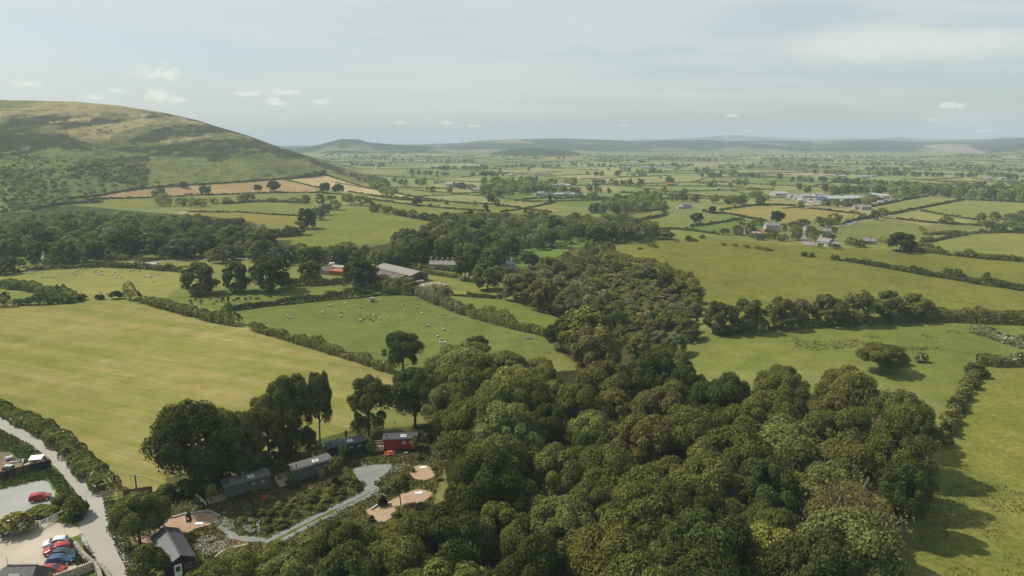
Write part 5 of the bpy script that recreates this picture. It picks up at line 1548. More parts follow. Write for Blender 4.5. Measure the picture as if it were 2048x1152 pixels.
# ------------------------------------------------------------------ materials of built things
M['slate'] = mat_flat('slate_roof', (.115, .11, .112), .6, var=.3, scale=2.2, bump=.2)
M['pale_slate'] = mat_flat('pale_slate', (.21, .19, .175), .85, var=.25, scale=1.2)
M['stone'] = mat_flat('stone_wall', (.30, .255, .19), .95, var=.45, scale=2.5, bump=.6)
M['drystone'] = mat_flat('dry_stone', (.40, .355, .28), .95, var=.45, scale=3.0, bump=.8)
M['render_w'] = mat_flat('white_render', (.37, .355, .32), .9, var=.15, scale=1)
M['tin'] = mat_flat('corrugated_roof', (.105, .098, .096), .5, metal=.0, var=.28, scale=1.4, spec=.5, stretch=(6, .5, 1))
M['tin_dark'] = mat_flat('dark_roof', (.06, .06, .063), .5, var=.25, scale=1.4, spec=.5, stretch=(6, .5, 1))
M['grey_wall'] = mat_flat('grey_green_cladding', (.11, .115, .10), .7, var=.12, scale=4, stretch=(8, 8, .4))
M['black_wall'] = mat_flat('black_cladding', (.028, .026, .026), .7, var=.15, scale=4, stretch=(8, 8, .4))
M['red_wall'] = mat_flat('oxblood_cladding', (.26, .022, .022), .6, var=.12, scale=4, stretch=(8, 8, .4))
M['black_wood'] = mat_flat('black_stained_timber', (.022, .018, .016), .85, var=.3, scale=3, stretch=(1, 1, 6))
M['timber'] = mat_flat('pale_timber', (.42, .33, .215), .85, var=.25, scale=4)
M['timber_brown'] = mat_flat('brown_timber', (.16, .085, .05), .85, var=.3, scale=4)
M['white_paint'] = mat_flat('white_paint', (.78, .78, .75), .5, var=.06, scale=2)
M['glass'] = mat_flat('window_glass', (.05, .06, .07), .08, var=.05, spec=.6)
M['sky_glass'] = mat_flat('skylight_glass', (.30, .34, .35), .12, var=.05, spec=.7)
M['black_metal'] = mat_flat('black_metal', (.02, .02, .02), .45, var=.1, spec=.5)
M['steel'] = mat_flat('galvanised_steel', (.50, .52, .51), .45, metal=.5, var=.12)
M['rubber'] = mat_flat('tyre', (.018, .018, .018), .85, var=.1)
M['rim'] = mat_flat('wheel_rim', (.55, .55, .55), .35, metal=.6, var=.08)
M['rust'] = mat_flat('rusty_sheet', (.28, .10, .045), .85, var=.35, scale=1.2)
M['asb'] = mat_flat('asbestos_roof', (.215, .19, .165), .9, var=.25, scale=.6, stretch=(3, .4, 1))
M['asb_dark'] = mat_flat('brown_sheet_roof', (.105, .085, .075), .85, var=.3, scale=.7, stretch=(3, .4, 1))
M['rooflight'] = mat_flat('rooflight', (.28, .265, .24), .6, var=.12)
M['blue_steel'] = mat_flat('blue_cladding', (.05, .10, .13), .55, var=.1)
M['pale_steel'] = mat_flat('pale_blue_roof', (.29, .305, .305), .5, var=.15, scale=.4)
M['brick'] = mat_flat('red_brick', (.33, .15, .10), .9, var=.25, scale=2)
M['orange'] = mat_flat('orange_plastic', (.50, .11, .03), .5, var=.1)
M['wool'] = mat_flat('white_fleece', (.47, .44, .37), .95, var=.12, scale=6)
M['darkwool'] = mat_flat('dark_fleece', (.022, .017, .013), .95, var=.25, scale=6)
M['face'] = mat_flat('sheep_face', (.10, .085, .07), .9, var=.2)


def yaw(a, b): return math.atan2(b[1] - a[1], b[0] - a[0])


def gable_shell(L, Wd, wh, rh):
    mb = MB()
    v = [(0, 0, 0), (L, 0, 0), (L, Wd, 0), (0, Wd, 0), (0, 0, wh), (L, 0, wh), (L, Wd, wh), (0, Wd, wh), (0, Wd / 2, wh + rh), (L, Wd / 2, wh + rh)]
    mb.add(v, [(3, 2, 1, 0), (0, 1, 5, 4), (2, 3, 7, 6), (1, 2, 6, 9, 5), (3, 0, 4, 8, 7)])
    return mb


def roof_slabs(L, Wd, wh, rh, oh=.25, th=.14):
    mb = MB(); k = rh / (Wd / 2)
    for s in (0, 1):
        y0 = -oh if s == 0 else Wd + oh; zE = wh - k * oh
        yr = Wd / 2
        # a hair above the wall tops
        v = [(-oh, y0, zE + .03), (L + oh, y0, zE + .03), (L + oh, yr, wh + rh + .03), (-oh, yr, wh + rh + .03)]
        mb.add(v + [(x, y, z + th) for x, y, z in v], [(3, 2, 1, 0), (4, 5, 6, 7), (0, 1, 5, 4), (1, 2, 6, 5), (2, 3, 7, 6), (3, 0, 4, 7)])
    return mb


def house(kind, pa, pb, depth, wh, rh, wall, roof, label, chim=(), wins=0, door=False, storeys=1, cat='house', group=None, far=False, base=None, extra=0.0):
    """pa, pb: photo points of the two front corners on the ground; the house runs back from them"""
    if base is None: a, b = gp(*pa), gp(*pb)
    else: a, b = base
    L_ = math.hypot(b[0] - a[0], b[1] - a[1]); z = min(a[2], b[2]) - .15 + extra
    if a[1] > 300 and not far: wh *= .62; rh *= .62; depth *= .62
    root = empty(kind, (a[0], a[1], z), yaw(a, b), label, cat, group)
    wh += .15
    gable_shell(L_, depth, wh, rh).build('wall', M[wall], root)
    rf = roof_slabs(L_, depth, wh, rh, .3 if not far else .2).build('roof', M[roof], root)
    for cx in chim:
        c = MB(); c.box(cx * L_, depth / 2, wh + rh + .45, .7, .9, 1.5); c.box(cx * L_, depth / 2, wh + rh + 1.25, .85, 1.05, .12)
        c.build('chimney', M['stone' if wall != 'render_w' else 'render_w'], rf)
    if wins:
        for s in range(storeys):
            for k in range(wins):
                x = L_ * (k + .5) / wins
                if door and s == 0 and k == wins // 2: continue
                f = MB(); f.box(x, -.03, (s + .55) * wh / storeys, 1.05, .08, 1.15)
                fr = f.build('window', M['white_paint'], root)
                if not far:
                    g = MB(); g.box(x, -.075, (s + .55) * wh / storeys, .85, .02, .95); g.build('pane', M['glass'], fr)
        if door:
            dd = MB(); dd.box(L_ * (wins // 2 + .5) / wins, -.03, 1.05, .95, .08, 2.1); dd.build('door', M['timber_brown'], root)
    return root


# ------------------------------------------------------------------ shepherd huts
def hut(pa, pb, eave_h, wallm, roofm, label, width=2.6, deck_back=0.0):
    a, b = gp(*pa), gp(*pb); L_ = math.hypot(b[0] - a[0], b[1] - a[1]); rz = yaw(a, b)
    root = empty('shepherd_hut', (a[0], a[1], 0), rz, label, 'shepherd hut', 'shepherd huts of the camp')
    z0 = .55; wh = eave_h - z0
    mb = MB(); mb.box(L_ / 2, width / 2, z0 + wh / 2, L_, width, wh)
    n = 10; arc = [(width / 2 - (width / 2) * math.cos(math.pi * k / n), eave_h + .42 * math.sin(math.pi * k / n)) for k in range(n + 1)]
    for x in (0, L_):                      # curved gable ends
        mb.add([(x, y, z) for y, z in arc], [tuple(range(n + 1))])
    mb.box(L_ / 2, width / 2, z0 - .1, L_ - .3, width - .6, .18)
    mb.build('wall', M[wallm], root)
    rb = MB(); oh = .22; W2 = width / 2 + oh
    ra = [(width / 2 - W2 * math.cos(math.pi * k / 14), eave_h + .02 + .50 * math.sin(math.pi * k / 14)) for k in range(15)]
    v = [(x, y, z) for x in (-oh, L_ + oh) for y, z in ra] + [(x, y, z + .05) for x in (-oh, L_ + oh) for y, z in ra]
    f = []
    for k in range(14):
        f += [(k, k + 1, 16 + k, 15 + k), (30 + k, 45 + k, 46 + k, 31 + k), (k, 30 + k, 31 + k, k + 1), (15 + k, 16 + k, 46 + k, 45 + k)]
    f += [(0, 15, 45, 30), (14, 44, 59, 29)]
    rb.add(v, f)
    for k in range(int(L_ / .5) + 1):      # standing seams
        x = min(-oh + .02 + k * .5, L_ + oh)
        rb.tube([(x, y, z + .06) for y, z in ra], .016, 4)
    roof = rb.build('roof', M[roofm], root)
    ang = 60 / 180 * math.pi; sx = L_ * .60
    ctr = (sx, width / 2 - W2 * math.cos(ang), eave_h + .10 + .50 * math.sin(ang)); tilt = math.atan2(.5 * math.cos(ang), W2 * math.sin(ang))
    s = MB(); s.box(0, 0, 0, 1.05, .85, .10, bev=.02); sk = s.build('skylight', M['white_paint'], roof, loc=ctr); sk.rotation_euler = (tilt, 0, 0)
    p = MB(); p.box(0, 0, .058, .82, .62, .02); p.build('pane', M['sky_glass'], sk)
    fl = MB(); fl.tube([(.55, .25, eave_h + .1), (.55, .25, eave_h + .95)], .075, 8); fl.tube([(.55, .25, eave_h + .95), (.55, .25, eave_h + 1.08)], .12, 8)
    fl.build('flue', M['black_metal'], roof)
    for x in (.62, .84):
        w_ = MB(); w_.box(L_ * x, -.025, z0 + wh * .66, .75, .07, .55); fr = w_.build('window', M['white_paint'] if wallm == 'red_wall' else M['grey_wall'], root)
        g = MB(); g.box(L_ * x, -.065, z0 + wh * .66, .6, .02, .42); g.build('pane', M['sky_glass'], fr)
    d = MB(); d.box(-.03, width / 2, z0 + .95, .07, .85, 1.9); dr = d.build('door', M['timber_brown'], root)
    g = MB(); g.box(-.075, width / 2, z0 + 1.3, .02, .55, .8); g.build('pane', M['glass'], dr)
    for x in (L_ * .14, L_ * .86):
        for y in (.12, width - .12):
            w_ = MB(); w_.tube([(x, y - .05, .33), (x, y + .05, .33)], .33, 14); wl = w_.build('wheel', M['black_metal'], root)
            q = MB(); q.tube([(x, y - .075, .33), (x, y + .075, .33)], .10, 8); q.build('hub', M['steel'], wl)
    return root, L_, rz, a


def deck(hutinfo, label, length=2.6, y0=-.2, depth=2.6, chairs=True, h=.5):
    root, L_, rz, a = hutinfo
    c, s = math.cos(rz), math.sin(rz); ox = -length - .12
    loc = (a[0] + ox * c - y0 * s, a[1] + ox * s + y0 * c, 0)
    r = empty('timber_deck', loc, rz, label, 'deck', 'timber decks of the huts')
    m = MB()
    for k in range(18):
        m.box(length / 2, depth * (k + .5) / 18, h, length, depth / 18 - .02, .05)
    m.build('floor', M['timber'], r)
    sk = MB(); sk.box(length / 2, .04, h / 2 - .03, length - .1, .04, h - .1); sk.box(.04, depth / 2, h / 2 - .03, .04, depth - .2, h - .1); sk.build('skirt', M['timber_brown'], r)
    posts = [(0.05, .05), (length / 2, .05), (length - .08, .05), (.05, depth / 2), (.05, depth - .05), (length / 2, depth - .05), (length - .08, depth - .05)]
    for x, y in posts:
        p = MB(); p.box(x, y, h + .5, .09, .09, 1.0); p.build('post', M['timber'], r)
    for (p, q) in (((0.05, .05), (length - .08, .05)), ((.05, .05), (.05, depth - .05)), ((.05, depth - .05), (length - .08, depth - .05))):
        for z in (h + .98, h + .55):
            b = MB(); b.beam((p[0], p[1], z), (q[0], q[1], z), .11, .05); b.build('rail', M['timber'], r)
    if chairs:
        for k, (x, y) in enumerate(((length * .45, depth * .45), (length * .68, depth * .62))):
            cr = empty('deck_chair', (loc[0] + x * c - y * s, loc[1] + x * s + y * c, h + .025), rz + 1.2 - k * 2.1, f'{"pale" if k else "grey"} chair standing on the deck of {label.split(" of ")[-1]}', 'chair', 'chairs on the hut decks')
            st = MB(); st.box(0, 0, .42, .5, .5, .06); st.build('seat', M['timber' if k else 'steel'], cr)
            bk = MB(); bk.box(-.25, 0, .72, .05, .5, .6); bk.build('backrest', M['timber' if k else 'steel'], cr)
            for lx in (-.2, .2):
                for ly in (-.2, .2):
                    l_ = MB(); l_.box(lx, ly, .2, .04, .04, .39); l_.build('leg', M['black_metal'], cr)
    return r


h1 = hut((452, 1003), (541, 978), 2.6, 'grey_wall', 'tin', 'grey shepherd hut nearest the lane, first of the row with a curved roof')
h2 = hut((590, 969), (664, 946), 2.6, 'grey_wall', 'tin', 'grey shepherd hut second in the row, beside the white birch sapling')
h3 = hut((658, 922), (731, 907), 2.6, 'black_wall', 'tin_dark', 'black shepherd hut third in the row, behind the turning circle')
h4 = hut((768, 905), (834, 902), 2.6, 'red_wall', 'tin_dark', 'dark red shepherd hut at the far end of the row')
deck(h1, 'timber deck of the first grey hut', chairs=False)
deck(h2, 'timber deck with chairs of the second grey hut')
deck(h3, 'timber deck with rails of the black hut')
deck(h4, 'pale timber deck with rails of the red hut', length=2.2)

# small things round the huts
def picnic(px, py, label, mat):
    p = gp(px, py); r = empty('picnic_table', p, .3, label, 'table')
    t = MB(); t.box(0, 0, .74, 1.1, .7, .05); t.build('tabletop', M[mat], r)
    for sx in (-1, 1):
        b = MB(); b.box(0, sx * .62, .44, 1.1, .25, .05); b.build('bench', M[mat], r)
        l_ = MB(); l_.beam((sx * .4, -.6, 0), (sx * .4, .25, .72), .06, .06); l_.beam((sx * .4, .6, 0), (sx * .4, -.25, .72), .06, .06); l_.beam((sx * .4, -.7, .40), (sx * .4, .7, .40), .05, .06); l_.build('leg', M['timber'], r)


picnic(780, 910, 'orange picnic table on the bare strip before the red hut', 'orange')
def camp_chair(px, py, label, mat, rz):
    r = empty('camp_chair', gp(px, py), rz, label, 'chair')
    s = MB(); s.box(0, 0, .4, .5, .5, .05); s.build('seat', M[mat], r)
    b = MB(); b.box(-.26, 0, .7, .05, .5, .55); b.build('backrest', M[mat], r)
    for x in (-.2, .2):
        for y in (-.2, .2):
            l_ = MB(); l_.box(x, y, .19, .04, .04, .38); l_.build('leg', M['timber'], r)


camp_chair(773, 912, 'orange camp chair left of the orange picnic table', 'orange', .6)
camp_chair(787, 911, 'pale camp chair right of the orange picnic table', 'timber', 2.6)
camp_chair(530, 1001, 'bright orange chair at the end of the strip before the first grey hut', 'orange', 1.0)
camp_chair(534, 999, 'orange chair beside another one before the first grey hut', 'orange', 2.4)


def tub(px, py, label):
    r = empty('fire_pit', gp(px, py), 0, label, 'fire pit')
    t = MB(); t.tube([(0, 0, 0), (0, 0, .3), (0, 0, .34)], [.3, .45, .48], 14); t.build('bowl', M['black_metal'], r)
    q = MB(); q.tube([(0, 0, .342), (0, 0, .35)], .40, 14); q.build('ash', M['pale_slate'], r)


tub(812, 908, 'black fire bowl on the bare strip before the red hut')


def cover(px, py, label):
    r = empty('drain_cover', gp(px, py), .25, label, 'cover', 'pale covers in the gravel pads')
    t = MB(); t.box(0, 0, .05, 1.4, .8, .06, bev=.01); t.build('frame', M['steel'], r); q = MB(); q.box(0, 0, .085, 1.2, .62, .02); q.build('lid', M['white_paint'], r)


cover(399, 1047, 'pale rectangular cover in the stone edged gravel pad'); cover(846, 935, 'pale cover in the round gravel pad'); cover(838, 986, 'pale cover in the middle gravel pad')


def edging(pts, label, mat='drystone', h=.28, w=.32):
    d = densify(pts, 4); W = unp(d[:, 0], d[:, 1]); m = MB()
    for a, b in zip(W[:-1], W[1:]): m.beam((a[0], a[1], h / 2), (b[0], b[1], h / 2), w, h)
    o = m.build('stone_edging', M[mat]); tag(o, label, 'edging')


edging([(345, 1036), (366, 1030), (418, 1023), (441, 1034)], 'pale stone edging along the back of the pink gravel pad', 'render_w')
edging([(742, 1020), (758, 1010), (782, 1008)], 'pale curved edging behind the lower gravel pad', 'render_w')


def rail_fence(pts, h, label, mat='timber', nrail=2, name='rail_fence', step=2.0, wire=False):
    d = densify(pts, 12); W = unp(d[:, 0], d[:, 1]); seg = np.concatenate([[0], np.cumsum(np.linalg.norm(np.diff(W[:, :2], axis=0), axis=1))])
    n = max(2, int(seg[-1] / step) + 1); ts = np.linspace(0, seg[-1], n); Q = np.stack([np.interp(ts, seg, W[:, k]) for k in range(3)], 1)
    r = empty(name, Q[0], 0, label, 'fence'); Q = Q - Q[0]
    for q in Q:
        p = MB(); p.box(q[0], q[1], q[2] + h / 2, .11, .11, h); p.build('post', M[mat], r)
    for k in range(nrail):
        m = MB(); z = h * (.92 - k * .36)
        for a, b in zip(Q[:-1], Q[1:]): m.beam((a[0], a[1], a[2] + z), (b[0], b[1], b[2] + z), .05 if not wire else .02, .12 if not wire else .02)
        m.build('rail', M[mat], r)


rail_fence([(772, 873), (800, 869), (846, 868)], 1.1, 'pale rail fence running behind the red hut roof')
rail_fence([(875, 884), (905, 899)], 1.1, 'short pale rail fence right of the red hut, against the wood')
rail_fence([(392, 996), (412, 1014)], 1.0, 'short white rail fence beside the yellow sapling', 'white_paint')
rail_fence([(508, 938), (540, 960)], 1.2, 'dark brown rail fence behind the first grey hut', 'timber_brown')
rail_fence([(600, 905), (660, 892), (720, 878), (790, 850)], 1.1, 'post and wire fence along the hay field behind the huts', 'timber_brown', 3, 'wire_fence', 3.0, True)
rail_fence([(206, 935), (222, 962), (236, 990)], 1.0, 'post and wire fence down the corner of the hay field by the lane hedge', 'timber', 3, 'wire_fence', 2.0, True)

# carved post, wicker fence, log bench
p = gp(693, 888); r = empty('carved_post', p, 0, 'tall reddish carved wooden post standing behind the black hut', 'post')
m = MB(); m.tube([(0, 0, -.05), (0, 0, 1.9), (0, 0, 2.0)], [.2, .18, .18], 8); m.build('shaft', M['timber_brown'], r)
m = MB(); m.tube([(0, 0, 2.0), (0, 0, 2.08), (0, 0, 2.5), (0, 0, 2.62), (0, 0, 2.9)], [.19, .3, .3, .2, .22], 10); m.build('head', M['timber_brown'], r)


def panel_fence(pts, h, label, mat, name='panel_fence', cap=None):
    d = densify(pts, 2); W = unp(d[:, 0], d[:, 1]); r = empty(name, W[0], 0, label, 'fence'); Q = W - W[0]
    for a, b in zip(Q[:-1], Q[1:]):
        m = MB(); mid = (a + b) / 2; L_ = math.hypot(*(b - a)[:2]); rz = yaw(a, b)
        n = max(4, int(L_ / .16))
        for k in range(n):
            t = (k + .5) / n; q = a + (b - a) * t
            m.box(q[0], q[1], q[2] + h / 2 + (.015 if k % 2 else 0), L_ / n - .012, .03 + .02 * (k % 2), h, rz)
        m.build('panel', M[mat], r)
        pm = MB(); pm.box(a[0], a[1], a[2] + h / 2 + .05, .12, .12, h + .1, rz); pm.build('post', M[mat], r)
        if cap:
            cm = MB(); cm.beam((a[0], a[1], a[2] + h + .03), (b[0], b[1], b[2] + h + .03), .12, .05); cm.build('cap_rail', M[cap], r)
    return r


panel_fence([(248, 996), (272, 993), (290, 990), (306, 988)], 1.5, 'woven brown hurdle fence behind the utility pole', 'timber_brown', 'hurdle_fence')
panel_fence([(-40, 972), (0, 962), (30, 954), (66, 945), (103, 936)], 1.7, 'black boarded fence above the grey car park', 'black_wood', 'boarded_fence', 'timber_brown')
d = densify([(432, 1120), (445, 1110), (462, 1103), (480, 1099), (498, 1095)], 4); W = unp(d[:, 0], d[:, 1])
r = empty('log_bench', W[0], 0, 'long curved pale log bench in the flower meadow', 'bench'); Q = W - W[0]; m = MB()
m.tube([(q[0], q[1], .52) for q in Q], .2, 8); m.build('seat', M['timber'], r, smooth=True)
for k in range(1, len(Q), 5):
    l_ = MB(); l_.tube([(Q[k][0], Q[k][1], 0), (Q[k][0], Q[k][1], .4)], .1, 6); l_.build('leg', M['timber_brown'], r)

# ------------------------------------------------------------------ gabled cabin by the lane
NL, NR, FL, FR = plane(331, 1136, 2.35), plane(396, 1118, 2.35), plane(301, 1075.5, 2.35), plane(359, 1060, 2.35)
ax = ((FL + FR) - (NL + NR)) / 2; L_ = math.hypot(ax[0], ax[1]); wv = ((NR - NL) + (FR - FL)) / 2
u = ax / L_; side = np.array([u[1], -u[0], 0]); wd = abs(np.dot(wv, side))
o_ = (NL + FL) / 2 - u * L_ / 2
r = empty('gabled_cabin', (o_[0], o_[1], 0), math.atan2(u[1], u[0]), 'black timber cabin with a steep grey slate gable roof beside the lane', 'cabin')
RH = 0.98
# local x runs away from the viewer, local -y to the right
sh = MB(); i0 = .25
v = [(i0, -i0, 0), (L_ - i0, -i0, 0), (L_ - i0, -wd + i0, 0), (i0, -wd + i0, 0), (i0, -i0, 2.4), (L_ - i0, -i0, 2.4), (L_ - i0, -wd + i0, 2.4), (i0, -wd + i0, 2.4), (i0, -wd / 2, 2.3 + RH), (L_ - i0, -wd / 2, 2.3 + RH)]
sh.add(v, [(3, 2, 1, 0), (0, 1, 5, 4), (2, 3, 7, 6), (1, 2, 6, 9, 5), (3, 0, 4, 8, 7)]); sh.build('wall', M['black_wood'], r)
rb = MB()
for y0 in (0, -wd):
    v = [(0, y0, 2.35), (L_, y0, 2.35), (L_, -wd / 2, 2.35 + RH), (0, -wd / 2, 2.35 + RH)]
    rb.add(v + [(x, y, z + .12) for x, y, z in v], [(3, 2, 1, 0), (4, 5, 6, 7), (0, 1, 5, 4), (1, 2, 6, 5), (2, 3, 7, 6), (3, 0, 4, 7)])
M['cabin_roof'] = mat_flat('black_slate', (.058, .058, .062), .5, var=.3, scale=2.2, bump=.2, spec=.5)
rf = rb.build('roof', M['cabin_roof'], r)
rc = MB(); rc.beam((-.02, -wd / 2, 2.5 + RH), (L_ + .02, -wd / 2, 2.5 + RH), .22, .1); rc.build('ridge', M['tin_dark'], rf)
bg_ = MB()
for y0 in (.02, -wd - .02): bg_.beam((-.05, y0, 2.38), (-.05, -wd / 2, 2.40 + RH), .05, .2)
bg_.build('bargeboard', M['black_metal'], rf)
dm = MB(); dm.box(i0 - .04, -wd * .38, 1.05, .07, .95, 2.1); d_ = dm.build('door', M['white_paint'], r)
g = MB(); g.box(i0 - .09, -wd * .38, 1.45, .02, .6, .8); g.build('pane', M['glass'], d_)
dm = MB(); dm.box(i0 - .04, -wd * .72, 1.45, .07, 1.0, .9); d_ = dm.build('window', M['timber_brown'], r); g = MB(); g.box(i0 - .085, -wd * .72, 1.45, .02, .8, .7); g.build('pane', M['glass'], d_)

# slate roofed building cut off by the frame corner
A_, B_ = plane(15, 1130, 4.8), plane(73, 1129, 4.8)
r = empty('stone_building', (A_[0], A_[1], 0), yaw(A_, B_), 'stone building with grey hipped slate roof cut off by the bottom left corner', 'building')
L_ = math.hypot(B_[0] - A_[0], B_[1] - A_[1]); dp = 2.9
w_ = MB(); w_.box(L_ / 2 - 1.5, 0, 1.15, L_ + 3.2, dp * 2 - .5, 2.3); w_.build('wall', M['stone'], r)
rf = MB(); rf.add([(0, 0, 4.8), (L_, 0, 4.8), (L_ + .15, -dp, 2.3), (-3.2, -dp, 2.3), (-3.2, dp, 2.3), (L_ + .15, dp, 2.3)], [(0, 3, 2, 1), (0, 1, 5, 4), (0, 4, 3), (1, 2, 5), (2, 3, 4, 5)])
rr = rf.build('roof', M['slate'], r)
sl_ = math.atan2(2.5, dp); s = MB(); s.box(0, 0, 0, 1.5, .9, .08); s_ = s.build('rooflight', M['rooflight'], rr, loc=(L_ * .38, -dp * .42, 4.8 - 2.5 * .42 + .05)); s_.rotation_euler = (sl_, 0, 0)
rg = MB(); rg.beam((0, 0, 4.83), (L_ + .1, 0, 4.83), .25, .1); rg.build('ridge', M['pale_slate'], rr)
pl = MB(); pl.tube([(0, .05, 4.8), (0, .05, 6.0)], .03, 5); pl.build('vent_pipe', M['black_metal'], rr)

# ------------------------------------------------------------------ dry stone walls and gates
def stone_wall(pts, h, label, wd=.5, cope=True):
    d = densify(pts, 10); W = unp(d[:, 0], d[:, 1]); r = empty('stone_wall', W[0], 0, label, 'wall'); Q = W - W[0]; rg_ = random.Random(4)
    m = MB(); c = MB()
    for a, b in zip(Q[:-1], Q[1:]):
        L_ = math.hypot(*(b - a)[:2]); rz = yaw(a, b); n = max(1, int(L_ / .38))
        for k in range(n):
            for row in range(3):
                t = (k + .5 + (row % 2) * .3) / n; q = a + (b - a) * t
                m.box(q[0] + rg_.uniform(-.04, .04), q[1] + rg_.uniform(-.04, .04), h * (row + .5) / 3, L_ / n * rg_.uniform(.85, .99), wd * rg_.uniform(.85, 1.05), h / 3 * rg_.uniform(.9, .99), rz + rg_.uniform(-.06, .06), .04)
            if cope:
                q = a + (b - a) * (k + .5) / n
                c.box(q[0], q[1], h + .1, L_ / n * .8, wd * rg_.uniform(.8, 1.1), rg_.uniform(.18, .28), rz + rg_.uniform(-.15, .15), .05)
    m.build('wall', M['drystone'], r)
    if cope: c.build('coping', M['drystone'], r)


stone_wall([(152, 1096), (163, 1112), (176, 1126), (190, 1137)], 1.0, 'dry stone wall running beside the lane verge behind the parked cars')
stone_wall([(192, 1138), (200, 1155), (206, 1175)], 1.1, 'dry stone wall running down to the bottom edge of the frame')
stone_wall([(200, 1138), (212, 1150), (222, 1166)], .8, 'low tumbled stone wall between the field wall and the lane')
stone_wall([(96, 1171), (140, 1156), (186, 1139)], 1.1, 'stone wall with pale coping in front of the nearest red car')
stone_wall([(-10, 1075), (40, 1064), (78, 1054)], .9, 'dark stone wall at the back of the yard under the elder bush')


def field_gate(a, b, label, mat, h=1.15, bars=4):
    A0, B0 = gp(*a), gp(*b); r = empty('field_gate', A0, yaw(A0, B0), label, 'gate'); L_ = math.hypot(B0[0] - A0[0], B0[1] - A0[1])
    for x in (-.1, L_ + .1):
        p = MB(); p.box(x, 0, .65, .16, .16, 1.3); p.build('post', M[mat], r)
    f = MB()
    for k in range(bars): f.box(L_ / 2, 0, .2 + k * (h - .2) / (bars - 1), L_ - .1, .05, .07)
    for x in (.08, L_ / 3, L_ * 2 / 3, L_ - .08): f.box(x, .03, h / 2 + .08, .07, .05, h - .05)
    f.build('frame', M[mat], r)


field_gate((82, 1056), (124, 1036), 'white wooden gate standing open at the yard entrance', 'white_paint')
field_gate((163, 1082), (177, 1104), 'pale green metal gate at the end of the verge wall', 'steel')
field_gate((207, 996), (220, 994), 'two pale posts and bars at the end of the lane hedge', 'timber')

# ------------------------------------------------------------------ poles and wires
def pole(px, py, hpx, label, arm=True, mat='timber_brown', lean=0):
    p = gp(px, py); _, _, zc = proj(*p); h = hpx * zc / FPX / .9
    r = empty('utility_pole', p, 0, label, 'pole', None); r.rotation_euler = (0, lean, 0)
    m = MB(); m.tube([(0, 0, -.2), (0, 0, h)], [.15, .11], 8); m.build('shaft', M[mat], r)
    if arm:
        c = MB(); c.beam((-.95, .25, h - .25), (.95, -.25, h - .25), .1, .12); cm = c.build('crossarm', M['timber'], r)
        for x in (-.85, 0, .85):
            i_ = MB(); i_.tube([(x, -x * .26, h - .2), (x, -x * .26, h + .05)], [.05, .04], 6); i_.build('insulator', M['white_paint'], cm)
    return Vector(p) + Vector((0, 0, h - .1))


tp1 = pole(279, 1024, 73, 'dark utility pole with a pale crossarm rising above the lane tree')
tp2 = pole(269, 1082, 62, 'plain pale pole in front of the lane tree', False, 'timber')
for px, py, h in [(281, 546, 27), (642, 536, 22), (819, 538, 18), (868, 538, 14), (1010, 434, 10)]:
    pole(px, py, h, {281: 'thin pole standing in the left sheep field', 642: 'thin pole beside the farm road hedge', 819: 'thin pole in the meadow by the terrace', 868: 'small pole at the terrace garden', 1010: 'thin pole in the strip fields'}[px], px != 868)
for k, (a, b) in enumerate([(tp1 + Vector((-.8, .2, .1)), tp2), (tp1 + Vector((.8, -.2, .1)), Vector(plane(470, 984, 3.0))), (tp1, Vector(plane(150, 905, 6.5)))]):
    m = MB(); pts = [a.lerp(b, t / 10) + Vector((0, 0, -1.2 * 4 * (t / 10) * (1 - t / 10) * (.5 if k == 0 else 1))) for t in range(11)]
    m.tube(pts, .022, 4); o = m.build('overhead_wire', M['black_metal']); tag(o, ['wire sagging between the two poles by the lane', 'wire running from the crossarm pole to the first grey hut', 'wire running from the crossarm pole over the lane hedge'][k], 'wire')

# ------------------------------------------------------------------ clutter behind the black fence
p = gp(66, 942); r = empty('garden_shed', (p[0], p[1] + .9, 0), .22, 'small box shed with a white sloping roof behind the black fence', 'shed')
m = MB(); m.box(0, .6, .9, 1.9, 1.2, 1.8); m.build('wall', M['timber'], r)
m = MB(); m.add([(-1.1, -.15, 1.82), (1.1, -.15, 1.82), (1.1, 1.35, 2.12), (-1.1, 1.35, 2.12), (-1.1, -.15, 1.9), (1.1, -.15, 1.9), (1.1, 1.35, 2.2), (-1.1, 1.35, 2.2)], [(3, 2, 1, 0), (4, 5, 6, 7), (0, 1, 5, 4), (1, 2, 6, 5), (2, 3, 7, 6), (3, 0, 4, 7)]); m.build('roof', M['white_paint'], r)
m = MB(); m.box(0, -.02, .85, .7, .05, 1.6); m.build('door', M['timber_brown'], r)
for k, (px, py, mat, lb, shp) in enumerate([(8, 946, 'black_metal', 'black tarpaulin covered heap at the left edge behind the fence', (1.8, 1.2, .8)), (22, 930, 'steel', 'grey metal sheets stacked behind the fence', (1.6, 1.0, .35)),
                                            (38, 935, 'timber', 'pale timber boards propped behind the fence', (.3, 1.6, .9)), (10, 925, 'pale_slate', 'pile of grey slabs at the left edge', (1.4, 1.2, .5)), (48, 942, 'steel', 'grey tank beside the white roofed shed', (1.2, .8, .8)), (2, 960, 'blue_steel', 'dark blue bin at the left edge behind the fence', (.9, .9, 1.0))]):
    p = gp(px, py); r = empty('scrap_heap' if k < 2 else ['board_stack', 'slab_stack', 'water_tank', 'bin'][k - 2], (p[0], p[1] + 1.2, 0), .3 * k, lb, ['heap', 'heap', 'boards', 'slabs', 'tank', 'bin'][k])
    a = MB(); a.box(0, 0, shp[2] / 2, *shp, bev=min(shp) * .22); a.build('body', M[mat], r)
    for q in range(2):
        c = MB(); c.box((-.2 + .4 * q) * shp[0], .1, shp[2] + .06, shp[0] * .4, shp[1] * .6, .1, .3 * q, .02); c.build('cover' if k not in (2, 3) else 'top_piece', M['steel' if k != 1 else 'black_metal'], r)

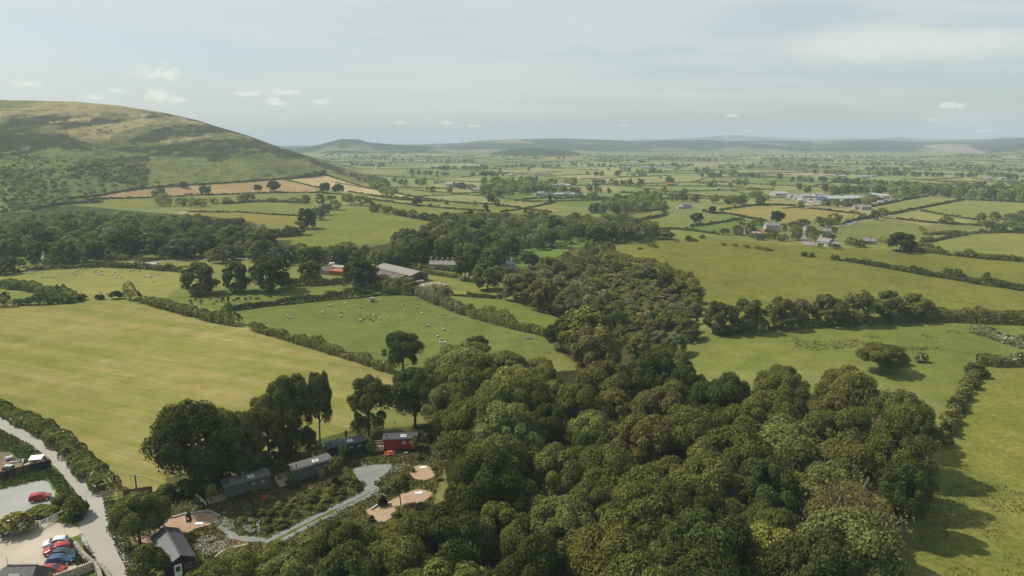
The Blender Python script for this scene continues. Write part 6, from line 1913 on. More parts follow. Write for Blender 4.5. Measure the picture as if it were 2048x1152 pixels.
# ------------------------------------------------------------------ cars
def mat_paint(name, col):
    return mat_flat(name, col, .28, metal=.0, var=.03, spec=.5, coat=.35)


def car(pa, pb, col, label, L_=4.0, W=1.76, H=1.48, style='hatch', roofcol=None):
    """pa rear, pb front (photo points on the ground)"""
    A0, B0 = gp(*pa), gp(*pb); c = (A0 + B0) / 2
    L_ *= .84; W *= .88; H *= .88
    pm = mat_paint('paint', col)
    r = empty('parked_car', (c[0], c[1], .03), yaw(A0, B0), label, 'car', 'parked cars')
    hw = W / 2; k = L_ / 4.0; hh = H / 1.48
    rear = [(-2.0, .42, .70, .72, .80, .60), (-1.94, .34, .86, .92, .90, .74), (-1.80, .30, .93, 1.06, .96, .72), (-1.52, .28, .96, 1.36, 1.0, .74), (-1.15, .27, .97, 1.46, 1.0, .76)]
    if style == 'mini': rear = [(-1.98, .40, .72, .74, .84, .66), (-1.93, .32, .90, .96, .95, .80), (-1.84, .30, .95, 1.18, .98, .78), (-1.70, .28, .97, 1.43, 1.0, .80), (-1.15, .27, .97, 1.48, 1.0, .82)]
    mid = [(-.3, .26, .96, 1.48, 1.0, .77), (.25, .26, .95, 1.43, 1.0, .74)]
    front = [(.55, .26, .94, 1.26, 1.0, .74), (.98, .27, .93, .99, .99, .80), (1.35, .28, .86, .93, .98, .80), (1.75, .30, .76, .84, .93, .74), (1.95, .34, .64, .70, .82, .62), (2.02, .42, .56, .58, .70, .5)]
    if style == 'mini': mid = [(-.3, .26, .96, 1.49, 1.0, .83), (.35, .26, .95, 1.46, 1.0, .80)]; front = [(.62, .26, .95, 1.28, 1.0, .79), (.88, .27, .94, 1.02, .99, .82)] + front[2:]
    st = rear + mid + front
    mb = MB(); ring = []
    for (x, zb, zs, zt, ws, wt) in st:
        zb, zs, zt = zb * hh, zs * hh, zt * hh; w1 = hw * ws; w2 = hw * wt
        pts = [(w1 * .90, zb), (w1 * .985, zb + (zs - zb) * .35), (w1, zb + (zs - zb) * .7), (w1 * .965, zs), (w2 * 1.0, zs + (zt - zs) * .93), (w2 * .82, zt), (0, zt + .025)]
        sec = [(x * k, y, z) for y, z in pts] + [(x * k, -y, z) for y, z in reversed(pts[:-1])]
        ring.append(sec)
    nn = len(ring[0]); v = [p for s in ring for p in s]; f = []
    for i_ in range(len(ring) - 1):
        for j in range(nn):
            a, b = i_ * nn + j, i_ * nn + (j + 1) % nn
            f.append((a, b, b + nn, a + nn))
    f += [tuple(range(nn - 1, -1, -1)), tuple(range((len(ring) - 1) * nn, len(ring) * nn))]
    mb.add(v, f); body = mb.build('body', pm, r, smooth=True)
    body.data.set_sharp_from_angle(angle=R_(38))
    gm = M['glass']

    def lerp(a, b, t): return Vector(a) + (Vector(b) - Vector(a)) * t

    def gquad(q, off, name):
        q = [Vector(p) for p in q]; n = (q[1] - q[0]).cross(q[3] - q[0]).normalized()
        ctr = sum(q, Vector()) / 4
        if n.dot(ctr - Vector((ctr.x * .2, 0, .9))) < 0: n = -n
        m = MB(); m.add([p + n * off for p in q] + [p + n * (off + .012) for p in q], [(3, 2, 1, 0), (4, 5, 6, 7), (0, 1, 5, 4), (1, 2, 6, 5), (2, 3, 7, 6), (3, 0, 4, 7)])
        m.build(name, gm, r)
    for sgn in (0, 1):
        J = (3, 4) if sgn == 0 else (nn - 3, nn - 4)
        def edge(i_, t): return lerp(ring[i_][J[0]], ring[i_][J[1]], t)
        i0, i1, i2, i3 = 3, 4, 5, 7
        for (a, ta, b) in ((3, 0, 5), (5, 0, 7)):
            q0, q1 = edge(a, .10), edge(b, .10); q2, q3 = edge(b, .88 if b != 7 else .80), edge(a, .88)
            q0 = lerp(q0, q1, .04); q3 = lerp(q3, q2, .05); q1 = lerp(q1, q0, .03); q2 = lerp(q2, q3, .04)
            gquad([q0, q1, q2, q3], .004, 'side_window')
    ib = len(rear) + len(mid)
    a, b = ring[ib + 1], ring[ib - 1]
    gquad([lerp(a[5], b[5], .08), lerp(a[nn - 5], b[nn - 5], .08), lerp(a[nn - 5], b[nn - 5], .92), lerp(a[5], b[5], .92)], .03, 'windscreen')
    a, b = ring[1], ring[3]
    gquad([lerp(a[5], b[5], .25), lerp(a[nn - 5], b[nn - 5], .25), lerp(a[nn - 5], b[nn - 5], .92), lerp(a[5], b[5], .92)], .03, 'rear_window')
    for x in (-1.28 * k, 1.30 * k):
        for y in (-1, 1):
            t = MB(); t.tube([(x, y * (hw - .20), .27), (x, y * (hw + .005), .27)], .275, 18); tw = t.build('wheel', M['rubber'], r)
            q = MB(); q.tube([(x, y * (hw - .05), .27), (x, y * (hw + .015), .27)], .18, 14); q.build('rim', M['rim'], tw)
    for y in (-1, 1):
        h_ = MB(); h_.box(1.86 * k, y * hw * .62, .66 * hh, .18, .34, .15, 0, .03); h_.build('headlight', M['rim'], r)
        t_ = MB(); t_.box(-1.95 * k, y * hw * .68, .80 * hh, .10, .22, .26, 0, .02); t_.build('tail_light', mat_paint('lamp_red', (.35, .01, .01)), r)
        mi = MB(); mi.box(.78 * k, y * (hw + .08), .98 * hh, .14, .18, .12, 0, .03); mi.build('mirror', pm, r)
    np_ = MB(); np_.box(2.03 * k, 0, .45 * hh, .03, .5, .11); np_.build('number_plate', M['white_paint'], r)
    return r


RED = (.33, .018, .02)
car((60, 1004), (102, 996), RED, 'small red hatchback alone in the grey gravel car park', 3.8, 1.72, 1.45, 'mini')
car((140, 1086), (84, 1096), (.62, .65, .67), 'white hatchback at the back of the row of five cars', 4.1, 1.76, 1.46)
car((143, 1097), (86, 1111), (.38, .02, .018), 'bright red car second in the row, nose to the yard', 4.2, 1.78, 1.44)
car((106, 1115), (151, 1112), (.022, .035, .045), 'dark grey car between the bright red and the blue car', 4.2, 1.76, 1.46)
car((93, 1129), (150, 1124), (.018, .07, .155), 'blue estate car fourth in the row', 4.3, 1.78, 1.46)
car((75, 1150), (138, 1145), (.28, .022, .025), 'dark red car at the front of the row, by the slate roofed building', 4.2, 1.76, 1.5)

# ------------------------------------------------------------------ farm and houses of the valley
BA, BB = gp(752, 548), gp(822, 566)
r = empty('long_barn', (BA[0], BA[1], min(BA[2], BB[2]) - .2), yaw(BA, BB), 'long farm barn with a pale corrugated roof and a dark lean-to', 'barn')
L_ = math.hypot(BB[0] - BA[0], BB[1] - BA[1]); wdh = 9.0; wh = 3.4; rh = 1.3
gable_shell(L_, wdh, wh, rh).build('wall', M['timber_brown'], r)
rf = roof_slabs(L_, wdh, wh, rh, .4).build('roof', M['asb'], r)
kk = rh / (wdh / 2)
for q in range(12):
    x = L_ * (q + .5) / 12; m = MB(); v = [(x - .35, .4, wh + kk * .4 + .19), (x + .35, .4, wh + kk * .4 + .19), (x + .35, wdh / 2 - .5, wh + rh - kk * .5 + .19), (x - .35, wdh / 2 - .5, wh + rh - kk * .5 + .19)]
    m.add(v + [(a, b, c + .03) for a, b, c in v], [(3, 2, 1, 0), (4, 5, 6, 7), (0, 1, 5, 4), (1, 2, 6, 5), (2, 3, 7, 6), (3, 0, 4, 7)]); m.build('rooflight', M['rooflight'], rf)
m = MB(); m.box(L_ * .44, -3.5, .88, L_ * .86, 6.6, 1.76); m.build('lean_to', M['timber_brown'], r)
m = MB(); v = [(-.2, -7.1, 1.75), (L_ * .88, -7.1, 1.75), (L_ * .88, -.05, 3.1), (-.2, -.05, 3.1)]
m.add(v + [(a, b, c + .12) for a, b, c in v], [(3, 2, 1, 0), (4, 5, 6, 7), (0, 1, 5, 4), (1, 2, 6, 5), (2, 3, 7, 6), (3, 0, 4, 7)]); lt = m.build('lean_to_roof', M['asb_dark'], r)
for q in range(4):
    x = L_ * (.15 + .19 * q); m = MB(); v = [(x, -5.4, 2.22), (x + .5, -5.4, 2.22), (x + .5, -2.2, 2.83), (x, -2.2, 2.83)]; m.add(v + [(a, b, c + .03) for a, b, c in v], [(3, 2, 1, 0), (4, 5, 6, 7), (0, 1, 5, 4), (1, 2, 6, 5), (2, 3, 7, 6), (3, 0, 4, 7)]); m.build('rooflight', M['rooflight'], lt)
m = MB(); m.box(L_ + .05, wdh * .5, 1.5, .08, 4.0, 2.9); m.build('barn_door', M['black_wood'], r)
m = MB(); m.box(L_ + .06, .9, 1.4, .1, 1.0, 2.4); m.build('side_door', M['steel'], r)
house('farm_shed', (660, 550), (684, 552), 9, 3.2, 1.2, 'rust', 'rust', 'low farm shed with a rust-red front beside the spreading farm tree', cat='shed')
house('farm_shed', (664, 543), (692, 545), 6, 3.6, 1.0, 'render_w', 'rooflight', 'pale roofed farm shed behind the rusty one', cat='shed')
house('farm_building', (642, 549), (662, 550), 8, 3.0, 2.4, 'stone', 'asb_dark', 'brown roofed stone farm building left of the rusty shed', cat='farm building')
house('farm_shed', (806, 570), (818, 572), 4, 2.2, .8, 'timber_brown', 'asb', 'small lean shed at the end of the long barn', cat='shed')
for k, (px, py, mt, lb) in enumerate([(676, 533, 'orange', 'red vehicle parked behind the rusty shed'), (683, 533, 'blue_steel', 'blue vehicle parked behind the rusty shed'), (689, 532, 'white_paint', 'white van parked behind the rusty shed'), (668, 533, 'white_paint', 'white trailer at the left of the farm vehicles')]):
    p = gp(px, py); r = empty('farm_vehicle', p, .2 + .1 * k, lb, 'vehicle')
    m = MB(); m.box(0, 0, 1.2, 4.2, 1.9, 1.5, bev=.15); m.build('body', M[mt], r)
    m = MB(); m.box(1.0, 0, 1.75, 1.6, 1.8, .5, bev=.1); m.build('cab_window', M['glass'], r)
    for x in (-1.3, 1.3):
        for y in (-.9, .9):
            w_ = MB(); w_.tube([(x, y - .1, .38), (x, y + .1, .38)], .38, 10); w_.build('wheel', M['rubber'], r)
# stone terrace
TA, TB = gp(859, 540), gp(914, 541)
house('stone_terrace', None, None, 7.5, 4.6, 2.6, 'stone', 'pale_slate', 'row of stone cottages with five chimneys across the meadow', chim=(.03, .24, .44, .63, .82), wins=8, storeys=2, cat='terrace', base=(TA, TB))
house('cottage', (1003, 538), (1030, 539), 6, 4.4, 2.6, 'render_w', 'slate', 'small white cottage with grey roof at the edge of the bright lawn', chim=(.1, .9), wins=3, storeys=2)
house('farmhouse', (84, 530), (120, 529), 7, 5.0, 2.8, 'render_w', 'pale_slate', 'white farmhouse with grey roof among trees above the left sheep field', chim=(.05, .95), wins=4, storeys=2, door=True)
house('house', (78, 449), (112, 448), 9, 3.6, 2.8, 'stone', 'pale_slate', 'stone house half hidden in the wood at the foot of the fell', chim=(.9,), wins=4)
house('roadside_shed', (253, 535), (268, 535), 5, 2.6, .8, 'brick', 'asb', 'small brick shed in the roadside yard above the left sheep field', cat='shed')
house('roadside_shed', (286, 534), (312, 534), 4, 2.2, .7, 'steel', 'pale_steel', 'long grey shed in the roadside yard above the left sheep field', cat='shed')
house('farmhouse', (1490, 468), (1510, 468), 8, 5.0, 3.0, 'stone', 'pale_slate', 'stone farmhouse left of the red roofed outbuildings', chim=(.9,), wins=3, storeys=2)
house('farmhouse', (1532, 463), (1560, 463), 9, 7.0, 3.0, 'render_w', 'pale_slate', 'large pale farmhouse with central gable below the dark round tree', chim=(.3, .7), wins=5, storeys=2, door=True)
house('outbuilding', (1512, 470), (1542, 470), 6, 3.2, 2.0, 'stone', 'brick', 'long red roofed outbuilding in front of the pale farmhouse', cat='outbuilding')
house('outbuilding', (1503, 473), (1520, 474), 7, 3.0, 2.0, 'render_w', 'rooflight', 'white roofed outbuilding in front of the stone farmhouse', cat='outbuilding')
house('outbuilding', (1521, 474), (1534, 474), 6, 3.0, 1.8, 'render_w', 'rust', 'small orange roofed outbuilding beside the white roofed one', cat='outbuilding')
house('bungalow', (1633, 491), (1656, 494), 7, 4.0, 2.4, 'render_w', 'pale_slate', 'white house with pale roof beyond the crest of the big pasture', chim=(.1,), wins=4)
house('bungalow', (1657, 494), (1676, 495), 5, 2.6, 1.6, 'render_w', 'pale_slate', 'low white annexe right of the white house on the crest', wins=3)
house('house', (1648, 473), (1662, 473), 8, 6.0, 3.0, 'stone', 'asb', 'tall brown roofed house behind the white house on the crest', chim=(.5,), wins=2, storeys=2)
house('stone_barn', (1728, 489), (1740, 489), 6, 3, 2, 'stone', 'pale_slate', 'small stone barn left of the hedge at the crest', cat='barn')
house('stone_barn', (1741, 489), (1752, 489), 6, 2.6, 1.6, 'stone', 'pale_slate', 'second small stone barn at the crest', cat='barn')
house('house', (1614, 462), (1624, 461), 7, 4, 2.4, 'render_w', 'slate', 'grey roofed house at the road bend', wins=2)
house('farm_shed', (1364, 417), (1382, 416), 12, 4.5, 2, 'pale_steel', 'slate', 'dark roofed shed of the small farm above the dark round tree', cat='shed')
house('farm_shed', (1356, 418), (1366, 418), 8, 3.5, 1.6, 'render_w', 'rooflight', 'white shed of the small farm above the dark round tree', cat='shed')
# industrial estate
for pa, pb, dp, wh_, wl, rf_, lb in [((1660, 405), (1727, 404), 24, 3.6, 'blue_steel', 'pale_steel', 'very long blue walled shed with a pale roof on the industrial estate'),
                                    ((1551, 392), (1578, 392), 20, 2.6, 'pale_steel', 'rooflight', 'pale warehouse at the left end of the industrial estate'), ((1747, 398), (1760, 398), 18, 4, 'blue_steel', 'pale_steel', 'blue walled shed at the right end of the estate'),
                                    ((1760, 399), (1780, 399), 18, 3.6, 'render_w', 'pale_steel', 'white walled shed at the right end of the estate'), ((1755, 404), (1768, 404), 10, 4, 'brick', 'asb', 'low brick office in front of the right end sheds'),
                                    ((1580, 396), (1598, 396), 10, 2.4, 'render_w', 'pale_slate', 'white low unit next to the pale warehouse'), ((1605, 396), (1622, 396), 10, 2.4, 'render_w', 'rooflight', 'white unit left of the middle of the estate'),
                                    ((1628, 394), (1650, 394), 10, 2.6, 'pale_steel', 'pale_slate', 'grey unit behind the middle of the estate'), ((1590, 400), (1604, 400), 8, 2.2, 'stone', 'rooflight', 'cream unit at the front left of the estate'), ((1640, 399), (1654, 399), 9, 2.4, 'pale_steel', 'rooflight', 'pale unit just left of the long blue shed')]:
    house('warehouse', pa, pb, dp, wh_, 1.6, wl, rf_, lb, cat='warehouse', far=True)
for k in range(26):
    px, py = vr.uniform(1560, 1770), vr.uniform(392, 408)
    p = gp(px, py); rz = vr.uniform(0, 3); r = empty('lorry', p, rz, 'pale vehicle parked on the industrial estate yard', 'vehicle', 'vehicles on the estate yard')
    ln = vr.uniform(3.0, 6); m = MB(); m.box(0, 0, 1.2, ln, 1.8, 1.6, bev=.1); m.build('body', M[vr.choice(('white_paint', 'white_paint', 'rooflight', 'pale_steel', 'brick'))], r)
    for x in (-ln * .33, ln * .33):
        w_ = MB(); w_.tube([(x, -.95, .4), (x, .95, .4)], .4, 8); w_.build('wheels', M['rubber'], r)
# farms and hamlets of the plain
HAM = [(868, 366, 14, 2), (905, 371, 22, 5), (925, 374, 12, 3), (940, 382, 12, 3), (955, 381, 8, 2), (985, 383, 10, 2), (1078, 391, 8, 2), (1085, 393, 6, 2), (1120, 392, 16, 3), (1135, 392, 12, 2), (1160, 394, 8, 2), (1105, 374, 10, 2), (1118, 373, 8, 2), (1052, 366, 5, 1), (1187, 370, 6, 1),
       (1018, 352, 8, 2), (1100, 331, 10, 3), (690, 331, 12, 3), (720, 331, 8, 2), (1300, 336, 10, 2), (1330, 336, 14, 3), (1322, 331, 8, 2), (1375, 322, 8, 2), (1435, 380, 6, 1), (1675, 321, 12, 3), (1690, 354, 14, 2), (1715, 355, 10, 2), (1733, 355, 10, 2), (1738, 341, 8, 1), (1770, 334, 6, 1),
       (1990, 360, 14, 3), (1975, 358, 10, 2), (2020, 354, 14, 4), (2040, 353, 10, 3), (1850, 325, 6, 1), (1820, 322, 8, 1), (1200, 308, 4, 1), (1540, 312, 8, 1), (910, 306, 4, 1), (778, 309, 4, 1), (1340, 371, 5, 1), (560, 300, 1, 1), (1700, 411, 8, 3), (1716, 419, 10, 3), (1680, 409, 6, 2)]
hn = 0
for px, py, sp_, n in HAM:
    for k in range(n):
        x = px + vr.uniform(-sp_, sp_); y = py + vr.uniform(-1.3, 1.3)
        p = gp(x, y); _, _, zc = proj(*p); L2 = vr.uniform(5, 11) * (1 if zc < 1500 else 1.5); a = vr.uniform(-.35, .35)
        b = p + np.array([math.cos(a) * L2, math.sin(a) * L2, 0])
        house('house' if L2 < 9 else 'farm_shed', None, None, vr.uniform(4, 6), vr.uniform(1.8, 2.8), vr.uniform(1.2, 2.0), vr.choice(('render_w', 'stone', 'stone', 'rooflight')), vr.choice(('pale_slate', 'slate', 'rooflight', 'asb', 'pale_steel')),
              'pale building of a hamlet far out on the plain', cat='house', group='buildings scattered over the plain', far=True, base=(p, b)); hn += 1
for pa, pb, rf_, lb in [((1068, 349), (1104, 349), 'asb', 'long tan roofed poultry shed out on the plain'), ((1236, 336), (1262, 336), 'pale_steel', 'long pale shed far out on the plain, left of its twin'), ((1282, 337), (1312, 337), 'rooflight', 'long white shed far out on the plain, right of its twin'), ((1183, 370), (1192, 370), 'rooflight', 'short white shed on the plain'),
                        ((1110, 393), (1150, 393), 'rooflight', 'long white farm shed below the tan field of the plain')]:
    house('farm_shed', pa, pb, 10, 2.6, 1.2, 'render_w', rf_, lb, cat='shed', far=True)
house('red_barn', (1335, 371), (1344, 371), 6, 2.6, 1.2, 'orange', 'rust', 'small bright red barn out on the plain', cat='barn', far=True)

# ------------------------------------------------------------------ rubble heap, trailers, troughs
p = gp(868, 577); bm = bmesh.new(); n = 18
vs = [[bm.verts.new((x * 9.0, y * 5.0, max(-.2, 2.0 * (1 - x * x - y * y) + .8 * (vnoise(np.array([x * 4.]), np.array([y * 4.]), 3)[0] - .5)))) for x in np.linspace(-1.1, 1.1, n)] for y in np.linspace(-1.1, 1.1, n)]
for i_ in range(n - 1):
    for j in range(n - 1): bm.faces.new((vs[i_][j], vs[i_][j + 1], vs[i_ + 1][j + 1], vs[i_ + 1][j]))
me = bpy.data.meshes.new('spoil_heap'); bm.to_mesh(me); bm.free(); me.materials.append(M['verge']); me.polygons.foreach_set('use_smooth', np.ones(len(me.polygons), bool))
tag(obj('spoil_heap', me, None, p), 'grassy spoil heap with rubble right of the long barn', 'heap')
rr_ = random.Random(9); m = MB()
for k in range(90):
    a, q = rr_.random() * 6.28, rr_.random() ** .6; x, y = math.cos(a) * q * 7 - 1.5, math.sin(a) * q * 3.6; z = max(0, 2.0 * (1 - (x / 9) ** 2 - (y / 5) ** 2))
    s = rr_.uniform(.3, 1.1); m.box(p[0] + x, p[1] + y, p[2] + z + s * .1, s, s * rr_.uniform(.5, 1), s * .6, rr_.random() * 3, s * .12)
o = m.build('rubble', M['drystone']); tag(o, 'pale stones and rubble strewn on the spoil heap', None, None, 'stuff')


def trailer(px, py, label, ln=3.2, mt='white_paint', rz=.2):
    p = gp(px, py); r = empty('livestock_trailer', p, rz, label, 'trailer')
    m = MB(); m.box(0, 0, 1.15, ln, 1.6, 1.3, bev=.12); m.build('body', M[mt], r)
    m = MB(); m.box(-ln / 2 - .02, 0, 1.1, .06, 1.3, 1.1); m.build('ramp', M['black_metal'], r)
    m = MB(); m.beam((ln / 2, 0, .5), (ln / 2 + 1, 0, .5), .1, .1); m.build('drawbar', M['black_metal'], r)
    for y in (-.85, .85):
        w_ = MB(); w_.tube([(0, y - .08, .35), (0, y + .08, .35)], .35, 12); w_.build('wheel', M['rubber'], r)


trailer(745, 604, 'small pale trailer at the top of the sheep pasture', 1.7, 'rooflight')
trailer(840, 569, 'pale trailer between the long barn and the spoil heap', 3.6, 'rooflight', .5)
trailer(925, 562, 'small trailer at the right end of the meadow', 2.6, 'rooflight'); trailer(934, 562, 'second small trailer under the meadow end tree', 2.4, 'brick', 1)


def trough(px, py, label, ln=2.4, rz=.1):
    p = gp(px, py); r = empty('water_trough', p, rz, label, 'trough')
    m = MB()
    for y in (-.4, .4): m.box(0, y, .32, ln, .08, .5)
    for x in (-ln / 2, ln / 2): m.box(x, 0, .32, .08, .88, .5)
    m.box(0, 0, .1, ln, .8, .06); m.build('tank', M['steel'], r)
    m = MB(); m.box(0, 0, .45, ln - .1, .7, .02); m.build('water', M['glass'], r)
    for x in (-ln * .4, ln * .4):
        l_ = MB(); l_.box(x, 0, .05, .1, .7, .12); l_.build('leg', M['steel'], r)


trough(1058, 678, 'pale metal water trough in the corner of the sheep pasture'); trough(65, 544, 'long pale feed trough in the left sheep field', 4.5)

# ------------------------------------------------------------------ sheep
def sheep_mesh(name, mat, graze):
    m = MB(); sp_ = [(-.62, .55, .10), (-.55, .62, .26), (-.3, .66, .33), (0, .66, .34), (.3, .67, .31), (.5, .70, .22)]
    sp_ += [(.62, .62, .14), (.72, .38, .10), (.80, .16, .09), (.84, .06, .05)] if graze else [(.62, .82, .14), (.72, .94, .11), (.86, .92, .09), (.96, .86, .05)]
    m.tube([(x, 0, z) for x, z, _ in sp_], [r for *_, r in sp_], 10)
    for x in (-.42, .36):
        for y in (-.15, .15): m.tube([(x, y, .45), (x + .02, y, .22), (x, y, 0)], [.075, .05, .045], 6)
    hd = sp_[-2]
    for y in (-1, 1): m.tube([(hd[0] - .06, y * .07, hd[1] + .05), (hd[0] - .08, y * .17, hd[1] + .06)], [.035, .015], 5)
    m.tube([(-.62, 0, .55), (-.70, 0, .40)], [.06, .03], 5)
    me = m.mesh(name, M[mat], True); me.materials.append(M['face'])
    for pl_ in me.polygons:
        c = pl_.center
        if c.z < .33 and (abs(c.x - .36) < .12 or abs(c.x + .42) < .12) or c.x > .76: pl_.material_index = 1
    return me


SH = {(w_, g): sheep_mesh('sheep', w_, g) for w_ in ('wool', 'darkwool') for g in (0, 1)}
def sheep(lst, mat, label, group, size=1.0):
    for px, py in lst:
        p = gp(px, py); o = obj('sheep', SH[(mat, 1 if vr.random() < .7 else 0)], None, p, vr.random() * 6.28); s = size * vr.uniform(.92, 1.12) * .66; o.scale = (s, s * 1.05, s)
        tag(o, label, 'sheep', group)


sheep([(63, 548), (82.5, 556), (95, 554.6), (107, 555), (83.5, 545), (145.6, 546), (149, 550), (158, 540), (167, 540), (153, 543.6), (189, 545), (192, 541), (196, 547), (197.6, 550), (204, 550.5), (203, 543.5), (231, 546), (226, 550), (235, 550.5), (232.5, 555), (243, 556), (267, 541), (260, 542),
       (291, 555), (302, 552), (301, 555), (306, 564), (317, 550)], 'wool', 'white sheep grazing in the pale field below the white farmhouse', 'sheep of the left field', 1.25)
sheep([(201, 587), (215, 589)], 'wool', 'white sheep lying by the hedge gap at the bottom of the left field', 'sheep by the hedge gap', 1.3)
sheep([(576, 633), (581, 637), (645.5, 627), (682, 634), (748, 632), (760, 640), (721, 643), (806, 611), (810, 623), (834, 617), (844, 628.5), (884, 630), (856, 653), (888, 661), (876, 675), (880.5, 681), (882, 688), (890, 688), (660, 612), (690, 609)], 'wool', 'white sheep scattered over the green sheep pasture', 'sheep of the green pasture', 1.15)
sheep([(682, 627), (722, 617), (735, 636), (741, 640), (728, 640), (752, 637), (747, 643)], 'darkwool', 'dark sheep among the white ones in the green pasture', 'dark sheep of the green pasture', .75)
sheep([(381, 604), (391, 601), (403, 604), (401, 608), (421, 600), (433.5, 605), (427.5, 609), (444.7, 598), (446, 601.5), (443, 605), (456.5, 598), (455.8, 602), (456.5, 605), (456.5, 608.5), (467.8, 603), (476.4, 598.5), (490, 599), (501, 598), (512.7, 600), (517, 598), (535.5, 593), (541, 595.5), (383, 610),
       (474, 600), (492, 601), (668, 572), (686, 574), (690, 572), (725, 573), (706, 580), (715, 581), (654, 586), (670, 586), (739.5, 580)], 'darkwool', 'dark fleeced sheep grazing under the row of three big trees', 'dark sheep below the tree row', 1.35)
sheep([(696, 568), (687, 578), (713, 571), (720, 571)], 'wool', 'white sheep among the dark ones below the farm', 'white sheep below the farm', 1.1)
sheep([(735, 440), (742, 442), (750, 442), (700, 434), (820, 437), (668, 430), (792, 470), (716, 425), (838, 441), (762, 452)], 'wool', 'white speck of a sheep on the far green slope below the tan field', 'sheep of the far slope', 1.3)
sheep([(1735, 463), (1750, 462), (1790, 455), (1805, 450), (1822, 452), (1700, 462), (1850, 449), (1770, 470)], 'wool', 'white speck of a sheep in the olive field right of the road', 'sheep of the olive field', 1.3)
# ------------------------------------------------------------------ long grass, flowers, tussocks
def cover_stuff(name, polys, n, size, cols, label, up=.35, seed=1, keep=None, zr=(.02, .35), keep_out=()):
    rng = np.random.default_rng(seed); P = []
    for poly, share in polys:
        w = wpoly(poly, 3)[:, :2]; lo, hi = w.min(0), w.max(0); m = int(n * share)
        q = lo + (hi - lo) * rng.random((m * 3, 2)); q = q[pip(q[:, 0], q[:, 1], w)][:m]; P.append(q)
    P = np.concatenate(P)
    for ko in keep_out:
        w = wpoly(ko, 3)[:, :2]; P = P[~pip(P[:, 0], P[:, 1], w)]
    if keep is not None: P = P[keep(P[:, 0], P[:, 1])]
    z = T(P[:, 0], P[:, 1]) + rng.uniform(zr[0], zr[1], len(P))
    N_ = rand_dirs(len(P), rng); N_[:, 2] = N_[:, 2] * .6 + up; N_ /= np.linalg.norm(N_, axis=1, keepdims=True)
    V, F = leaf_quads(np.c_[P, z], N_, size, rng, .5)
    c = np.array(cols)[rng.integers(0, len(cols), len(P))]
    me = np_mesh(name, V, [F], M['leaf_attr']); set_color(me, 'tint', np.repeat(c, 4, 0))
    tag(obj(name, me), label, None, None, 'stuff')


TRACKS = [[(703, 936), (735, 931), (778, 927), (786, 932), (776, 944), (760, 958), (758, 975), (740, 993), (700, 1012), (640, 1042), (560, 1086), (530, 1092), (520, 1088), (560, 1066), (620, 1036), (690, 1003), (724, 986), (734, 968), (712, 955)],
          [(275, 1050), (345, 1036), (366, 1030), (418, 1023), (442, 1034), (432, 1047), (400, 1056), (370, 1068), (310, 1088), (268, 1088)],
          [(818, 946), (828, 931), (850, 928), (870, 938), (868, 956), (848, 962), (828, 959)], [(773, 1008), (790, 993), (826, 979), (858, 979), (868, 990), (850, 1004), (790, 1016)], [(726, 1020), (752, 1011), (782, 1010), (798, 1020), (776, 1044), (748, 1046)],
          [(300, 1070), (360, 1056), (400, 1120), (360, 1160), (330, 1140)], [(448, 1006), (545, 976), (548, 960), (450, 985)], [(560, 972), (668, 948), (664, 925), (560, 948)], [(640, 925), (735, 905), (730, 885), (640, 900)], [(745, 905), (838, 900), (836, 875), (745, 880)],
          [(440, 1048), (456, 1060), (476, 1072), (530, 1074), (530, 1086), (476, 1084), (450, 1070), (434, 1056)]]
CAMP = [(330, 985), (420, 975), (560, 930), (640, 905), (700, 885), (760, 905), (860, 870), (905, 890), (880, 960), (866, 1010), (760, 1060), (640, 1070), (560, 1120), (420, 1150), (340, 1165), (300, 1100), (250, 1020)]
cover_stuff('long_grass', [(CAMP, 1)], 26000, .20, [(.10, .115, .035), (.14, .14, .05), (.085, .105, .03), (.17, .15, .07), (.12, .10, .045)], 'rough long grass of the camp clearing', .3, 3, None, (.02, .32), TRACKS)
cover_stuff('verge_weeds', [([(-40, 850), (0, 860), (60, 890), (104, 925), (94, 940), (60, 938), (20, 905), (-40, 900)], .5), ([(98, 940), (118, 945), (150, 985), (172, 1018), (168, 1042), (120, 1050), (118, 990), (96, 958)], .3), ([(0, 1050), (110, 1020), (120, 1030), (80, 1050), (0, 1076)], .15), ([(0, 962), (100, 940), (104, 956), (0, 980)], .1), ([(168, 1085), (190, 1120), (222, 1160), (205, 1170), (192, 1140), (165, 1112)], .1), ([(140, 1080), (150, 1090), (176, 1128), (188, 1140), (160, 1142), (138, 1105)], .15)],
            12000, .19, [(.07, .10, .022), (.10, .13, .03), (.13, .14, .045), (.06, .08, .02)], 'weeds and brambles on the verges round the car parks', .3, 4, None, (.02, .55))
cover_stuff('lane_verge', [([(206, 1000), (240, 1000), (262, 1085), (290, 1160), (300, 1200), (275, 1180), (232, 1100), (215, 1050)], 1)], 5000, .2, [(.07, .10, .022), (.10, .13, .03), (.13, .14, .045)], 'grassy verge between lane and cabin', .3, 5, None, (.02, .4))
FL = [(.62, .60, .52), (.66, .64, .58), (.55, .53, .42)]
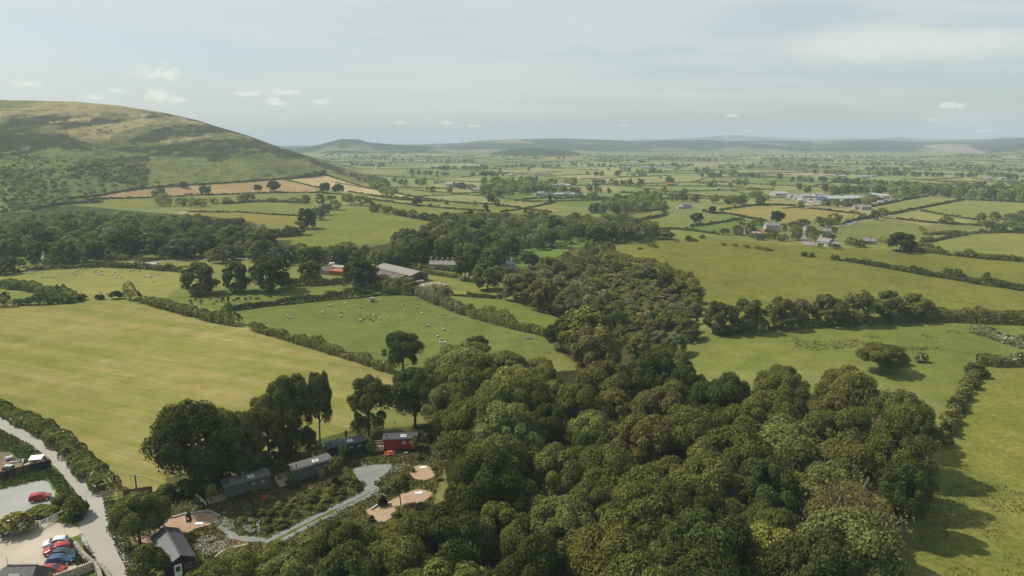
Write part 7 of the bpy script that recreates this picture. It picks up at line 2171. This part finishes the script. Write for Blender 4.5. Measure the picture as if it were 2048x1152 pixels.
cover_stuff('daisy_drifts', [([(425, 1035), (450, 1028), (468, 1042), (470, 1062), (448, 1062), (430, 1050)], .2), ([(478, 1052), (500, 1040), (520, 1048), (520, 1070), (496, 1070)], .22), ([(385, 1090), (420, 1070), (470, 1080), (500, 1085), (480, 1100), (440, 1108), (405, 1120), (392, 1112)], .45), ([(752, 985), (790, 962), (806, 968), (780, 990), (750, 1004)], .06), ([(780, 945), (812, 925), (820, 935), (790, 955)], .05), ([(340, 1010), (420, 1000), (420, 1020), (345, 1032)], .05)],
            3400, .095, FL, 'drifts of white ox-eye daisies beside the paths', 1.0, 6, lambda x, y: vnoise(x * .9, y * .9, 12) > .33, (.3, .6))
cover_stuff('orange_flowers', [([(462, 1082), (490, 1080), (500, 1092), (470, 1094)], 1)], 160, .09, [(.62, .28, .04)], 'small patch of orange flowers by the log bench', 1.0, 7, None, (.3, .5))
cover_stuff('field_tussocks', [([(1880, 980), (1960, 960), (2060, 980), (2060, 1200), (1810, 1200), (1830, 1100)], 1)], 2600, .17, [(.10, .12, .03), (.075, .095, .024), (.2, .19, .085)], 'tussocks and thistles in the rough right-hand pasture', .35, 8, lambda x, y: vnoise(x * .28, y * .28, 5) > .5, (.02, .22))

cover_stuff('rush_patches', [([(1440, 668), (1560, 660), (1700, 650), (1900, 655), (1960, 690), (1900, 745), (1850, 740), (1800, 690), (1600, 705), (1450, 700)], 1)], 5000, .26, [(.085, .10, .03), (.11, .12, .036)], 'patches of rushes in the pasture below the tree belt', .4, 9, lambda x, y: vnoise(x * .16, y * .16, 15) > .70, (.02, .35))
cover_stuff('pasture_tufts', [([(1240, 500), (1420, 490), (1800, 530), (2050, 600), (1850, 630), (1500, 640), (1410, 600)], .55), ([(480, 640), (700, 602), (830, 595), (1090, 685), (1000, 720), (800, 740)], .45)], 2600, .24, [(.085, .105, .03), (.12, .13, .04), (.16, .15, .07)], 'darker tufts and thistles dotted over the pastures', .5, 10, lambda x, y: vnoise(x * .08, y * .08, 19) > .52, (.02, .25))
